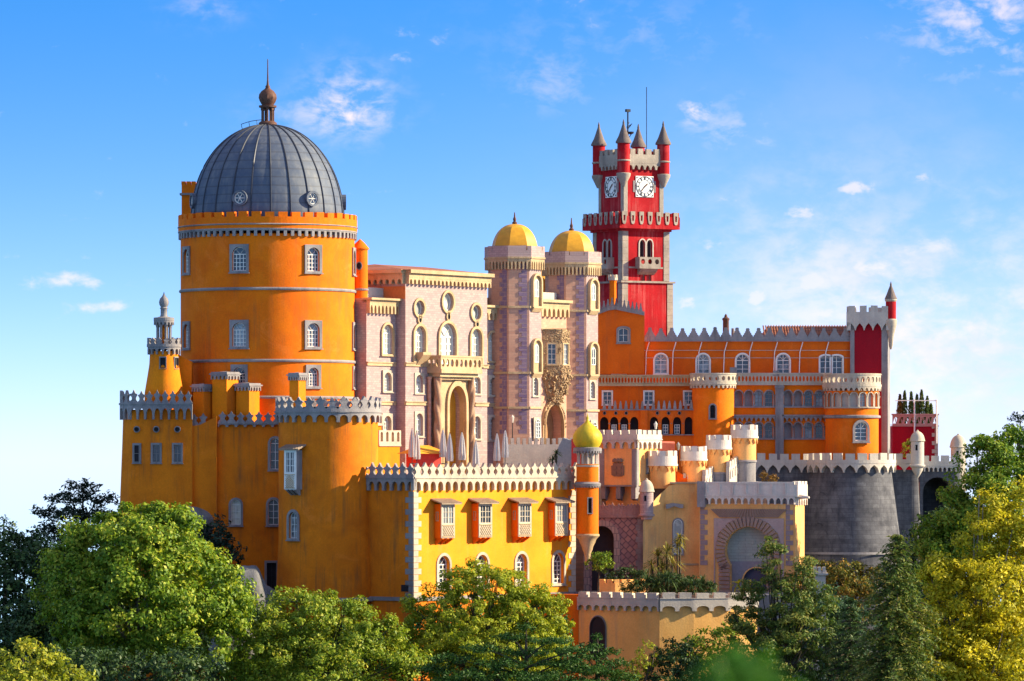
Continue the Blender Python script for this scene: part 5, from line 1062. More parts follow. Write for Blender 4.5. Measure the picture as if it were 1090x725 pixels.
def red_corner_tower():
    Y = 57; f = Fr(944.5, Y, -8); t = thing('red_corner_tower', 'square dark red tower with pale battlement and one pointed corner turret', 'tower', f.o[0], Y, -20, f.a); z = lambda p: Z(p, Y)
    u0 = f.u(905); side = 4.6; mb = MB(); mb.block(u0, 0, -20, z(345), -side, 0); part('wall', mb, REDDK, t)
    mb = MB(); rm = Flat(0, 0, 90)
    mb.block(u0, u0 + .5, -20, z(345), -.2, .06); part('quoin', mb, STONE, t)
    mb = MB(); mb.block(-.68, 0, -20, z(345), -.2, .06); mb.block(0.0, side, -20, z(345), -.2, .06, rm); part('quoin', mb, STONE, t)
    mb = MB(); o = .42
    ms = [(Flat(0, 0, 0), u0 - o, o), (rm, -o, side + o), (Flat(u0, 0, -90), -side - o, o), (Flat(0, side, 180), -o, -u0 + o)]
    for m, a, b in ms:
        if m.a == R_(-90): a, b = -o, side + o; m = Flat(u0, side, -90); m = type(m)(u0, 0, -90); a, b = -o - 0, o; a, b = -side - o, o
        n = 5; corbels(mb, a, b, z(351.5), z(343), -.1, o, m, n, .12, 'pointed', .9); mb.block(a, b, z(343), z(332), .05, o + .002, m); merlons(mb, a, b, z(332), z(325.5), .05, o, m, 4 if m.a == 0 else 5, 'square', .62)
    part('parapet', mb, LIME, t)
    mb = MB(); mb.poly([(u0, 0, z(336)), (0, 0, z(336)), (0, side, z(336)), (u0, side, z(336))]); part('roof_terrace', mb, STONE, t)
    cx, cy = .42, .1; mb = MB(); mb.lathe([(.1, z(372)), (.25, z(368)), (.35, z(358)), (.7, z(346)), (.74, z(341)), (.62, z(340))], 16, cx, cy); part('turret_corbel', mb, PALE, t, 40)
    mb = MB(); mb.lathe([(.62, z(341)), (.62, z(319))], 16, cx, cy); part('turret', mb, RED, t, 40)
    mb = MB(); mb.lathe([(.64, z(342)), (.72, z(340.5)), (.64, z(339.5))], 16, cx, cy); part('turret_ring', mb, PALE, t, 40); mb = MB(); mb.lathe([(.64, z(321)), (.74, z(319.5)), (.7, z(318))], 16, cx, cy); part('turret_ring', mb, PALE, t, 40)
    mb = MB(); mb.lathe([(.76, z(318.3)), (.5, z(313)), (.3, z(308)), (.12, z(304)), (.12, z(302.5)), (.02, z(299.5))], 16, cx, cy); part('turret_cone', mb, BROWNST, t, 50)
red_corner_tower()
def red_hall():
    Y = 70; f = Fr(950, Y, 0); t = thing('red_hall', 'low dark red building with a patterned parapet right of the red corner tower', 'building', f.o[0], Y, -20); u = f.u; z = lambda p: Z(p, Y); W = u(998.5)
    mb = MB(); mb.block(0, W, -20, z(453.5), -8, 0); part('wall', mb, REDDK, t)
    mb = MB(); quoins(mb, W, z(500), z(453), 0, F0, -1, .4, .75, .5); part('quoin', mb, PALE, t)
    mb = MB(); mb.block(-.1, W + .1, z(454), z(453), -.3, .15); pierced(mb, 0, W, z(453), z(442), -.2, .05, F0, 8, .3, 'tri'); mb.block(-.1, W + .1, z(442), z(440.5), -.3, .12); part('parapet', mb, plain('pink_stone', (.50, .24, .20), .85), t)
    mb = MB(); mb.poly([(0, 0, z(452)), (W, 0, z(452)), (W, 8, z(452)), (0, 8, z(452))]); part('roof_terrace', mb, STONE, t)
    for px, tp in ((973.2, 425), (996.8, 425.5)): mb = MB(); mb.tube([(u(px), -.2, z(472)), (u(px), -.2, z(tp))], .1, 6); part('post', mb, WHITE, t)
    mb = MB(); mb.tube([(u(953), -.2, z(426.5)), (u(997.5), -.2, z(426.5))], .06, 6); part('rail', mb, WHITE, t)
red_hall()

# ------------------------------------------------------------------ grey bastion, watch turrets, bridge
def bastion():
    Y = 42; s = S(Y); r = 44 * s; cx = X(905, Y); t = thing('grey_bastion', 'massive dark streaked stone bastion with a pale battlement below the orange bay', 'fortification', cx, Y, -24)
    z = lambda p: Z(p, Y - r * .8); q = lambda px, dy: (X(px, Y + dy) - cx, dy)
    p = [q(780, -.5), q(862, -.8)] + [(r * math.sin(R_(a)), -r * math.cos(R_(a))) for a in range(-48, 91, 8)] + [(r, 6)]; m = Path(p); tw = lambda zz: max(0, z(503) - zz) * .13
    mb = MB()
    zs = [-24, z(588), z(560), z(530), z(503)]
    for a, b in zip(zs, zs[1:]): mb.cylwall(m, 0, m.len, a, b, [], .3, 90, tw)
    mb.cylwall(m, 0, m.len, z(503), z(492), [], .3, 90); part('wall', mb, BAST, t, 40)
    mb = MB(); n = 22; corbels(mb, 0, m.len, z(503), z(493.5), -.1, .5, m, n, .14, 'pointed', .85); mb.block(0, m.len, z(493.5), z(489.5), -.2, .52, m, 70); merlons(mb, 0, m.len, z(489.5), z(482.5), .05, .5, m, n, 'square', .72); part('parapet', mb, LIME, t)
    mb = MB(); mb.poly([m(u, 0, z(492)) for u in m.l]); part('terrace_floor', mb, STONE, t)
    mb = MB(); mb.cylwall(m, 8, m.len - 3, z(590), z(587.5), [], .1, 60, lambda zz: tw(zz) + .3); part('ledge', mb, STONE, t)
bastion()
def rampart():
    Y = 48; cx = X(965, Y); t = thing('rampart_wall', 'sloping grey rampart joining the bastion to the dark bridge arch', 'fortification', cx, Y, -24); z = lambda p: Z(p, Y); q = lambda px, dy: (X(px, Y + dy) - cx, dy); m = Path([q(935, 0), q(976, 0), q(977, 3)])
    mb = MB(); mb.cylwall(m, 0, m.len, -24, z(500), [], .3, 20, lambda zz: max(0, z(500) - zz) * .05); part('wall', mb, BAST, t, 30)
    mb = MB(); corbels(mb, 0, m.len, z(502), z(493.5), -.1, .45, m, 5, .14, 'pointed', .85); mb.block(0, m.len, z(493.5), z(489), -.2, .47, m, 8); merlons(mb, 0, m.len, z(489), z(482.5), .05, .45, m, 5, 'square', .72); part('parapet', mb, LIME, t)
rampart()
def watch_turret(px, Y, top, ds, bs_, cone, tip, rp, label, mat=LIME):
    s = S(Y); r = rp * s; t = thing('watch_turret', label, 'turret', X(px, Y), Y, Z(tip, Y), 0, 'domed watch turrets'); z = lambda p: Z(p, Y); m = Cyl(r * .92)
    mb = MB(); mb.cylwall(m, -math.pi * m.r, math.pi * m.r, z(cone), z(ds), [(-.35, -.05, z(ds + 10), z(ds + 4))], .25, 24); part('wall', mb, mat, t, 30)
    mb = MB(); mb.face([[(-.4, z(ds + 10.5)), (0, z(ds + 10.5)), (0, z(ds + 3.5)), (-.4, z(ds + 3.5))]], -.22, m); part('slit', mb, DARK, t)
    mb = MB(); H = z(top + 1.5) - z(ds - .8); mb.lathe([(r * .92, z(ds + .8)), (r * 1.08, z(ds)), (r * 1.02, z(ds - .8))] + [(max(.12, r * .98 * math.cos(k / 9 * math.pi / 2)), z(ds - .8) + H * math.sin(k / 9 * math.pi / 2)) for k in range(1, 10)] + [(.13, z(top + .8)), (.02, z(top))], 24, flute=.03, nf=12); part('dome', mb, PALE, t, 40)
    if tip > cone: mb = MB(); mb.lathe([(r * .92, z(cone)), (r * 1.1, z(cone + .6)), (r * 1.1, z(cone + 2)), (r * .8, z(cone + 4)), (r * .75, z(cone + 6)), (r * .42, z(tip - 4)), (.05, z(tip))], 20); part('corbel_cone', mb, mat, t, 35)
watch_turret(976.6, 45.5, 457.5, 469.5, 0, 494.5, 509, 7.6, 'pale domed watch turret on the battlement above the rampart')
watch_turret(1020, 52, 461.5, 476, 0, 520, 520.5, 8.6, 'pinkish domed watch turret at the far right end of the bridge', PALE)
def bridge():
    Y = 51; f = Fr(979, Y, 4); t = thing('bridge', 'short stone bridge with a dark arch at the right end of the walls', 'bridge', f.o[0], Y, -24, f.a); u = f.u; z = lambda p: Z(p, Y); W = u(1022)
    a = arch(u(1013.5) - u(982.5), z(508) + 12, 'round', u=u(998), z=-12); mb = MB(); mb.face([[(0, -24), (W, -24), (W, z(496)), (0, z(496))], a], 0, F0); mb.band(a, -6, 0, F0); part('wall', mb, BAST, t)
    mb = MB(); mb.face([[(0, -14), (W, -14), (W, z(500)), (0, z(500))]], -5.5, F0); part('arch_shadow', mb, BAST, t)
    mb = MB(); corbels(mb, 0, W, z(502), z(496), -.1, .3, F0, 9, .3); mb.block(0, W, z(496), z(491), -.3, .32); merlons(mb, 0, W, z(491), z(485), -.05, .3, F0, 4, 'square', .75); part('parapet', mb, LIME, t)
bridge()

# ------------------------------------------------------------------ gatehouse and its turrets
def gatehouse():
    Y = 14; f = Fr(677.5, Y, -31); t = thing('gatehouse', 'apricot gatehouse box on brackets with a stone crest and white battlement', 'gatehouse', f.o[0], Y, -20, f.a); z = lambda p: Z(p, Y + 1)
    u0 = f.u(638.5); dp = (X(701, Y) - f.o[0]) / math.sin(R_(31)) * .93; dp = 4.9
    mb = MB(); mb.block(u0, 0, z(517), z(467), -dp, 0); part('wall', mb, APRICOT, t)
    mb = MB(); mb.block(u0 + .2, -.2, -20, z(517), -dp, -1.0); part('lower_wall', mb, APRICOT, t)
    rm = Flat(0, 0, 90); lm = Flat(u0, 0, -90); ms = [(F0, u0, 0, 5), (rm, 0, dp, 5), (Flat(0, dp, 180), 0, -u0, 5)]
    mb = MB()
    for m, a, b, n in ms: corbels(mb, a - .3, b + .3, z(477.5), z(468), -.1, .3, m, n, .25); mb.block(a - .3, b + .3, z(468), z(462.5), -.3, .303, m); mb.block(a - .35, b + .35, z(468.4), z(467.4), -.3, .36, m); merlons(mb, a - .3, b + .3, z(462.5), z(457.5), -.05, .3, m, n, 'square', .7)
    part('parapet', mb, LIME, t)
    mb = MB(); mb.poly([(u0, 0, z(463.5)), (0, 0, z(463.5)), (0, dp, z(463.5)), (u0, dp, z(463.5))]); part('roof_terrace', mb, LIME, t)
    mb = MB(); mb.block(u0, u0 + .55, z(517), z(478), -.2, .08); mb.block(-.55, 0, z(517), z(478), -.2, .08); mb.block(u0 - .1, .1, z(518), z(516.4), -.3, .16); mb.block(0.01, .5, z(517), z(478), -.2, .06, rm); part('quoin', mb, STONE, t)
    mb = MB()
    for c in (u0 + .4, u0 / 2, -.4):
        mb.ext([(0, z(518)), (0, z(531)), (-.5, z(533)), (-.7, z(527)), (-1.1, z(524)), (-1.1, z(518))], c - .28, c + .28, lambda a, w_, zz: (w_, -a, zz))
    part('bracket', mb, STONE, t)
    c = u0 / 2; zc = z(499); mb = MB(); mb.ext([(c + x * 1.0, zc + y * 1.0) for x, y in [(-.75, -.7), (-.4, -.85), (.4, -.85), (.75, -.7), (.8, .3), (.55, .42), (.62, .6), (0, .72), (-.62, .6), (-.55, .42), (-.8, .3)]], 0, .16, F0)
    for k in (-1, 0, 1): mb.lathe([(.24, zc + .72), (.3, zc + .9), (.22, zc + 1.05), (.05, zc + 1.15)], 10, c + k * .38, -.1)
    for x, y in ((-.32, .1), (.32, .1), (-.32, -.45), (.32, -.45)): mb.block(c + x - .2, c + x + .2, zc + y - .18, zc + y + .18, .1, .22)
    part('crest', mb, plain('crest_stone', (.26, .16, .11), .9), t)
    window(t, rm, dp * .55, z(503), .7, 1.35, 'rect', .18, 'rect', -.05, 1, 1, ms='grey_stone', mp='red_canvas')
gatehouse()
def lantern(px, py, Y, base, label):
    s = S(Y); t = thing('street_lamp', label, 'lamp', X(px, Y), Y, Z(base, Y), 0, 'iron lamps with glass lanterns'); z = lambda p: Z(p, Y)
    mb = MB(); mb.lathe([(.14, z(base)), (.06, z(base) + .4), (.045, z(py + 4))], 8); part('post', mb, IRON, t)
    mb = MB(); mb.lathe([(.12, z(py + 4)), (.26, z(py - 2)), (.2, z(py - 2) + .02), (.02, z(py - 4.5))], 6); part('lantern', mb, BLIND, t)
lantern(545.5, 446, 20, 474, 'iron lamp standing before the left twin domed tower')
lantern(698, 453, 18, 470, 'iron lamp with pale lantern behind the gatehouse battlement')
lantern(722, 475, 22, 500, 'iron lamp with pale lantern between the white-topped turrets')
def drum(px, rp, Y, top, neck, wall, foot, grey, label):
    s = S(Y); r = rp * s; t = thing('drum_turret', label, 'turret', X(px, Y), Y, Z(foot, Y), 0, 'apricot drum turrets with white battlements'); z = lambda p: Z(p, Y - r * .6); rw = r * .87; m = Cyl(rw); pi = math.pi * rw; g = grey or foot
    mb = MB(); mb.lathe([(rw, Z(g, Y)), (rw, z(wall - 4))], 40); part('wall', mb, APRICOT, t, 40)
    if grey: mb = MB(); mb.lathe([(rw * .97, Z(foot, Y)), (rw * .97, Z(g, Y) + .0), (rw * 1.06, Z(g, Y)), (rw * 1.06, Z(g, Y) + .2), (rw, Z(g, Y) + .25)], 40); part('base', mb, STONE, t, 40)
    mb = MB(); o = r - rw; corbels(mb, -pi, pi, z(wall + 7), z(wall), -.05, o, m, 14, .1, 'pointed', .9); part('scallops', mb, APRICOT, t)
    mb = MB(); mb.block(-pi, pi, z(wall), z(neck), o - .35, o + .004, m, 40); mb.block(-pi, pi, z(wall) - .1, z(wall) + .1, -.05, o + .08, m, 40); merlons(mb, -pi, pi, z(neck), z(top), o - .3, o, m, 11, 'square', .7); part('parapet', mb, PINKW, t)
    mb = MB(); mb.lathe([(rw, z(neck) - .2), (.05, z(neck) - .2)], 24); part('roof_terrace', mb, STONE, t)
drum(704.7, 16.2, 16.5, 479.5, 485.5, 495, 520, None, 'widest white-topped apricot drum turret, beside the crested gatehouse')
drum(738.6, 14, 18.5, 475, 480.5, 489.5, 525, None, 'second white-topped drum turret, lowest of the three on the right stair')
drum(765, 13.6, 21, 463, 468.5, 477.5, 525, 505, 'third white-topped drum turret, between two stepped stair walls')
drum(792.2, 14.5, 23.5, 452, 457.5, 465.5, 525, 492, 'highest white-topped drum turret, on a tall grey base')
def stair_parapet(px0, px1, y0, y1, Y0, Y1, foot, n, label):
    t = thing('stepped_parapet', label, 'wall', X(px0, Y0), Y0, Z(foot, Y0), 0, 'white stepped stair parapets'); ox, oy = X(px0, Y0), Y0; mb = MB()
    a = Vector((0, 0)); b = Vector((X(px1, Y1) - ox, Y1 - oy)); m = Path([a, b]); L = m.len
    for k in range(n):
        u0, u1 = L * k / n, L * (k + 1) / n; zt = Z(y0 + (y1 - y0) * k / n, Y0); mb.block(u0, u1 + .001 * k, Z(foot, Y0), zt - .65 + .002 * k, -.4, 0, m); mb.block(u0 + .12, u1 - .12, zt - .65, zt, -.4, 0, m)
        mb.ext([(u0 + .2, zt - 1.9), (u1 - .2, zt - 1.9), (u1 - .2, zt - 1.2), ((u0 + u1) / 2, zt - .9), (u0 + .2, zt - 1.2)], -.02, .1, m)
    part('wall', mb, LIME, t)
stair_parapet(763.5, 751.5, 494, 500, 20, 18, 530, 4, 'lower white stepped parapet between second and third drum turrets') if False else stair_parapet(751, 764, 500, 493, 17.2, 21.5, 530, 4, 'lower white stepped parapet between second and third drum turrets')
stair_parapet(776.5, 791.5, 491, 481, 19.5, 24.5, 530, 6, 'higher white stepped parapet before the tallest drum turret')
def lean_roof():
    Y = 17.5; t = thing('stair_roof', 'small orange lean-to roof with white teeth between two drum turrets', 'roof', X(728, Y), Y, Z(522, Y)); z = lambda p: Z(p, Y); w = 8 * S(Y)
    mb = MB(); mb.v += [(-w, 0, z(522)), (w, 0, z(522)), (w, 0, z(511)), (-w, 0, z(501)), (-w, 2, z(522)), (w, 2, z(522)), (w, 2, z(511)), (-w, 2, z(501))]; mb.f += [(0, 1, 2, 3), (4, 5, 6, 7), (3, 2, 6, 7), (1, 5, 6, 2), (0, 4, 7, 3)]; part('wall', mb, DEEP, t)
    mb = MB()
    for k in range(4): x = -w * .1 + k * .45; mb.block(x, x + .28, z(509 + k), z(504 + k * 1.6), -.3, .05)
    part('teeth', mb, LIME, t)
lean_roof()
def awning():
    Y = 24; t = thing('red_awning', 'faded red fabric awning above the widest drum turret', 'awning', X(709, Y), Y, Z(500, Y)); z = lambda p: Z(p, Y); w = 9.5 * S(Y)
    mb = MB(); mb.v += [(-w, 0, z(471)), (w, .3, z(472)), (w, 1.6, z(470)), (-w, 1.6, z(469.5)), (-w, 0, z(480)), (w, .3, z(479))]; mb.f += [(0, 1, 2, 3), (0, 1, 5, 4)]; part('canopy', mb, stucco('faded_red_canvas', (.75, .20, .12), (.6, .13, .08), (.5, .2, .15), .3), t)
    mb = MB(); [mb.tube([(x, .8, z(500)), (x, .8, z(471))], .05) for x in (-w + .1, w - .1)]; part('post', mb, IRON, t)
awning()
def diamond_gate():
    Y = 13; f = Fr(630, Y, -4); t = thing('diamond_wall', 'reddish wall of diamond-cut stones with a tall dark archway', 'wall', f.o[0], Y, -20, f.a); u = f.u; z = lambda p: Z(p, Y); W = u(684)
    a = arch(u(652) - u(630) + .4, z(560) + 18, 'round', u=u(640.5), z=-18); mb = MB(); mb.face([[(0, -20), (W, -20), (W, z(550)), (0, z(550))], a], 0, F0); mb.band(a, -1.5, 0, F0); mb.quad((W, 0, -20), (W, 4, -20), (W, 4, z(550)), (W, 0, z(550))); part('wall', mb, DIAMOND, t)
    mb = MB(); o = arch(u(652) - u(630) + 1.7, z(560) + 18.65, 'round', 14, u=u(640.5), z=-18); mb.ext([p for p in o], -.1, .12, F0, [[(p[0], p[1] + .01) for p in a]]); part('arch_moulding', mb, VOUSS, t)
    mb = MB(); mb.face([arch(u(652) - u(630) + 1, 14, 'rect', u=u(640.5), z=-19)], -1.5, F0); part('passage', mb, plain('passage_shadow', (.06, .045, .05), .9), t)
    mb = MB(); mb.face([arch(.75, 6.2, 'round', u=u(646.5), z=-18.5)], -1.4, F0); part('far_opening', mb, plain('passage_light', (.50, .55, .42), .8), t)
    mb = MB(); mb.block(0, W, z(551), z(548.5), -.5, .25); mb.block(0, W, z(548.5), z(541), -.5, .1); rnd = random.Random(9)
    for k in range(16): x = W * (k + .5) / 16; mb.ext([(x - .2, z(541)), (x + .2, z(541)), (x + .24, z(539)), (x, z(536.5) + rnd.uniform(-.15, .2)), (x - .24, z(539))], -.4, .05)
    part('rough_parapet', mb, stucco('red_rubble', (.42, .24, .20), (.28, .16, .15), (.7, .6, .5), .3, bs=1, mottle=.5), t)
    mb = MB(); zz = -20; k = 0
    while zz < z(552): mb.block(W - (.75 if k % 2 else .55), W + .25, zz, zz + .62, -.2, .12); zz += .65; k += 1
    part('quoin', mb, STONE, t)
diamond_gate()
watch_turret(688.3, 11.5, 509, 523.5, 0, 547, 553, 7.8, 'striped pink watch turret at the foot of the crested gatehouse', PINK)
def curved_wall():
    f = Fr(693, 13.5, -6); t = thing('courtyard_wall', 'apricot courtyard wall with a shaded niche and grey ledge', 'wall', f.o[0], f.o[1], -20, f.a); u = f.u; z = lambda p: Z(p, 12)
    a, W = u(713), u(745); n = arch(.9, z(548) + 16, 'round', u=a + .35, z=-16)
    mb = MB(); mb.face([[(a - .5, -20), (W, -20), (W, z(514)), (a + 1.2, z(514)), (a - .1, z(517)), (a - .5, z(521))]], 0, F0)
    mb.quad((W, 0, z(514)), (a, 0, z(514)), (a, 4, z(514)), (W, 4, z(514))); part('wall', mb, APRICOT, t)
    mb = MB(); mb.block(a, W, z(515), z(513.2), -.3, .12); part('coping', mb, SAND, t)
    # lit wing turning towards the sun
    q = Flat(a - .5, 0, 52); L = 3.6; mb = MB(); mb.face([[(-L, -20), (0, -20), (0, z(521)), (-L * .4, z(530)), (-L * .75, z(541)), (-L, z(556))]], 0, q); part('side_wall', mb, APRICOT, t)
    mb = MB(); l = [(u(709), z(541.5)), (u(709), z(537)), (u(716), z(535.5)), (u(727.5), z(537)), (u(727.5), z(541)), (u(724), z(541)), (u(718), z(538.8)), (u(712), z(541.5))]; mb.ext(l, -.1, .45); part('ledge', mb, STONE, t)
    window(t, F0, a + .9, z(590), .95, z(553) - z(590), 'round', .16, d=-.05, nv=1, nh=1, ms='grey_stone', mp='pale_window')
    mb = MB(); mb.block(a + 1, W, z(602), z(600), -.1, .1); part('string_course', mb, SAND, t)
curved_wall()
def arch_building():
    Y = 9; f = Fr(846.5, Y, -15); t = thing('arch_gate', 'apricot gate building with a great striped horseshoe arch and white battlement', 'gate', f.o[0], Y, -20, f.a); u = f.u; z = lambda p: Z(p, Y); u0 = u(744); dep = 5.0; rm = Flat(0, 0, 90)
    c = u(796.5); ga = arch(u(821) - u(772), z(561) + 16.5, 'horseshoe', u=c, z=-16.5)
    mb = MB(); mb.face([[(u0, -20), (0, -20), (0, z(537)), (u0, z(537))], ga], 0, F0); mb.band(ga, -1.2, 0, F0); mb.block(u0, 0, -20, z(537), -dep, -1.25); mb.quad((0, 0, -20), (0, 1.25, -20), (0, 1.25, z(537)), (0, 0, z(537))); mb.quad((u0, 0, -20), (u0, 1.25, -20), (u0, 1.25, z(537)), (u0, 0, z(537))); part('wall', mb, APRICOT, t)
    # tympanum and inner small arch
    zi = z(598); a2 = arch(u(828) - u(779.5), zi - .9 + 16.5, 'horseshoe', u=c + .3, z=-17.5)
    mb = MB(); r = (u(821) - u(772)) / 2; mb.face([[(c - r, zi), (c + r, zi), (c + r, z(558)), (c - r, z(558))]], -.9, F0); mb.lathe([(.35, zi + 1.9), (.3, zi + 2.0), (.02, zi + 2.1)], 10, c + .5, .86) if False else mb.ext([(c + .3 + .3 * math.cos(k * math.pi / 4), z(577) + .3 * math.sin(k * math.pi / 4)) for k in range(8)], -.9, -.8); part('tympanum', mb, masonry('grey_plank', (.42, .43, .36), (.36, .38, .33), (.24, .25, .22), 1.6, .32, .02), t)
    mb = MB(); mb.face([[(c - r, -20), (c + r, -20), (c + r, zi), (c - r, zi)], [(max(min(a, c + r - .02), c - r + .02), min(b, zi - .05)) for a, b in arch(3.0, zi - .7 + 18, 'horseshoe', u=c + .75, z=-18)]], -.85, F0); part('inner_wall', mb, plain('mauve_plaster', (.30, .26, .28), .9), t)
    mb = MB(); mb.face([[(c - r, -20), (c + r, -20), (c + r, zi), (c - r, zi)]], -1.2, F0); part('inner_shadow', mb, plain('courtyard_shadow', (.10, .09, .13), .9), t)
    ia = arch(3.0, zi - .7 + 18, 'horseshoe', u=c + .75, z=-18); mb = MB(); mb.ext([(c + .75 + (a - c - .75) * 1.08, b + .1) for a, b in ia], -.85, -.75, F0, [ia]); part('inner_arch', mb, APRICOT, t)
    # voussoirs: separate stones round the arch
    vb = MB(); vc = z(561) - (u(821) - u(772)) / 2; r0, r1 = r + .04, r + 1.1; n = 33; a0 = -math.asin(.62)
    for k in range(n):
        b0 = a0 + (math.pi - 2 * a0) * (k + .06) / n; b1 = a0 + (math.pi - 2 * a0) * (k + .80) / n; vb.ext([(c + q_ * math.cos(b), vc + q_ * math.sin(b)) for q_, b in ((r0, b0), (r1, b0), (r1, b1), (r0, b1))], .02, .2, F0)
    b0 = r * .78
    for sg in (-1, 1):
        zz = -18
        while zz < vc + math.sin(a0) * r - .1: vb.block(c + sg * (b0 + .05) if sg > 0 else c - b0 - 1.25, c + b0 + 1.25 if sg > 0 else c - b0 - .05, zz, zz + .36, .02, .2); zz += .45
    part('voussoir', vb, stucco('brick_pink_stone', (.42, .27, .21), (.32, .20, .16), (.18, .12, .11), .5), t)
    mb = MB(); zt, zb_ = z(542), z(551); n = 42; ua, ub = u(756.5), u(838)
    for k in range(n):
        f0, f1 = (k + .08) / n, (k + .72) / n; ins = 1.0; mb.ext([(ua + ins + (ub - ua - 2 * ins) * f0, zb_), (ua + ins + (ub - ua - 2 * ins) * f1, zb_), (ua + (ub - ua) * f1, zt), (ua + (ub - ua) * f0, zt)], .02, .2, F0)
    part('flat_arch', mb, MATS['brick_pink_stone'], t)
    mb = MB(); sp = [[(u(760), -20), (c - r1 - .02, -20), (c - r1 - .02, vc), (c - r1 * .9, vc + r1 * .5), (c - r1 * .6, vc + r1 * .82), (c, vc + r1 + .03), (c + r1 * .6, vc + r1 * .82), (c + r1 * .9, vc + r1 * .5), (c + r1 + .02, vc), (c + r1 + .02, -20), (u(834.5), -20), (u(834.5), zb_ - .1), (u(760), zb_ - .1)]]
    mb.ext(sp[0], .005, .09, F0); part('spandrel', mb, stucco('rosy_stone', (.52, .36, .32), (.42, .28, .26), (.25, .18, .18), .5), t)
    bq = plain('brown_quoin', (.34, .24, .24), .9)
    for x in (u(745.5), u(836.5)): mb = MB(); quoins(mb, x, z(602), z(527), 0, F0, 1, .45, .8, .55, .05); part('quoin', mb, bq, t)
    mb = MB(); zr = z(527); corbels(mb, u0 + .5, 0, z(537), z(528), -.1, .35, F0, 14, .25); mb.block(u0, .0, z(528), z(515), -.3, .353); mb.block(u0, 0, z(528.2), z(526.8), -.3, .42)
    for k in range(7): x = u0 + .9 + (-u0 - 1.4) * k / 6.4; mb.block(x, x + .12, z(526), z(514), .2, .45)
    mb.block(u0, 0, z(515), z(513), -.35, .42); part('parapet', mb, PINKW, t)
    mb = MB(); mb.block(u0 - .1, u0 + .75, z(540), z(512.5), -.3, .5); part('corner_pier', mb, STONE, t)
    mb = MB(); corbels(mb, .1, dep, z(538), z(529), -.1, .35, rm, 4, .25); mb.block(-.3, dep, z(529), z(516), -.3, .353, rm); merlons(mb, -.3, dep, z(516), z(512.5), -.3, .35, rm, 3, 'square', .7); part('side_parapet', mb, PINKW, t)
    mb = MB(); mb.tube([(0.2, .6, z(529)), (.9, -.1, z(529)), (1.6, -.3, z(529.5))], [.35, .22, .12], 8); part('gargoyle', mb, PINKW, t)
    mb = MB(); mb.poly([(u0, 0, z(516)), (0, 0, z(516)), (0, dep, z(516)), (u0, dep, z(516))]); part('roof_terrace', mb, STONE, t)
arch_building()
def low_wall():
    Y = -8; cx = X(702, Y); q = lambda px, dy: (X(px, Y + dy) - cx, dy); m = Path([q(616, 5.2), q(640, 3.6), q(660, 2.3), q(680, 1.1), q(702, 0)]); m2 = Path([q(702, 0), q(740, .7), q(775, 1.7), q(806, 3.4)])
    t = thing('low_battlement', 'low apricot terrace wall with a white battlement and pointed doorway', 'wall', cx, Y, -34); z = lambda p: Z(p, Y + 1)
    mb = MB(); mb.cylwall(m, 0, m.len, -34, z(641), [], .3, 12); mb.cylwall(m2, 0, m2.len, -34, z(641), [], .3, 12)
    mb.poly([m(u, 0, z(641)) for u in m.l] + [m2(u, 0, z(641)) for u in m2.l[1:]] + [m2(m2.len, -4, z(641)), m(0, -2, z(641))]); part('wall', mb, stucco('peach_stucco', (.93, .50, .15), (.82, .40, .11), (.45, .30, .18), .5), t)
    for mm, n, nm in ((m, 7, 10), (m2, 6, 6)):
        mb = MB(); corbels(mb, 0, mm.len, z(650.5), z(643), -.1, .32, mm, nm, .25); mb.block(0, mm.len, z(643), z(637), -.3, .323, mm, 12); merlons(mb, 0, mm.len, z(637), z(630.8), -.3, .32, mm, n, 'square', .72); mb.block(0, mm.len, z(637.3), z(636.6), -.32, .38, mm, 12); part('parapet', mb, LIME, t)
    window(t, m, m.l[1] - .4, z(700), 1.9, z(657) - z(700), 'pointed', .12, d=-.05, nv=1, nh=1, ms='grey_stone', mp='dark_opening')
    mb = MB(); mb.block(-5.2, 0, -34, z(634), -1, .05, Flat(*m(0, 0, 0)[:2], -14)); part('side_wall', mb, ORANGE, t)
    window(t, Flat(*m(0, 0, 0)[:2], -14), -2.9, z(664), .7, 1.1, 'circle', .14, d=-.04, nv=1, nh=1, mp='dark_opening', w0=.06)
low_wall()
def inner_wall():
    Y = 4; cx = X(668, Y); q = lambda px, dy: (X(px, Y + dy) - cx, dy); m = Path([q(636, 1.5), q(655, .8), q(672, 1.5), q(692, 5)]); t = thing('garden_wall', 'small curved yellow garden wall with notches before the diamond stones', 'wall', cx, Y, -20); z = lambda p: Z(p, Y)
    mb = MB(); mb.block(0, m.len, -20, z(621), -.4, 0, m, 16); merlons(mb, 0, m.len, z(621), z(617), -.4, 0, m, 9, 'square', .72); part('wall', mb, APRICOT, t)
inner_wall()
def pedestal():
    Y = -2; t = thing('pedestal', 'small pale stone pier with a notched cap among the trees', 'pier', X(873, Y), Y, -26); z = lambda p: Z(p, Y); mb = MB(); mb.block(-.55, .55, -26, z(612), -.55, .55); mb.block(-.8, .8, z(612), z(610), -.8, .8); part('shaft', mb, LIME, t)
    mb = MB(); [mb.block(x - .16, x + .16, z(610), z(603.5), -.6, .6) for x in (-.55, -.1, .4)]; mb.block(-.7, .65, z(610), z(607.5), -.5, .5); part('cap', mb, LIME, t)
pedestal()
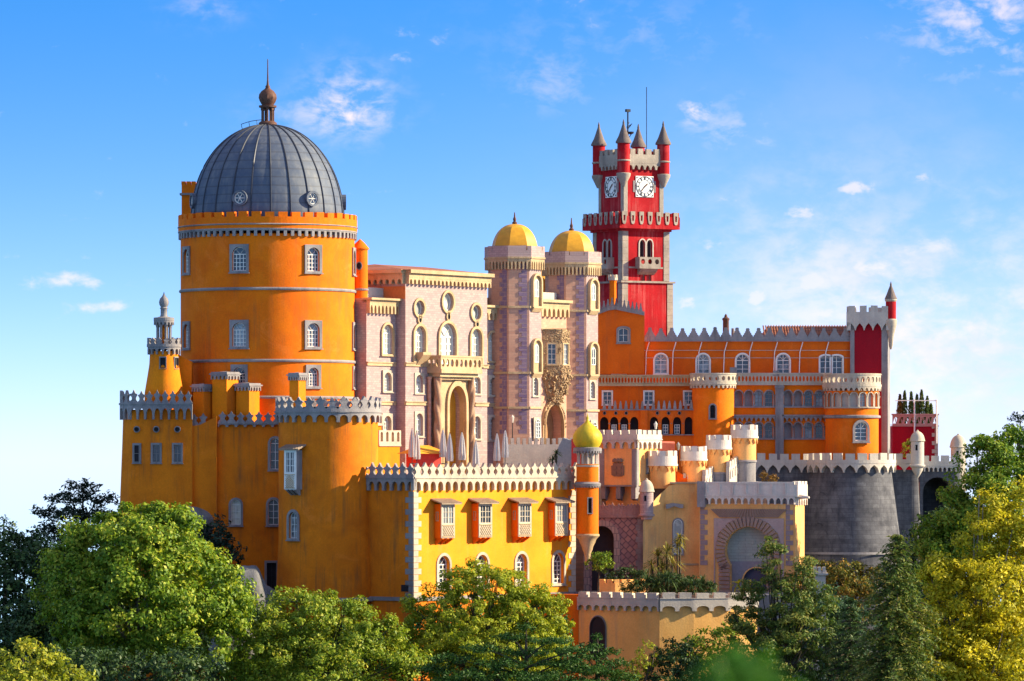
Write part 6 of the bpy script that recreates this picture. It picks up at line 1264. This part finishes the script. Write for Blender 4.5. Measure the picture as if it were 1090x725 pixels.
# ------------------------------------------------------------------ vegetation
def leaf_mat(name, a, b, c=None, trans=.35):
    m, nt, p = nodes(name); g = nt.nodes.new('ShaderNodeNewGeometry'); cr = nt.nodes.new('ShaderNodeValToRGB')
    n = tex(nt, 'ShaderNodeTexNoise', gen(nt), .35, Detail=3.)
    e = cr.color_ramp.elements; e[0].color = (*a, 1); e[1].color = (*(c or b), 1); e[0].position = .15; e[1].position = .9; k = e.new(.55); k.color = (*b, 1)
    ad = nt.nodes.new('ShaderNodeMath'); ad.operation = 'MULTIPLY_ADD'; nt.links.new(g.outputs['Random Per Island'], ad.inputs[0]); ad.inputs[1].default_value = .62
    nt.links.new(rmp(nt, n.outputs[0], .3, .7, 0, .38), ad.inputs[2]); nt.links.new(ad.outputs[0], cr.inputs[0])
    nt.links.new(cr.outputs[0], p.inputs['Base Color']); p.inputs['Roughness'].default_value = .55; p.inputs['Specular IOR Level'].default_value = .25
    tr = nt.nodes.new('ShaderNodeBsdfTranslucent'); nt.links.new(mix(nt, .5, cr.outputs[0], (.9, .9, .1), 'MULTIPLY'), tr.inputs[0])
    mxs = nt.nodes.new('ShaderNodeMixShader'); mxs.inputs[0].default_value = trans; nt.links.new(p.outputs[0], mxs.inputs[1]); nt.links.new(tr.outputs[0], mxs.inputs[2])
    nt.links.new(mxs.outputs[0], nt.nodes['Material Output'].inputs['Surface']); return m
L_BRIGHT = leaf_mat('leaf_bright', (.07, .145, .009), (.185, .29, .016), (.50, .50, .05))
L_MID = leaf_mat('leaf_mid', (.07, .15, .014), (.17, .28, .02), (.38, .38, .04))
L_OLIVE = leaf_mat('leaf_olive', (.12, .16, .012), (.30, .34, .02), (.56, .48, .05))
L_YEL = leaf_mat('leaf_yellow', (.22, .23, .011), (.52, .46, .015), (.84, .68, .045), .4)
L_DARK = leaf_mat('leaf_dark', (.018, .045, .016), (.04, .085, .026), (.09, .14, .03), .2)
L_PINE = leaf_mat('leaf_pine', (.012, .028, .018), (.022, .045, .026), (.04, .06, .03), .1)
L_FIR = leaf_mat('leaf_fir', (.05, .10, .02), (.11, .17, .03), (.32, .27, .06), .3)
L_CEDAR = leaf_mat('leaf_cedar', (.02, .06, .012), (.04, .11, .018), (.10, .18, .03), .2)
L_AUT = leaf_mat('leaf_autumn', (.07, .09, .014), (.16, .15, .02), (.42, .2, .03), .3)
L_MIDY = leaf_mat('leaf_mid_yellow', (.10, .17, .014), (.22, .31, .02), (.50, .46, .05))
L_FEATH = leaf_mat('leaf_feathery', (.16, .21, .014), (.34, .40, .022), (.62, .56, .06), .4)
L_RUST = leaf_mat('leaf_rust', (.10, .07, .012), (.22, .12, .02), (.34, .15, .02), .25)
L_BLUE = leaf_mat('leaf_bluish', (.03, .08, .045), (.05, .12, .06), (.1, .18, .07), .2)
BARK = stucco('bark', (.11, .085, .06), (.07, .055, .04), (.04, .035, .03), .5, .95, bs=1, mottle=.5)
BARKL = stucco('pale_bark', (.32, .28, .22), (.2, .17, .13), (.1, .08, .06), .5, .95, bs=1, mottle=.5)

def leaves_mesh(name, P, N, size, aspect, mat, rng, tilt=.9, jit=.45):
    n = len(P); nr = N + rng.normal(0, tilt, (n, 3)); nr /= np.linalg.norm(nr, axis=1, keepdims=True) + 1e-9
    a = np.cross(nr, rng.normal(0, 1, (n, 3))); a /= np.linalg.norm(a, axis=1, keepdims=True) + 1e-9; b = np.cross(nr, a)
    s = size * rng.uniform(1 - jit, 1 + jit, (n, 1)); L = a * s; Wd = b * s * aspect; fold = nr * s * .18
    V = np.empty((n, 4, 3)); V[:, 0] = P - L; V[:, 1] = P + Wd + fold - L * .1; V[:, 2] = P + L; V[:, 3] = P - Wd + fold - L * .1
    me = bpy.data.meshes.new(name); me.vertices.add(n * 4); me.loops.add(n * 4); me.polygons.add(n)
    me.vertices.foreach_set('co', V.reshape(-1).astype(np.float32)); me.loops.foreach_set('vertex_index', np.arange(n * 4, dtype=np.int32))
    me.polygons.foreach_set('loop_start', np.arange(0, n * 4, 4, dtype=np.int32)); me.materials.append(mat); me.update(calc_edges=True); return me

def sphere_dirs(n, rng): d = rng.normal(0, 1, (n, 3)); return d / np.linalg.norm(d, axis=1, keepdims=True)
def clump_points(blobs, dens, cr, per, rng, flat=.75, inner=.25, up=.2):
    """blobs: (centre, radii). Clumps of leaves sit over the blobs' outer shell, fewer inside."""
    P, Nn = [], []
    for c, r in blobs:
        c, r = np.array(c), np.array(r); area = 4 * math.pi * ((r[0] * r[1]) ** 1.6 / 3 + (r[0] * r[2]) ** 1.6 / 3 + (r[1] * r[2]) ** 1.6 / 3) ** (1 / 1.6)
        n = max(4, int(area * dens)); d = sphere_dirs(n, rng); d[:, 2] += up; d /= np.linalg.norm(d, axis=1, keepdims=True)
        rad = np.where(rng.random(n) < inner, rng.uniform(.3, .8, n), rng.uniform(.74, 1.17, n))[:, None]
        C = c + d * r * rad; keep = np.ones(n, bool)
        for c2, r2 in blobs:
            if np.allclose(c2, c): continue
            q = (((C - np.array(c2)) / np.array(r2)) ** 2).sum(1); keep &= ~((q < .45) & (rng.random(n) < .8))
        C, d = C[keep], d[keep]
        for ci, di in zip(C, d):
            k = max(3, int(per * rng.uniform(.5, 1.4))); rr = cr * rng.uniform(.6, 1.35); o = sphere_dirs(k, rng) * (rng.random((k, 1)) ** .4) * rr; o[:, 2] *= flat
            P.append(ci + o); Nn.append(o / rr * .8 + di * .5 + np.array([0, 0, .35]))
    return np.concatenate(P), np.concatenate(Nn)
def tree(name, label, px, Y, blobs, mat, leaf=.26, dens=.5, cr=1.0, per=22, aspect=.5, bark=None, group=None, seed=1, trunk_r=.35, inner=.25, flat=.75, cat='tree', limbs=True, ground=None, up=.2, lean=0):
    """blobs in the photograph's measure at the tree's own depth: (px, py, rx, rz, dy, ry_factor)"""
    rng = np.random.default_rng(seed); rnd = random.Random(seed); s = S(Y); bl = []
    for b in blobs: bx, by, rx, rz, dy = b[:5]; bl.append(((X(bx, Y + dy), Y + dy, Z(by, Y + dy)), (rx * s, rx * s * (b[5] if len(b) > 5 else .9), rz * s)))
    gx = X(px, Y); gz = terrain(gx, Y) - .3 if ground is None else ground
    t = thing(name, label, cat, gx, Y, gz, 0, group); o = np.array([gx, Y, gz])
    P, Nn = clump_points(bl, dens, cr, per, rng, flat, inner, up); me = leaves_mesh('crown', P - o, Nn, leaf, aspect, mat, rng, .6); part('crown', me, None, t, loc=(0, 0, 0))
    mb = MB(); tz = min(c[2] - r[2] * .2 for c, r in bl) - gz; tz = max(tz, 1.0); zc = sum(c[2] for c, r in bl) / len(bl) - gz
    cx = sum(c[0] for c, r in bl) / len(bl) - gx
    fork = (cx * .35 + lean, 0, tz * .75); mb.tube([(0, 0, 0), (rnd.uniform(-.2, .2), .1, tz * .35), fork], [trunk_r * 1.3, trunk_r, trunk_r * .8], 10)
    if limbs:
        for c, r in bl:
            e = np.array(c) - o; 
            for k in range(3):
                ee = e + np.array([rnd.uniform(-.7, .7) * r[0], rnd.uniform(-.7, .7) * r[1], rnd.uniform(-.2, .7) * r[2]]); m_ = [fork[i] * .5 + ee[i] * .5 + rnd.uniform(-.4, .4) for i in range(3)]
                mb.tube([fork, m_, tuple(ee)], [trunk_r * .45, trunk_r * .25, .04], 6)
    part('trunk', mb, bark or BARK, t, 60, zb=0); return t
def conifer(name, label, px, top, Y, wpx, mat, seed, base_py=740, leaf=.22, droop=.35, group=None, levels=26, per=16, tilt=0., cat='tree', power=.8):
    rng = np.random.default_rng(seed); s = S(Y); gx = X(px, Y); gz = terrain(gx, Y) - .3; zt = Z(top, Y) - gz; zb = max(.8, Z(base_py, Y) - gz); t = thing(name, label, cat, gx, Y, gz, 0, group)
    P, Nn = [], []; mb = MB(); mb.tube([(0, 0, 0), (tilt * .5, 0, zt * .5), (tilt, 0, zt)], [.38, .24, .03], 8); W = wpx * s / 2
    for i in range(levels):
        f = i / (levels - 1); z0 = zb + (zt - zb) * f; R = W * (1 - f) ** power * rng.uniform(.8, 1.12) + .25; nb = int(rng.integers(5, 9)); a0 = rng.uniform(0, 6.28)
        for b in range(nb):
            a = a0 + b * 2 * math.pi / nb + rng.uniform(-.3, .3); R2 = R * rng.uniform(.6, 1.15); n = max(2, int(R2 / .45)); cx = tilt * f; pts = []
            for k in range(n + 1):
                q = k / n; pts.append((cx + math.cos(a) * R2 * q, math.sin(a) * R2 * q, z0 - droop * R2 * q * q + .12 * R2 * q))
                if k == 0: continue
                m = max(3, int(per * rng.uniform(.6, 1.3))); o = rng.normal(0, 1, (m, 3)) * np.array([.34, .34, .15]) * (1.25 - .5 * q); o[:, 2] -= np.abs(o[:, 0]) * .3
                P.append(np.array(pts[-1]) + o); Nn.append(np.tile([math.cos(a) * .3, math.sin(a) * .3, 1.0], (m, 1)))
            mb.tube(pts, [.07 * (1 - j / (n + 1)) + .012 for j in range(n + 1)], 4)
    part('crown', leaves_mesh('crown', np.concatenate(P), np.concatenate(Nn), leaf, .3, mat, rng, .55), None, t, loc=(0, 0, 0)); part('trunk', mb, BARK, t, zb=0); return t
def pads(name, label, px, Y, padl, mat, seed, leaf=.24, dens=7., group=None, trunk_r=.3, ground=None):
    """a pine or cedar with flat, layered foliage pads: (px, py, rx, rz, dy)"""
    rng = np.random.default_rng(seed); rnd = random.Random(seed); s = S(Y); gx = X(px, Y); gz = terrain(gx, Y) - .3 if ground is None else ground; t = thing(name, label, 'tree', gx, Y, gz, 0, group); P, Nn = [], []; mb = MB()
    top = min(p[1] for p in padl); zt = Z(top, Y) - gz; xt = X(padl[0][0], Y) - gx; tr = [(0, 0, 0), (xt * .25, 0, zt * .4), (xt * .7, .2, zt * .75), (xt, 0, zt - .3)]; mb.tube(tr, [trunk_r * 1.2, trunk_r, trunk_r * .6, .06], 8)
    for bx, by, rx, rz, dy in padl:
        c = np.array([X(bx, Y + dy) - gx, dy, Z(by, Y + dy) - gz]); n = int(rx * s * rx * s * dens * 3) + 20; q = rng.normal(0, 1, (n, 3)); q /= np.linalg.norm(q, axis=1, keepdims=True); q *= rng.random((n, 1)) ** .45
        w = np.stack([np.sin(q[:, 0] * 7 + bx) * .25 * rz * s, np.cos(q[:, 1] * 6) * .2 * rz * s], 1).sum(1)
        pt = c + q * np.array([rx * s, rx * s * .8, rz * s]); pt[:, 2] += w; P.append(pt); Nn.append(np.tile([0, 0, 1.], (n, 1)))
        f = min(.95, max(.25, (c[2] - 1.0) / zt)); k = xt * f; mb.tube([(k, 0, zt * f * .92), ((k + c[0]) / 2, c[1] / 2, (zt * f * .92 + c[2]) / 2 + .1), tuple(c)], [.13, .09, .03], 5)
    part('crown', leaves_mesh('crown', np.concatenate(P), np.concatenate(Nn), leaf, .35, mat, rng, .7), None, t, loc=(0, 0, 0)); part('trunk', mb, BARK, t, zb=0); return t

# the big lit tree on the left
tree('broadleaf_tree', 'large bright green rounded tree at the left foot of the bastion', 152, -45, [(150, 590, 62, 48, 0), (95, 615, 50, 45, 1), (205, 620, 55, 48, 1), (120, 660, 62, 42, -1.5), (190, 665, 62, 40, -2), (150, 640, 70, 60, -2.5), (70, 655, 34, 40, 2), (240, 645, 30, 38, 1), (170, 560, 38, 26, 1.5), (110, 572, 34, 28, 1.5)], L_BRIGHT, .2, .34, 1.15, 135, .55, BARKL, seed=11, trunk_r=.45, inner=.3)
tree('broadleaf_tree', 'yellow green tree top at the lower left corner', 38, -78, [(30, 722, 44, 38, 0), (62, 735, 34, 30, 1), (2, 725, 34, 30, 1), (30, 760, 50, 40, -1)], L_OLIVE, .2, .9, .7, 24, .55, seed=12)
tree('broadleaf_tree', 'mid green spreading tree below the round tower', 342, -42, [(330, 672, 56, 40, 0), (290, 700, 48, 38, -1), (380, 690, 50, 36, -1), (340, 720, 70, 40, -2), (270, 720, 36, 34, 0), (420, 712, 34, 34, 0), (345, 650, 34, 20, .5), (318, 640, 12, 10, 0), (372, 650, 16, 10, 0), (410, 672, 16, 12, 0), (268, 678, 14, 12, 0)], L_MIDY, .165, .42, .85, 105, .5, seed=13, inner=.3)
tree('broadleaf_tree', 'airy olive green tree in front of the yellow hall windows', 512, -34, [(515, 645, 44, 36, 0), (470, 655, 32, 30, 0), (560, 655, 38, 30, 1), (510, 690, 66, 36, -1), (450, 690, 36, 30, -1), (575, 680, 34, 30, 0), (492, 618, 18, 18, .5), (548, 622, 16, 14, .5), (503, 604, 9, 9, .5), (474, 632, 10, 10, 0), (575, 632, 12, 12, 0), (592, 645, 12, 9, 0), (440, 648, 14, 10, 0), (530, 612, 9, 8, 0)], L_FEATH, .15, .62, .66, 105, .45, seed=14, inner=.25)
tree('autumn_tree', 'tall golden yellow tree filling the lower right corner', 1040, -60, [(1045, 640, 62, 50, 0), (1010, 665, 46, 46, -1), (1085, 620, 46, 50, 1), (1020, 710, 66, 46, -2), (1080, 700, 52, 50, -2), (1058, 580, 32, 42, 1), (1050, 545, 16, 26, 1.5), (1095, 560, 32, 40, 2), (1005, 620, 26, 26, 0), (992, 690, 34, 34, -1.5), (975, 722, 34, 26, -2)], L_YEL, .185, .42, 1.0, 120, .5, BARKL, seed=15, trunk_r=.4, inner=.35)
tree('broadleaf_tree', 'dense green tree beside the bridge behind the golden tree', 1045, 8, [(1050, 507, 34, 34, 0), (1080, 500, 36, 36, 1), (1034, 545, 30, 34, 0), (1060, 550, 50, 44, -1), (1010, 580, 36, 30, -1), (1085, 478, 22, 22, 2), (1052, 484, 18, 18, 0), (1010, 600, 36, 34, 0)], L_MID, .21, .36, 1.1, 110, .5, seed=16, inner=.35)
tree('broadleaf_tree', 'dark green bush at the foot of the grey bastion near the bridge', 985, 16, [(995, 575, 26, 24, 0), (1012, 566, 20, 24, 1), (975, 598, 22, 20, 0), (985, 625, 40, 30, -1)], L_DARK, .24, .9, .8, 24, .5, seed=17)
tree('autumn_tree', 'rust tinged shrub below the middle of the grey bastion', 890, 2, [(890, 612, 26, 16, 0), (918, 618, 24, 18, 1), (868, 628, 26, 20, 0), (900, 640, 40, 24, -1)], L_AUT, .17, .8, .7, 50, .5, seed=18)
tree('broadleaf_tree', 'bluish green shrub under the pale stone pier', 885, -22, [(880, 655, 32, 26, 0), (910, 668, 28, 26, 0), (855, 672, 28, 26, 0), (885, 700, 46, 32, -1)], L_BLUE, .19, 1.0, .65, 24, .5, seed=19)
tree('broadleaf_tree', 'fresh green bush against the low apricot wall', 765, -24, [(760, 690, 28, 22, 0), (785, 678, 24, 18, 0), (735, 702, 26, 20, -.5), (770, 715, 44, 26, -1)], L_MID, .17, 1.2, .6, 22, .5, seed=20)
tree('round_bush', 'dome shaped dark clipped bush before the low apricot wall', 720, -32, [(720, 705, 24, 26, 0), (712, 722, 28, 24, -.5), (734, 724, 22, 24, 0)], L_DARK, .13, 2.2, .4, 24, .5, seed=21, cat='bush')
tree('broadleaf_tree', 'small yellow green shrub between cedar and clipped bush', 682, -34, [(682, 716, 18, 16, 0), (690, 700, 10, 14, 0), (670, 728, 18, 14, 0)], L_OLIVE, .15, 1.3, .45, 18, .5, seed=22)
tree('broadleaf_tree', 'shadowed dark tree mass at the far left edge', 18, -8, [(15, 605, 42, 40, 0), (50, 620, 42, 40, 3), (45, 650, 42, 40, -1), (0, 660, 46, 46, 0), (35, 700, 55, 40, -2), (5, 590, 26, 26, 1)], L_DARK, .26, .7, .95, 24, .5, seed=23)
tree('broadleaf_tree', 'dark shrub growing against the ochre curtain wall', 226, -6, [(228, 572, 18, 20, 0), (215, 590, 22, 26, 0), (240, 596, 16, 24, 0)], L_PINE, .2, 1.2, .6, 22, .5, seed=24)
tree('broadleaf_tree', 'dark undergrowth tree between big tree and rocks', 262, -25, [(255, 690, 34, 30, 0), (225, 705, 36, 30, 0), (280, 660, 16, 20, 2)], L_DARK, .22, 1.0, .7, 22, .5, seed=25)
tree('broadleaf_tree', 'low dark tree under the left edge of the big bright tree', 95, -58, [(90, 715, 50, 26, 0), (140, 722, 44, 22, 0), (190, 716, 44, 26, 0)], L_DARK, .2, .9, .7, 22, .5, seed=26)
tree('dark_evergreen', 'dark shaggy evergreen in front of the horseshoe arch gate', 832, -30, [(824, 600, 15, 26, 0), (822, 582, 6, 12, 0), (854, 612, 16, 18, 0), (800, 632, 18, 12, 0), (835, 638, 34, 24, 0), (872, 640, 18, 14, 0), (812, 668, 32, 22, -.5), (850, 672, 36, 26, -.5), (830, 705, 46, 34, -1), (785, 655, 12, 8, .5), (875, 690, 26, 26, -.5)], L_FIR, .19, .55, .8, 80, .32, seed=31, flat=.5, up=.1, inner=.3)
conifer('dark_conifer', 'tall pointed conifer between rust shrub and golden tree', 955, 572, -70, 150, L_FIR, 32, 770, .2, .35, levels=34, power=.7, per=22)
conifer('dark_conifer', 'smaller conifer left of the golden tree', 905, 640, -52, 80, L_DARK, 33, 760, .2, .3, levels=18)
pads('umbrella_pine', 'dark layered pine silhouette left of the bastion', 90, 14, [(88, 518, 22, 7, 0), (72, 530, 26, 7, .5), (105, 532, 26, 8, -.5), (50, 545, 20, 6, 0), (85, 548, 40, 9, 0), (118, 555, 22, 10, 0), (60, 565, 34, 10, 0), (30, 578, 28, 10, 1), (95, 575, 46, 12, 0), (60, 600, 56, 16, 0)], L_PINE, 41, .26, 22.)
pads('umbrella_pine', 'thin dark pine at the upper right edge behind the trees', 1084, 34, [(1086, 445, 15, 6, 0), (1078, 455, 8, 4, .5), (1090, 460, 14, 6, 0), (1084, 470, 8, 4, 0)], L_PINE, 42, .22, 24.)
pads('cedar', 'dark green cedar with layered boughs below the yellow hall', 560, -50, [(560, 668, 12, 4, 0), (545, 678, 22, 4, .5), (585, 682, 26, 4, -.5), (515, 690, 26, 5, 0), (560, 694, 30, 5, 1), (612, 692, 24, 4, 0), (480, 701, 28, 5, 0), (535, 706, 34, 6, -1), (595, 706, 34, 5, .5), (462, 712, 24, 5, 1), (505, 718, 40, 6, -1.5), (570, 720, 44, 6, -1.5), (625, 712, 26, 5, 0), (480, 728, 46, 7, 0), (545, 732, 50, 7, 0), (610, 728, 40, 7, 0)], L_CEDAR, 43, .17, 40.)
pads('cedar', 'second dark cedar beneath the pointed doorway of the low wall', 636, -44, [(636, 678, 8, 4, 0), (628, 688, 16, 4, 0), (648, 694, 16, 4, .5), (624, 700, 22, 5, -.5), (652, 706, 22, 5, 0), (636, 714, 30, 5, -.5), (660, 720, 24, 5, 0), (630, 728, 36, 6, -1), (665, 732, 30, 6, 0)], L_CEDAR, 44, .17, 40.)
pads('bare_pine', 'sparse dark pine top poking up at the far left edge', 6, 6, [(4, 552, 5, 6, 0), (12, 560, 7, 6, 0), (-4, 566, 10, 8, 0), (18, 574, 10, 6, 0), (4, 588, 18, 10, 0)], L_PINE, 45, .2, 20.)

def spiky(name, label, px, Y, heads, blade, width, mat, seed, cat='plant', group=None, stem=True, ground=None, per=46):
    rng = np.random.default_rng(seed); gx = X(px, Y); gz = Z(634, -4) if ground is None else ground; t = thing(name, label, cat, gx, Y, gz, 0, group); mb = MB(); st = MB()
    for hx, hy, L in heads:
        c = np.array([X(hx, Y) - gx, rng.uniform(-.4, .4), Z(hy, Y) - gz]); L *= S(Y)
        if stem: st.tube([(c[0] * .8, 0, 0), (c[0] * .9, c[1] * .5, c[2] * .5), tuple(c)], [.14, .11, .09], 7)
        for k in range(per):
            d = sphere_dirs(1, rng)[0]; d[2] = d[2] * .75 + .3; d /= np.linalg.norm(d); sd = np.cross(d, [0, 0, 1]); sd = sd / (np.linalg.norm(sd) + 1e-6) * width; p0 = c; l = L * rng.uniform(.7, 1.15); p1 = c + d * l * .55; p2 = c + d * l + np.array([0, 0, -.32 * l])
            i = len(mb.v); mb.v += [tuple(p0 - sd * .6), tuple(p0 + sd * .6), tuple(p1 + sd), tuple(p1 - sd), tuple(p2)]; mb.f += [(i, i + 1, i + 2, i + 3), (i + 3, i + 2, i + 4)]
    part('leaves', mb, mat, t, zb=0)
    if stem: part('stem', st, BARK, t, zb=0)
L_YUC = leaf_mat('leaf_yucca', (.10, .10, .02), (.22, .19, .03), (.42, .30, .05), .2)
spiky('cordyline', 'tall yellowish cordyline head against the courtyard wall', 722, 3, [(724, 573, 13), (721, 580, 13)], 1, .06, L_YUC, 51, per=50)
spiky('cordyline', 'cluster of olive cordylines in front of the shaded niche', 706, 1, [(700, 592, 17), (710, 588, 18), (716, 600, 18), (694, 602, 15), (705, 606, 18)], 1, .055, L_YUC, 52, per=60)
spiky('yucca', 'dark spiky yucca clump behind the left of the low battlement', 680, -2, [(678, 622, 15), (690, 618, 18), (700, 624, 17), (712, 616, 18), (722, 622, 18)], 1, .05, L_DARK, 53, stem=False, per=80)
spiky('yucca', 'dark spiky yucca clump below the arch gate left jamb', 744, -2, [(738, 624, 15), (748, 622, 16), (757, 625, 14)], 1, .05, L_DARK, 54, stem=False, per=80)
spiky('agave', 'yellow green agave leaves inside the horseshoe arch', 790, 5, [(786, 622, 12), (789, 630, 12)], 1, .09, L_YEL, 55, stem=False, per=26)
spiky('palm_shrub', 'small dark palm at the right end of the hall terrace', 592, 9, [(592, 483, 9), (588, 490, 9)], 1, .05, L_DARK, 56, ground=Z(505, 9), per=60)
tree('potted_tree', 'small round tree in the corner beside the tall dark archway', 637, 2, [(640, 596, 11, 10, 0), (632, 600, 9, 8, 0), (646, 603, 8, 7, 0)], L_MID, .11, 3.5, .3, 16, .5, seed=61, trunk_r=.1, ground=Z(630, 2))
tree('hedge', 'low dark hedge along the foot of the diamond stone wall', 664, 7, [(655, 614, 9, 6, 0), (668, 611, 10, 8, 0), (680, 613, 9, 7, 0), (648, 618, 7, 5, 0)], L_DARK, .11, 4.5, .3, 16, .5, seed=62, trunk_r=.06, ground=Z(628, 7), cat='hedge', limbs=False)
tree('flowering_shrub', 'small rusty shrub on the bastion terrace by the tall drum turret', 815, 34, [(812, 508, 5, 5, 0), (822, 509, 6, 4, 0)], L_RUST, .1, 6, .25, 14, .5, seed=63, trunk_r=.05, ground=Z(520, 34), cat='bush')
for i, (px, tp, w) in enumerate([(958, 420, 7), (963, 416, 6), (970, 417, 6), (976, 420, 6), (981, 415, 7), (987, 422, 6), (991, 430, 5)]):
    Y = 73; rng = np.random.default_rng(70 + i); s = S(Y); gz = Z(452, 70); t = thing('cypress', 'dark slim cypress in the row on the roof of the low red hall', 'tree', X(px, Y), Y, gz, 0, 'cypresses on the red hall roof'); h = Z(tp, Y) - gz; n = 900
    zz = rng.random(n) ** .8 * h; r = w * s / 2 * np.sin(np.clip(zz / h, 0.04, 1) ** .6 * math.pi) ** .7 * 1.0; a = rng.uniform(0, 6.28, n); rr = r * rng.uniform(.5, 1.1, n); P = np.stack([rr * np.cos(a), rr * np.sin(a), zz], 1); Nn = np.stack([np.cos(a), np.sin(a), np.full(n, .6)], 1)
    part('crown', leaves_mesh('crown', P, Nn, .16, .4, L_RUST if i == 0 else L_FIR, rng, .5), None, t, loc=(0, 0, 0)); mb = MB(); mb.tube([(0, 0, 0), (0, 0, h * .8)], [.09, .03], 6); part('trunk', mb, BARK, t, zb=0)
tree('climbing_shrub', 'small green shrub in front of the red hall wall', 967, 60, [(966, 478, 7, 8, 0), (972, 470, 5, 7, 0)], L_OLIVE, .13, 3.5, .35, 14, .5, seed=64, trunk_r=.06, ground=Z(495, 60), cat='bush')

def boulder(px, py, rx, rz, Y, seed, label):
    import bmesh
    rnd = random.Random(seed); bm = bmesh.new(); bmesh.ops.create_icosphere(bm, subdivisions=4, radius=1); s = S(Y); rng = np.random.default_rng(seed); K = rng.normal(0, 1, (8, 3)); ph = rng.uniform(0, 6, 8)
    for v in bm.verts:
        d = sum(math.sin(K[k] @ np.array(v.co) * (1 + k * .5) + ph[k]) / (1.5 + k) for k in range(8)) * .16; v.co *= 1 + d; v.co.x *= rx * s; v.co.y *= rx * s * .8; v.co.z *= rz * s
    me = bpy.data.meshes.new('boulder'); bm.to_mesh(me); bm.free(); me.materials.append(ROCK); me.polygons.foreach_set('use_smooth', [True] * len(me.polygons)); me.set_sharp_from_angle(angle=R_(35))
    o = solo('boulder', me, None, label, 'rock', 'granite boulders at the foot of the walls', loc=(X(px, Y), Y, Z(py, Y)))
boulder(262, 635, 22, 34, -12, 3, 'large grey boulder below the round tower, right of the big tree')
boulder(205, 560, 20, 24, -4, 4, 'grey boulder peeping over the big tree at the wall foot')
boulder(246, 690, 26, 28, -34, 5, 'low shaded boulder at the foot of the big bright tree')
boulder(284, 650, 14, 26, -9, 6, 'narrow boulder beside the small door under the round tower')

def near_branch():
    rng = np.random.default_rng(90); d = 14.0; Y = -D + d; c = np.array([X(790, Y), Y, Z(736, Y)]); gx = c[0] + .05; gz = terrain(gx, Y) - .1; t = thing('near_shrub', 'blurred out of focus green sprig in the near foreground', 'bush', gx, Y, gz); o = np.array([gx, Y, gz]); n = 900
    P = rng.normal(0, 1, (n, 3)) * np.array([.075, .08, .045]) + c; P[:40, 0] += .0; P[:, 2] -= np.abs(P[:, 0] - c[0]) * .35
    part('crown', leaves_mesh('crown', P - o, np.tile([-.1, -.6, .6], (n, 1)), .034, .5, leaf_mat('leaf_near', (.03, .12, .008), (.06, .2, .012), (.2, .3, .03)), rng), None, t, loc=(0, 0, 0))
    mb = MB(); e = c - o; mb.tube([(0, 0, 0), (.05, .02, e[2] * .5), (e[0], e[1], e[2] - .02)], [.03, .02, .006], 6); [mb.tube([(e[0] * .9, e[1], e[2] - .15), tuple(e + rng.normal(0, .05, 3))], [.006, .003], 5) for k in range(8)]; part('trunk', mb, BARK, t, zb=0)
near_branch()

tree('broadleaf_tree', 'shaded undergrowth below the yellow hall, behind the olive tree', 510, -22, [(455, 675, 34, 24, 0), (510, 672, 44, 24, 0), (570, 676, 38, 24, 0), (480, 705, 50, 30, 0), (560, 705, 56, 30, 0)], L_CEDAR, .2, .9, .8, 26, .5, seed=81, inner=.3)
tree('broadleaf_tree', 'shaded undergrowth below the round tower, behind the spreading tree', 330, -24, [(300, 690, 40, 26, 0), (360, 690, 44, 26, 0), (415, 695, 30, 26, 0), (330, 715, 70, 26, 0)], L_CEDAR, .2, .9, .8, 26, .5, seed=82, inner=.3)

tree('evergreen_shrub', 'dense dark shrub filling the terrace behind the low battlement', 715, -1, [(690, 624, 16, 9, 0), (712, 620, 18, 12, 0), (734, 624, 16, 9, .5), (752, 627, 12, 7, .5), (672, 627, 12, 7, 0)], L_DARK, .12, 2.2, .4, 40, .4, seed=83, inner=.3, trunk_r=.08, ground=Z(636, -2), cat='bush')

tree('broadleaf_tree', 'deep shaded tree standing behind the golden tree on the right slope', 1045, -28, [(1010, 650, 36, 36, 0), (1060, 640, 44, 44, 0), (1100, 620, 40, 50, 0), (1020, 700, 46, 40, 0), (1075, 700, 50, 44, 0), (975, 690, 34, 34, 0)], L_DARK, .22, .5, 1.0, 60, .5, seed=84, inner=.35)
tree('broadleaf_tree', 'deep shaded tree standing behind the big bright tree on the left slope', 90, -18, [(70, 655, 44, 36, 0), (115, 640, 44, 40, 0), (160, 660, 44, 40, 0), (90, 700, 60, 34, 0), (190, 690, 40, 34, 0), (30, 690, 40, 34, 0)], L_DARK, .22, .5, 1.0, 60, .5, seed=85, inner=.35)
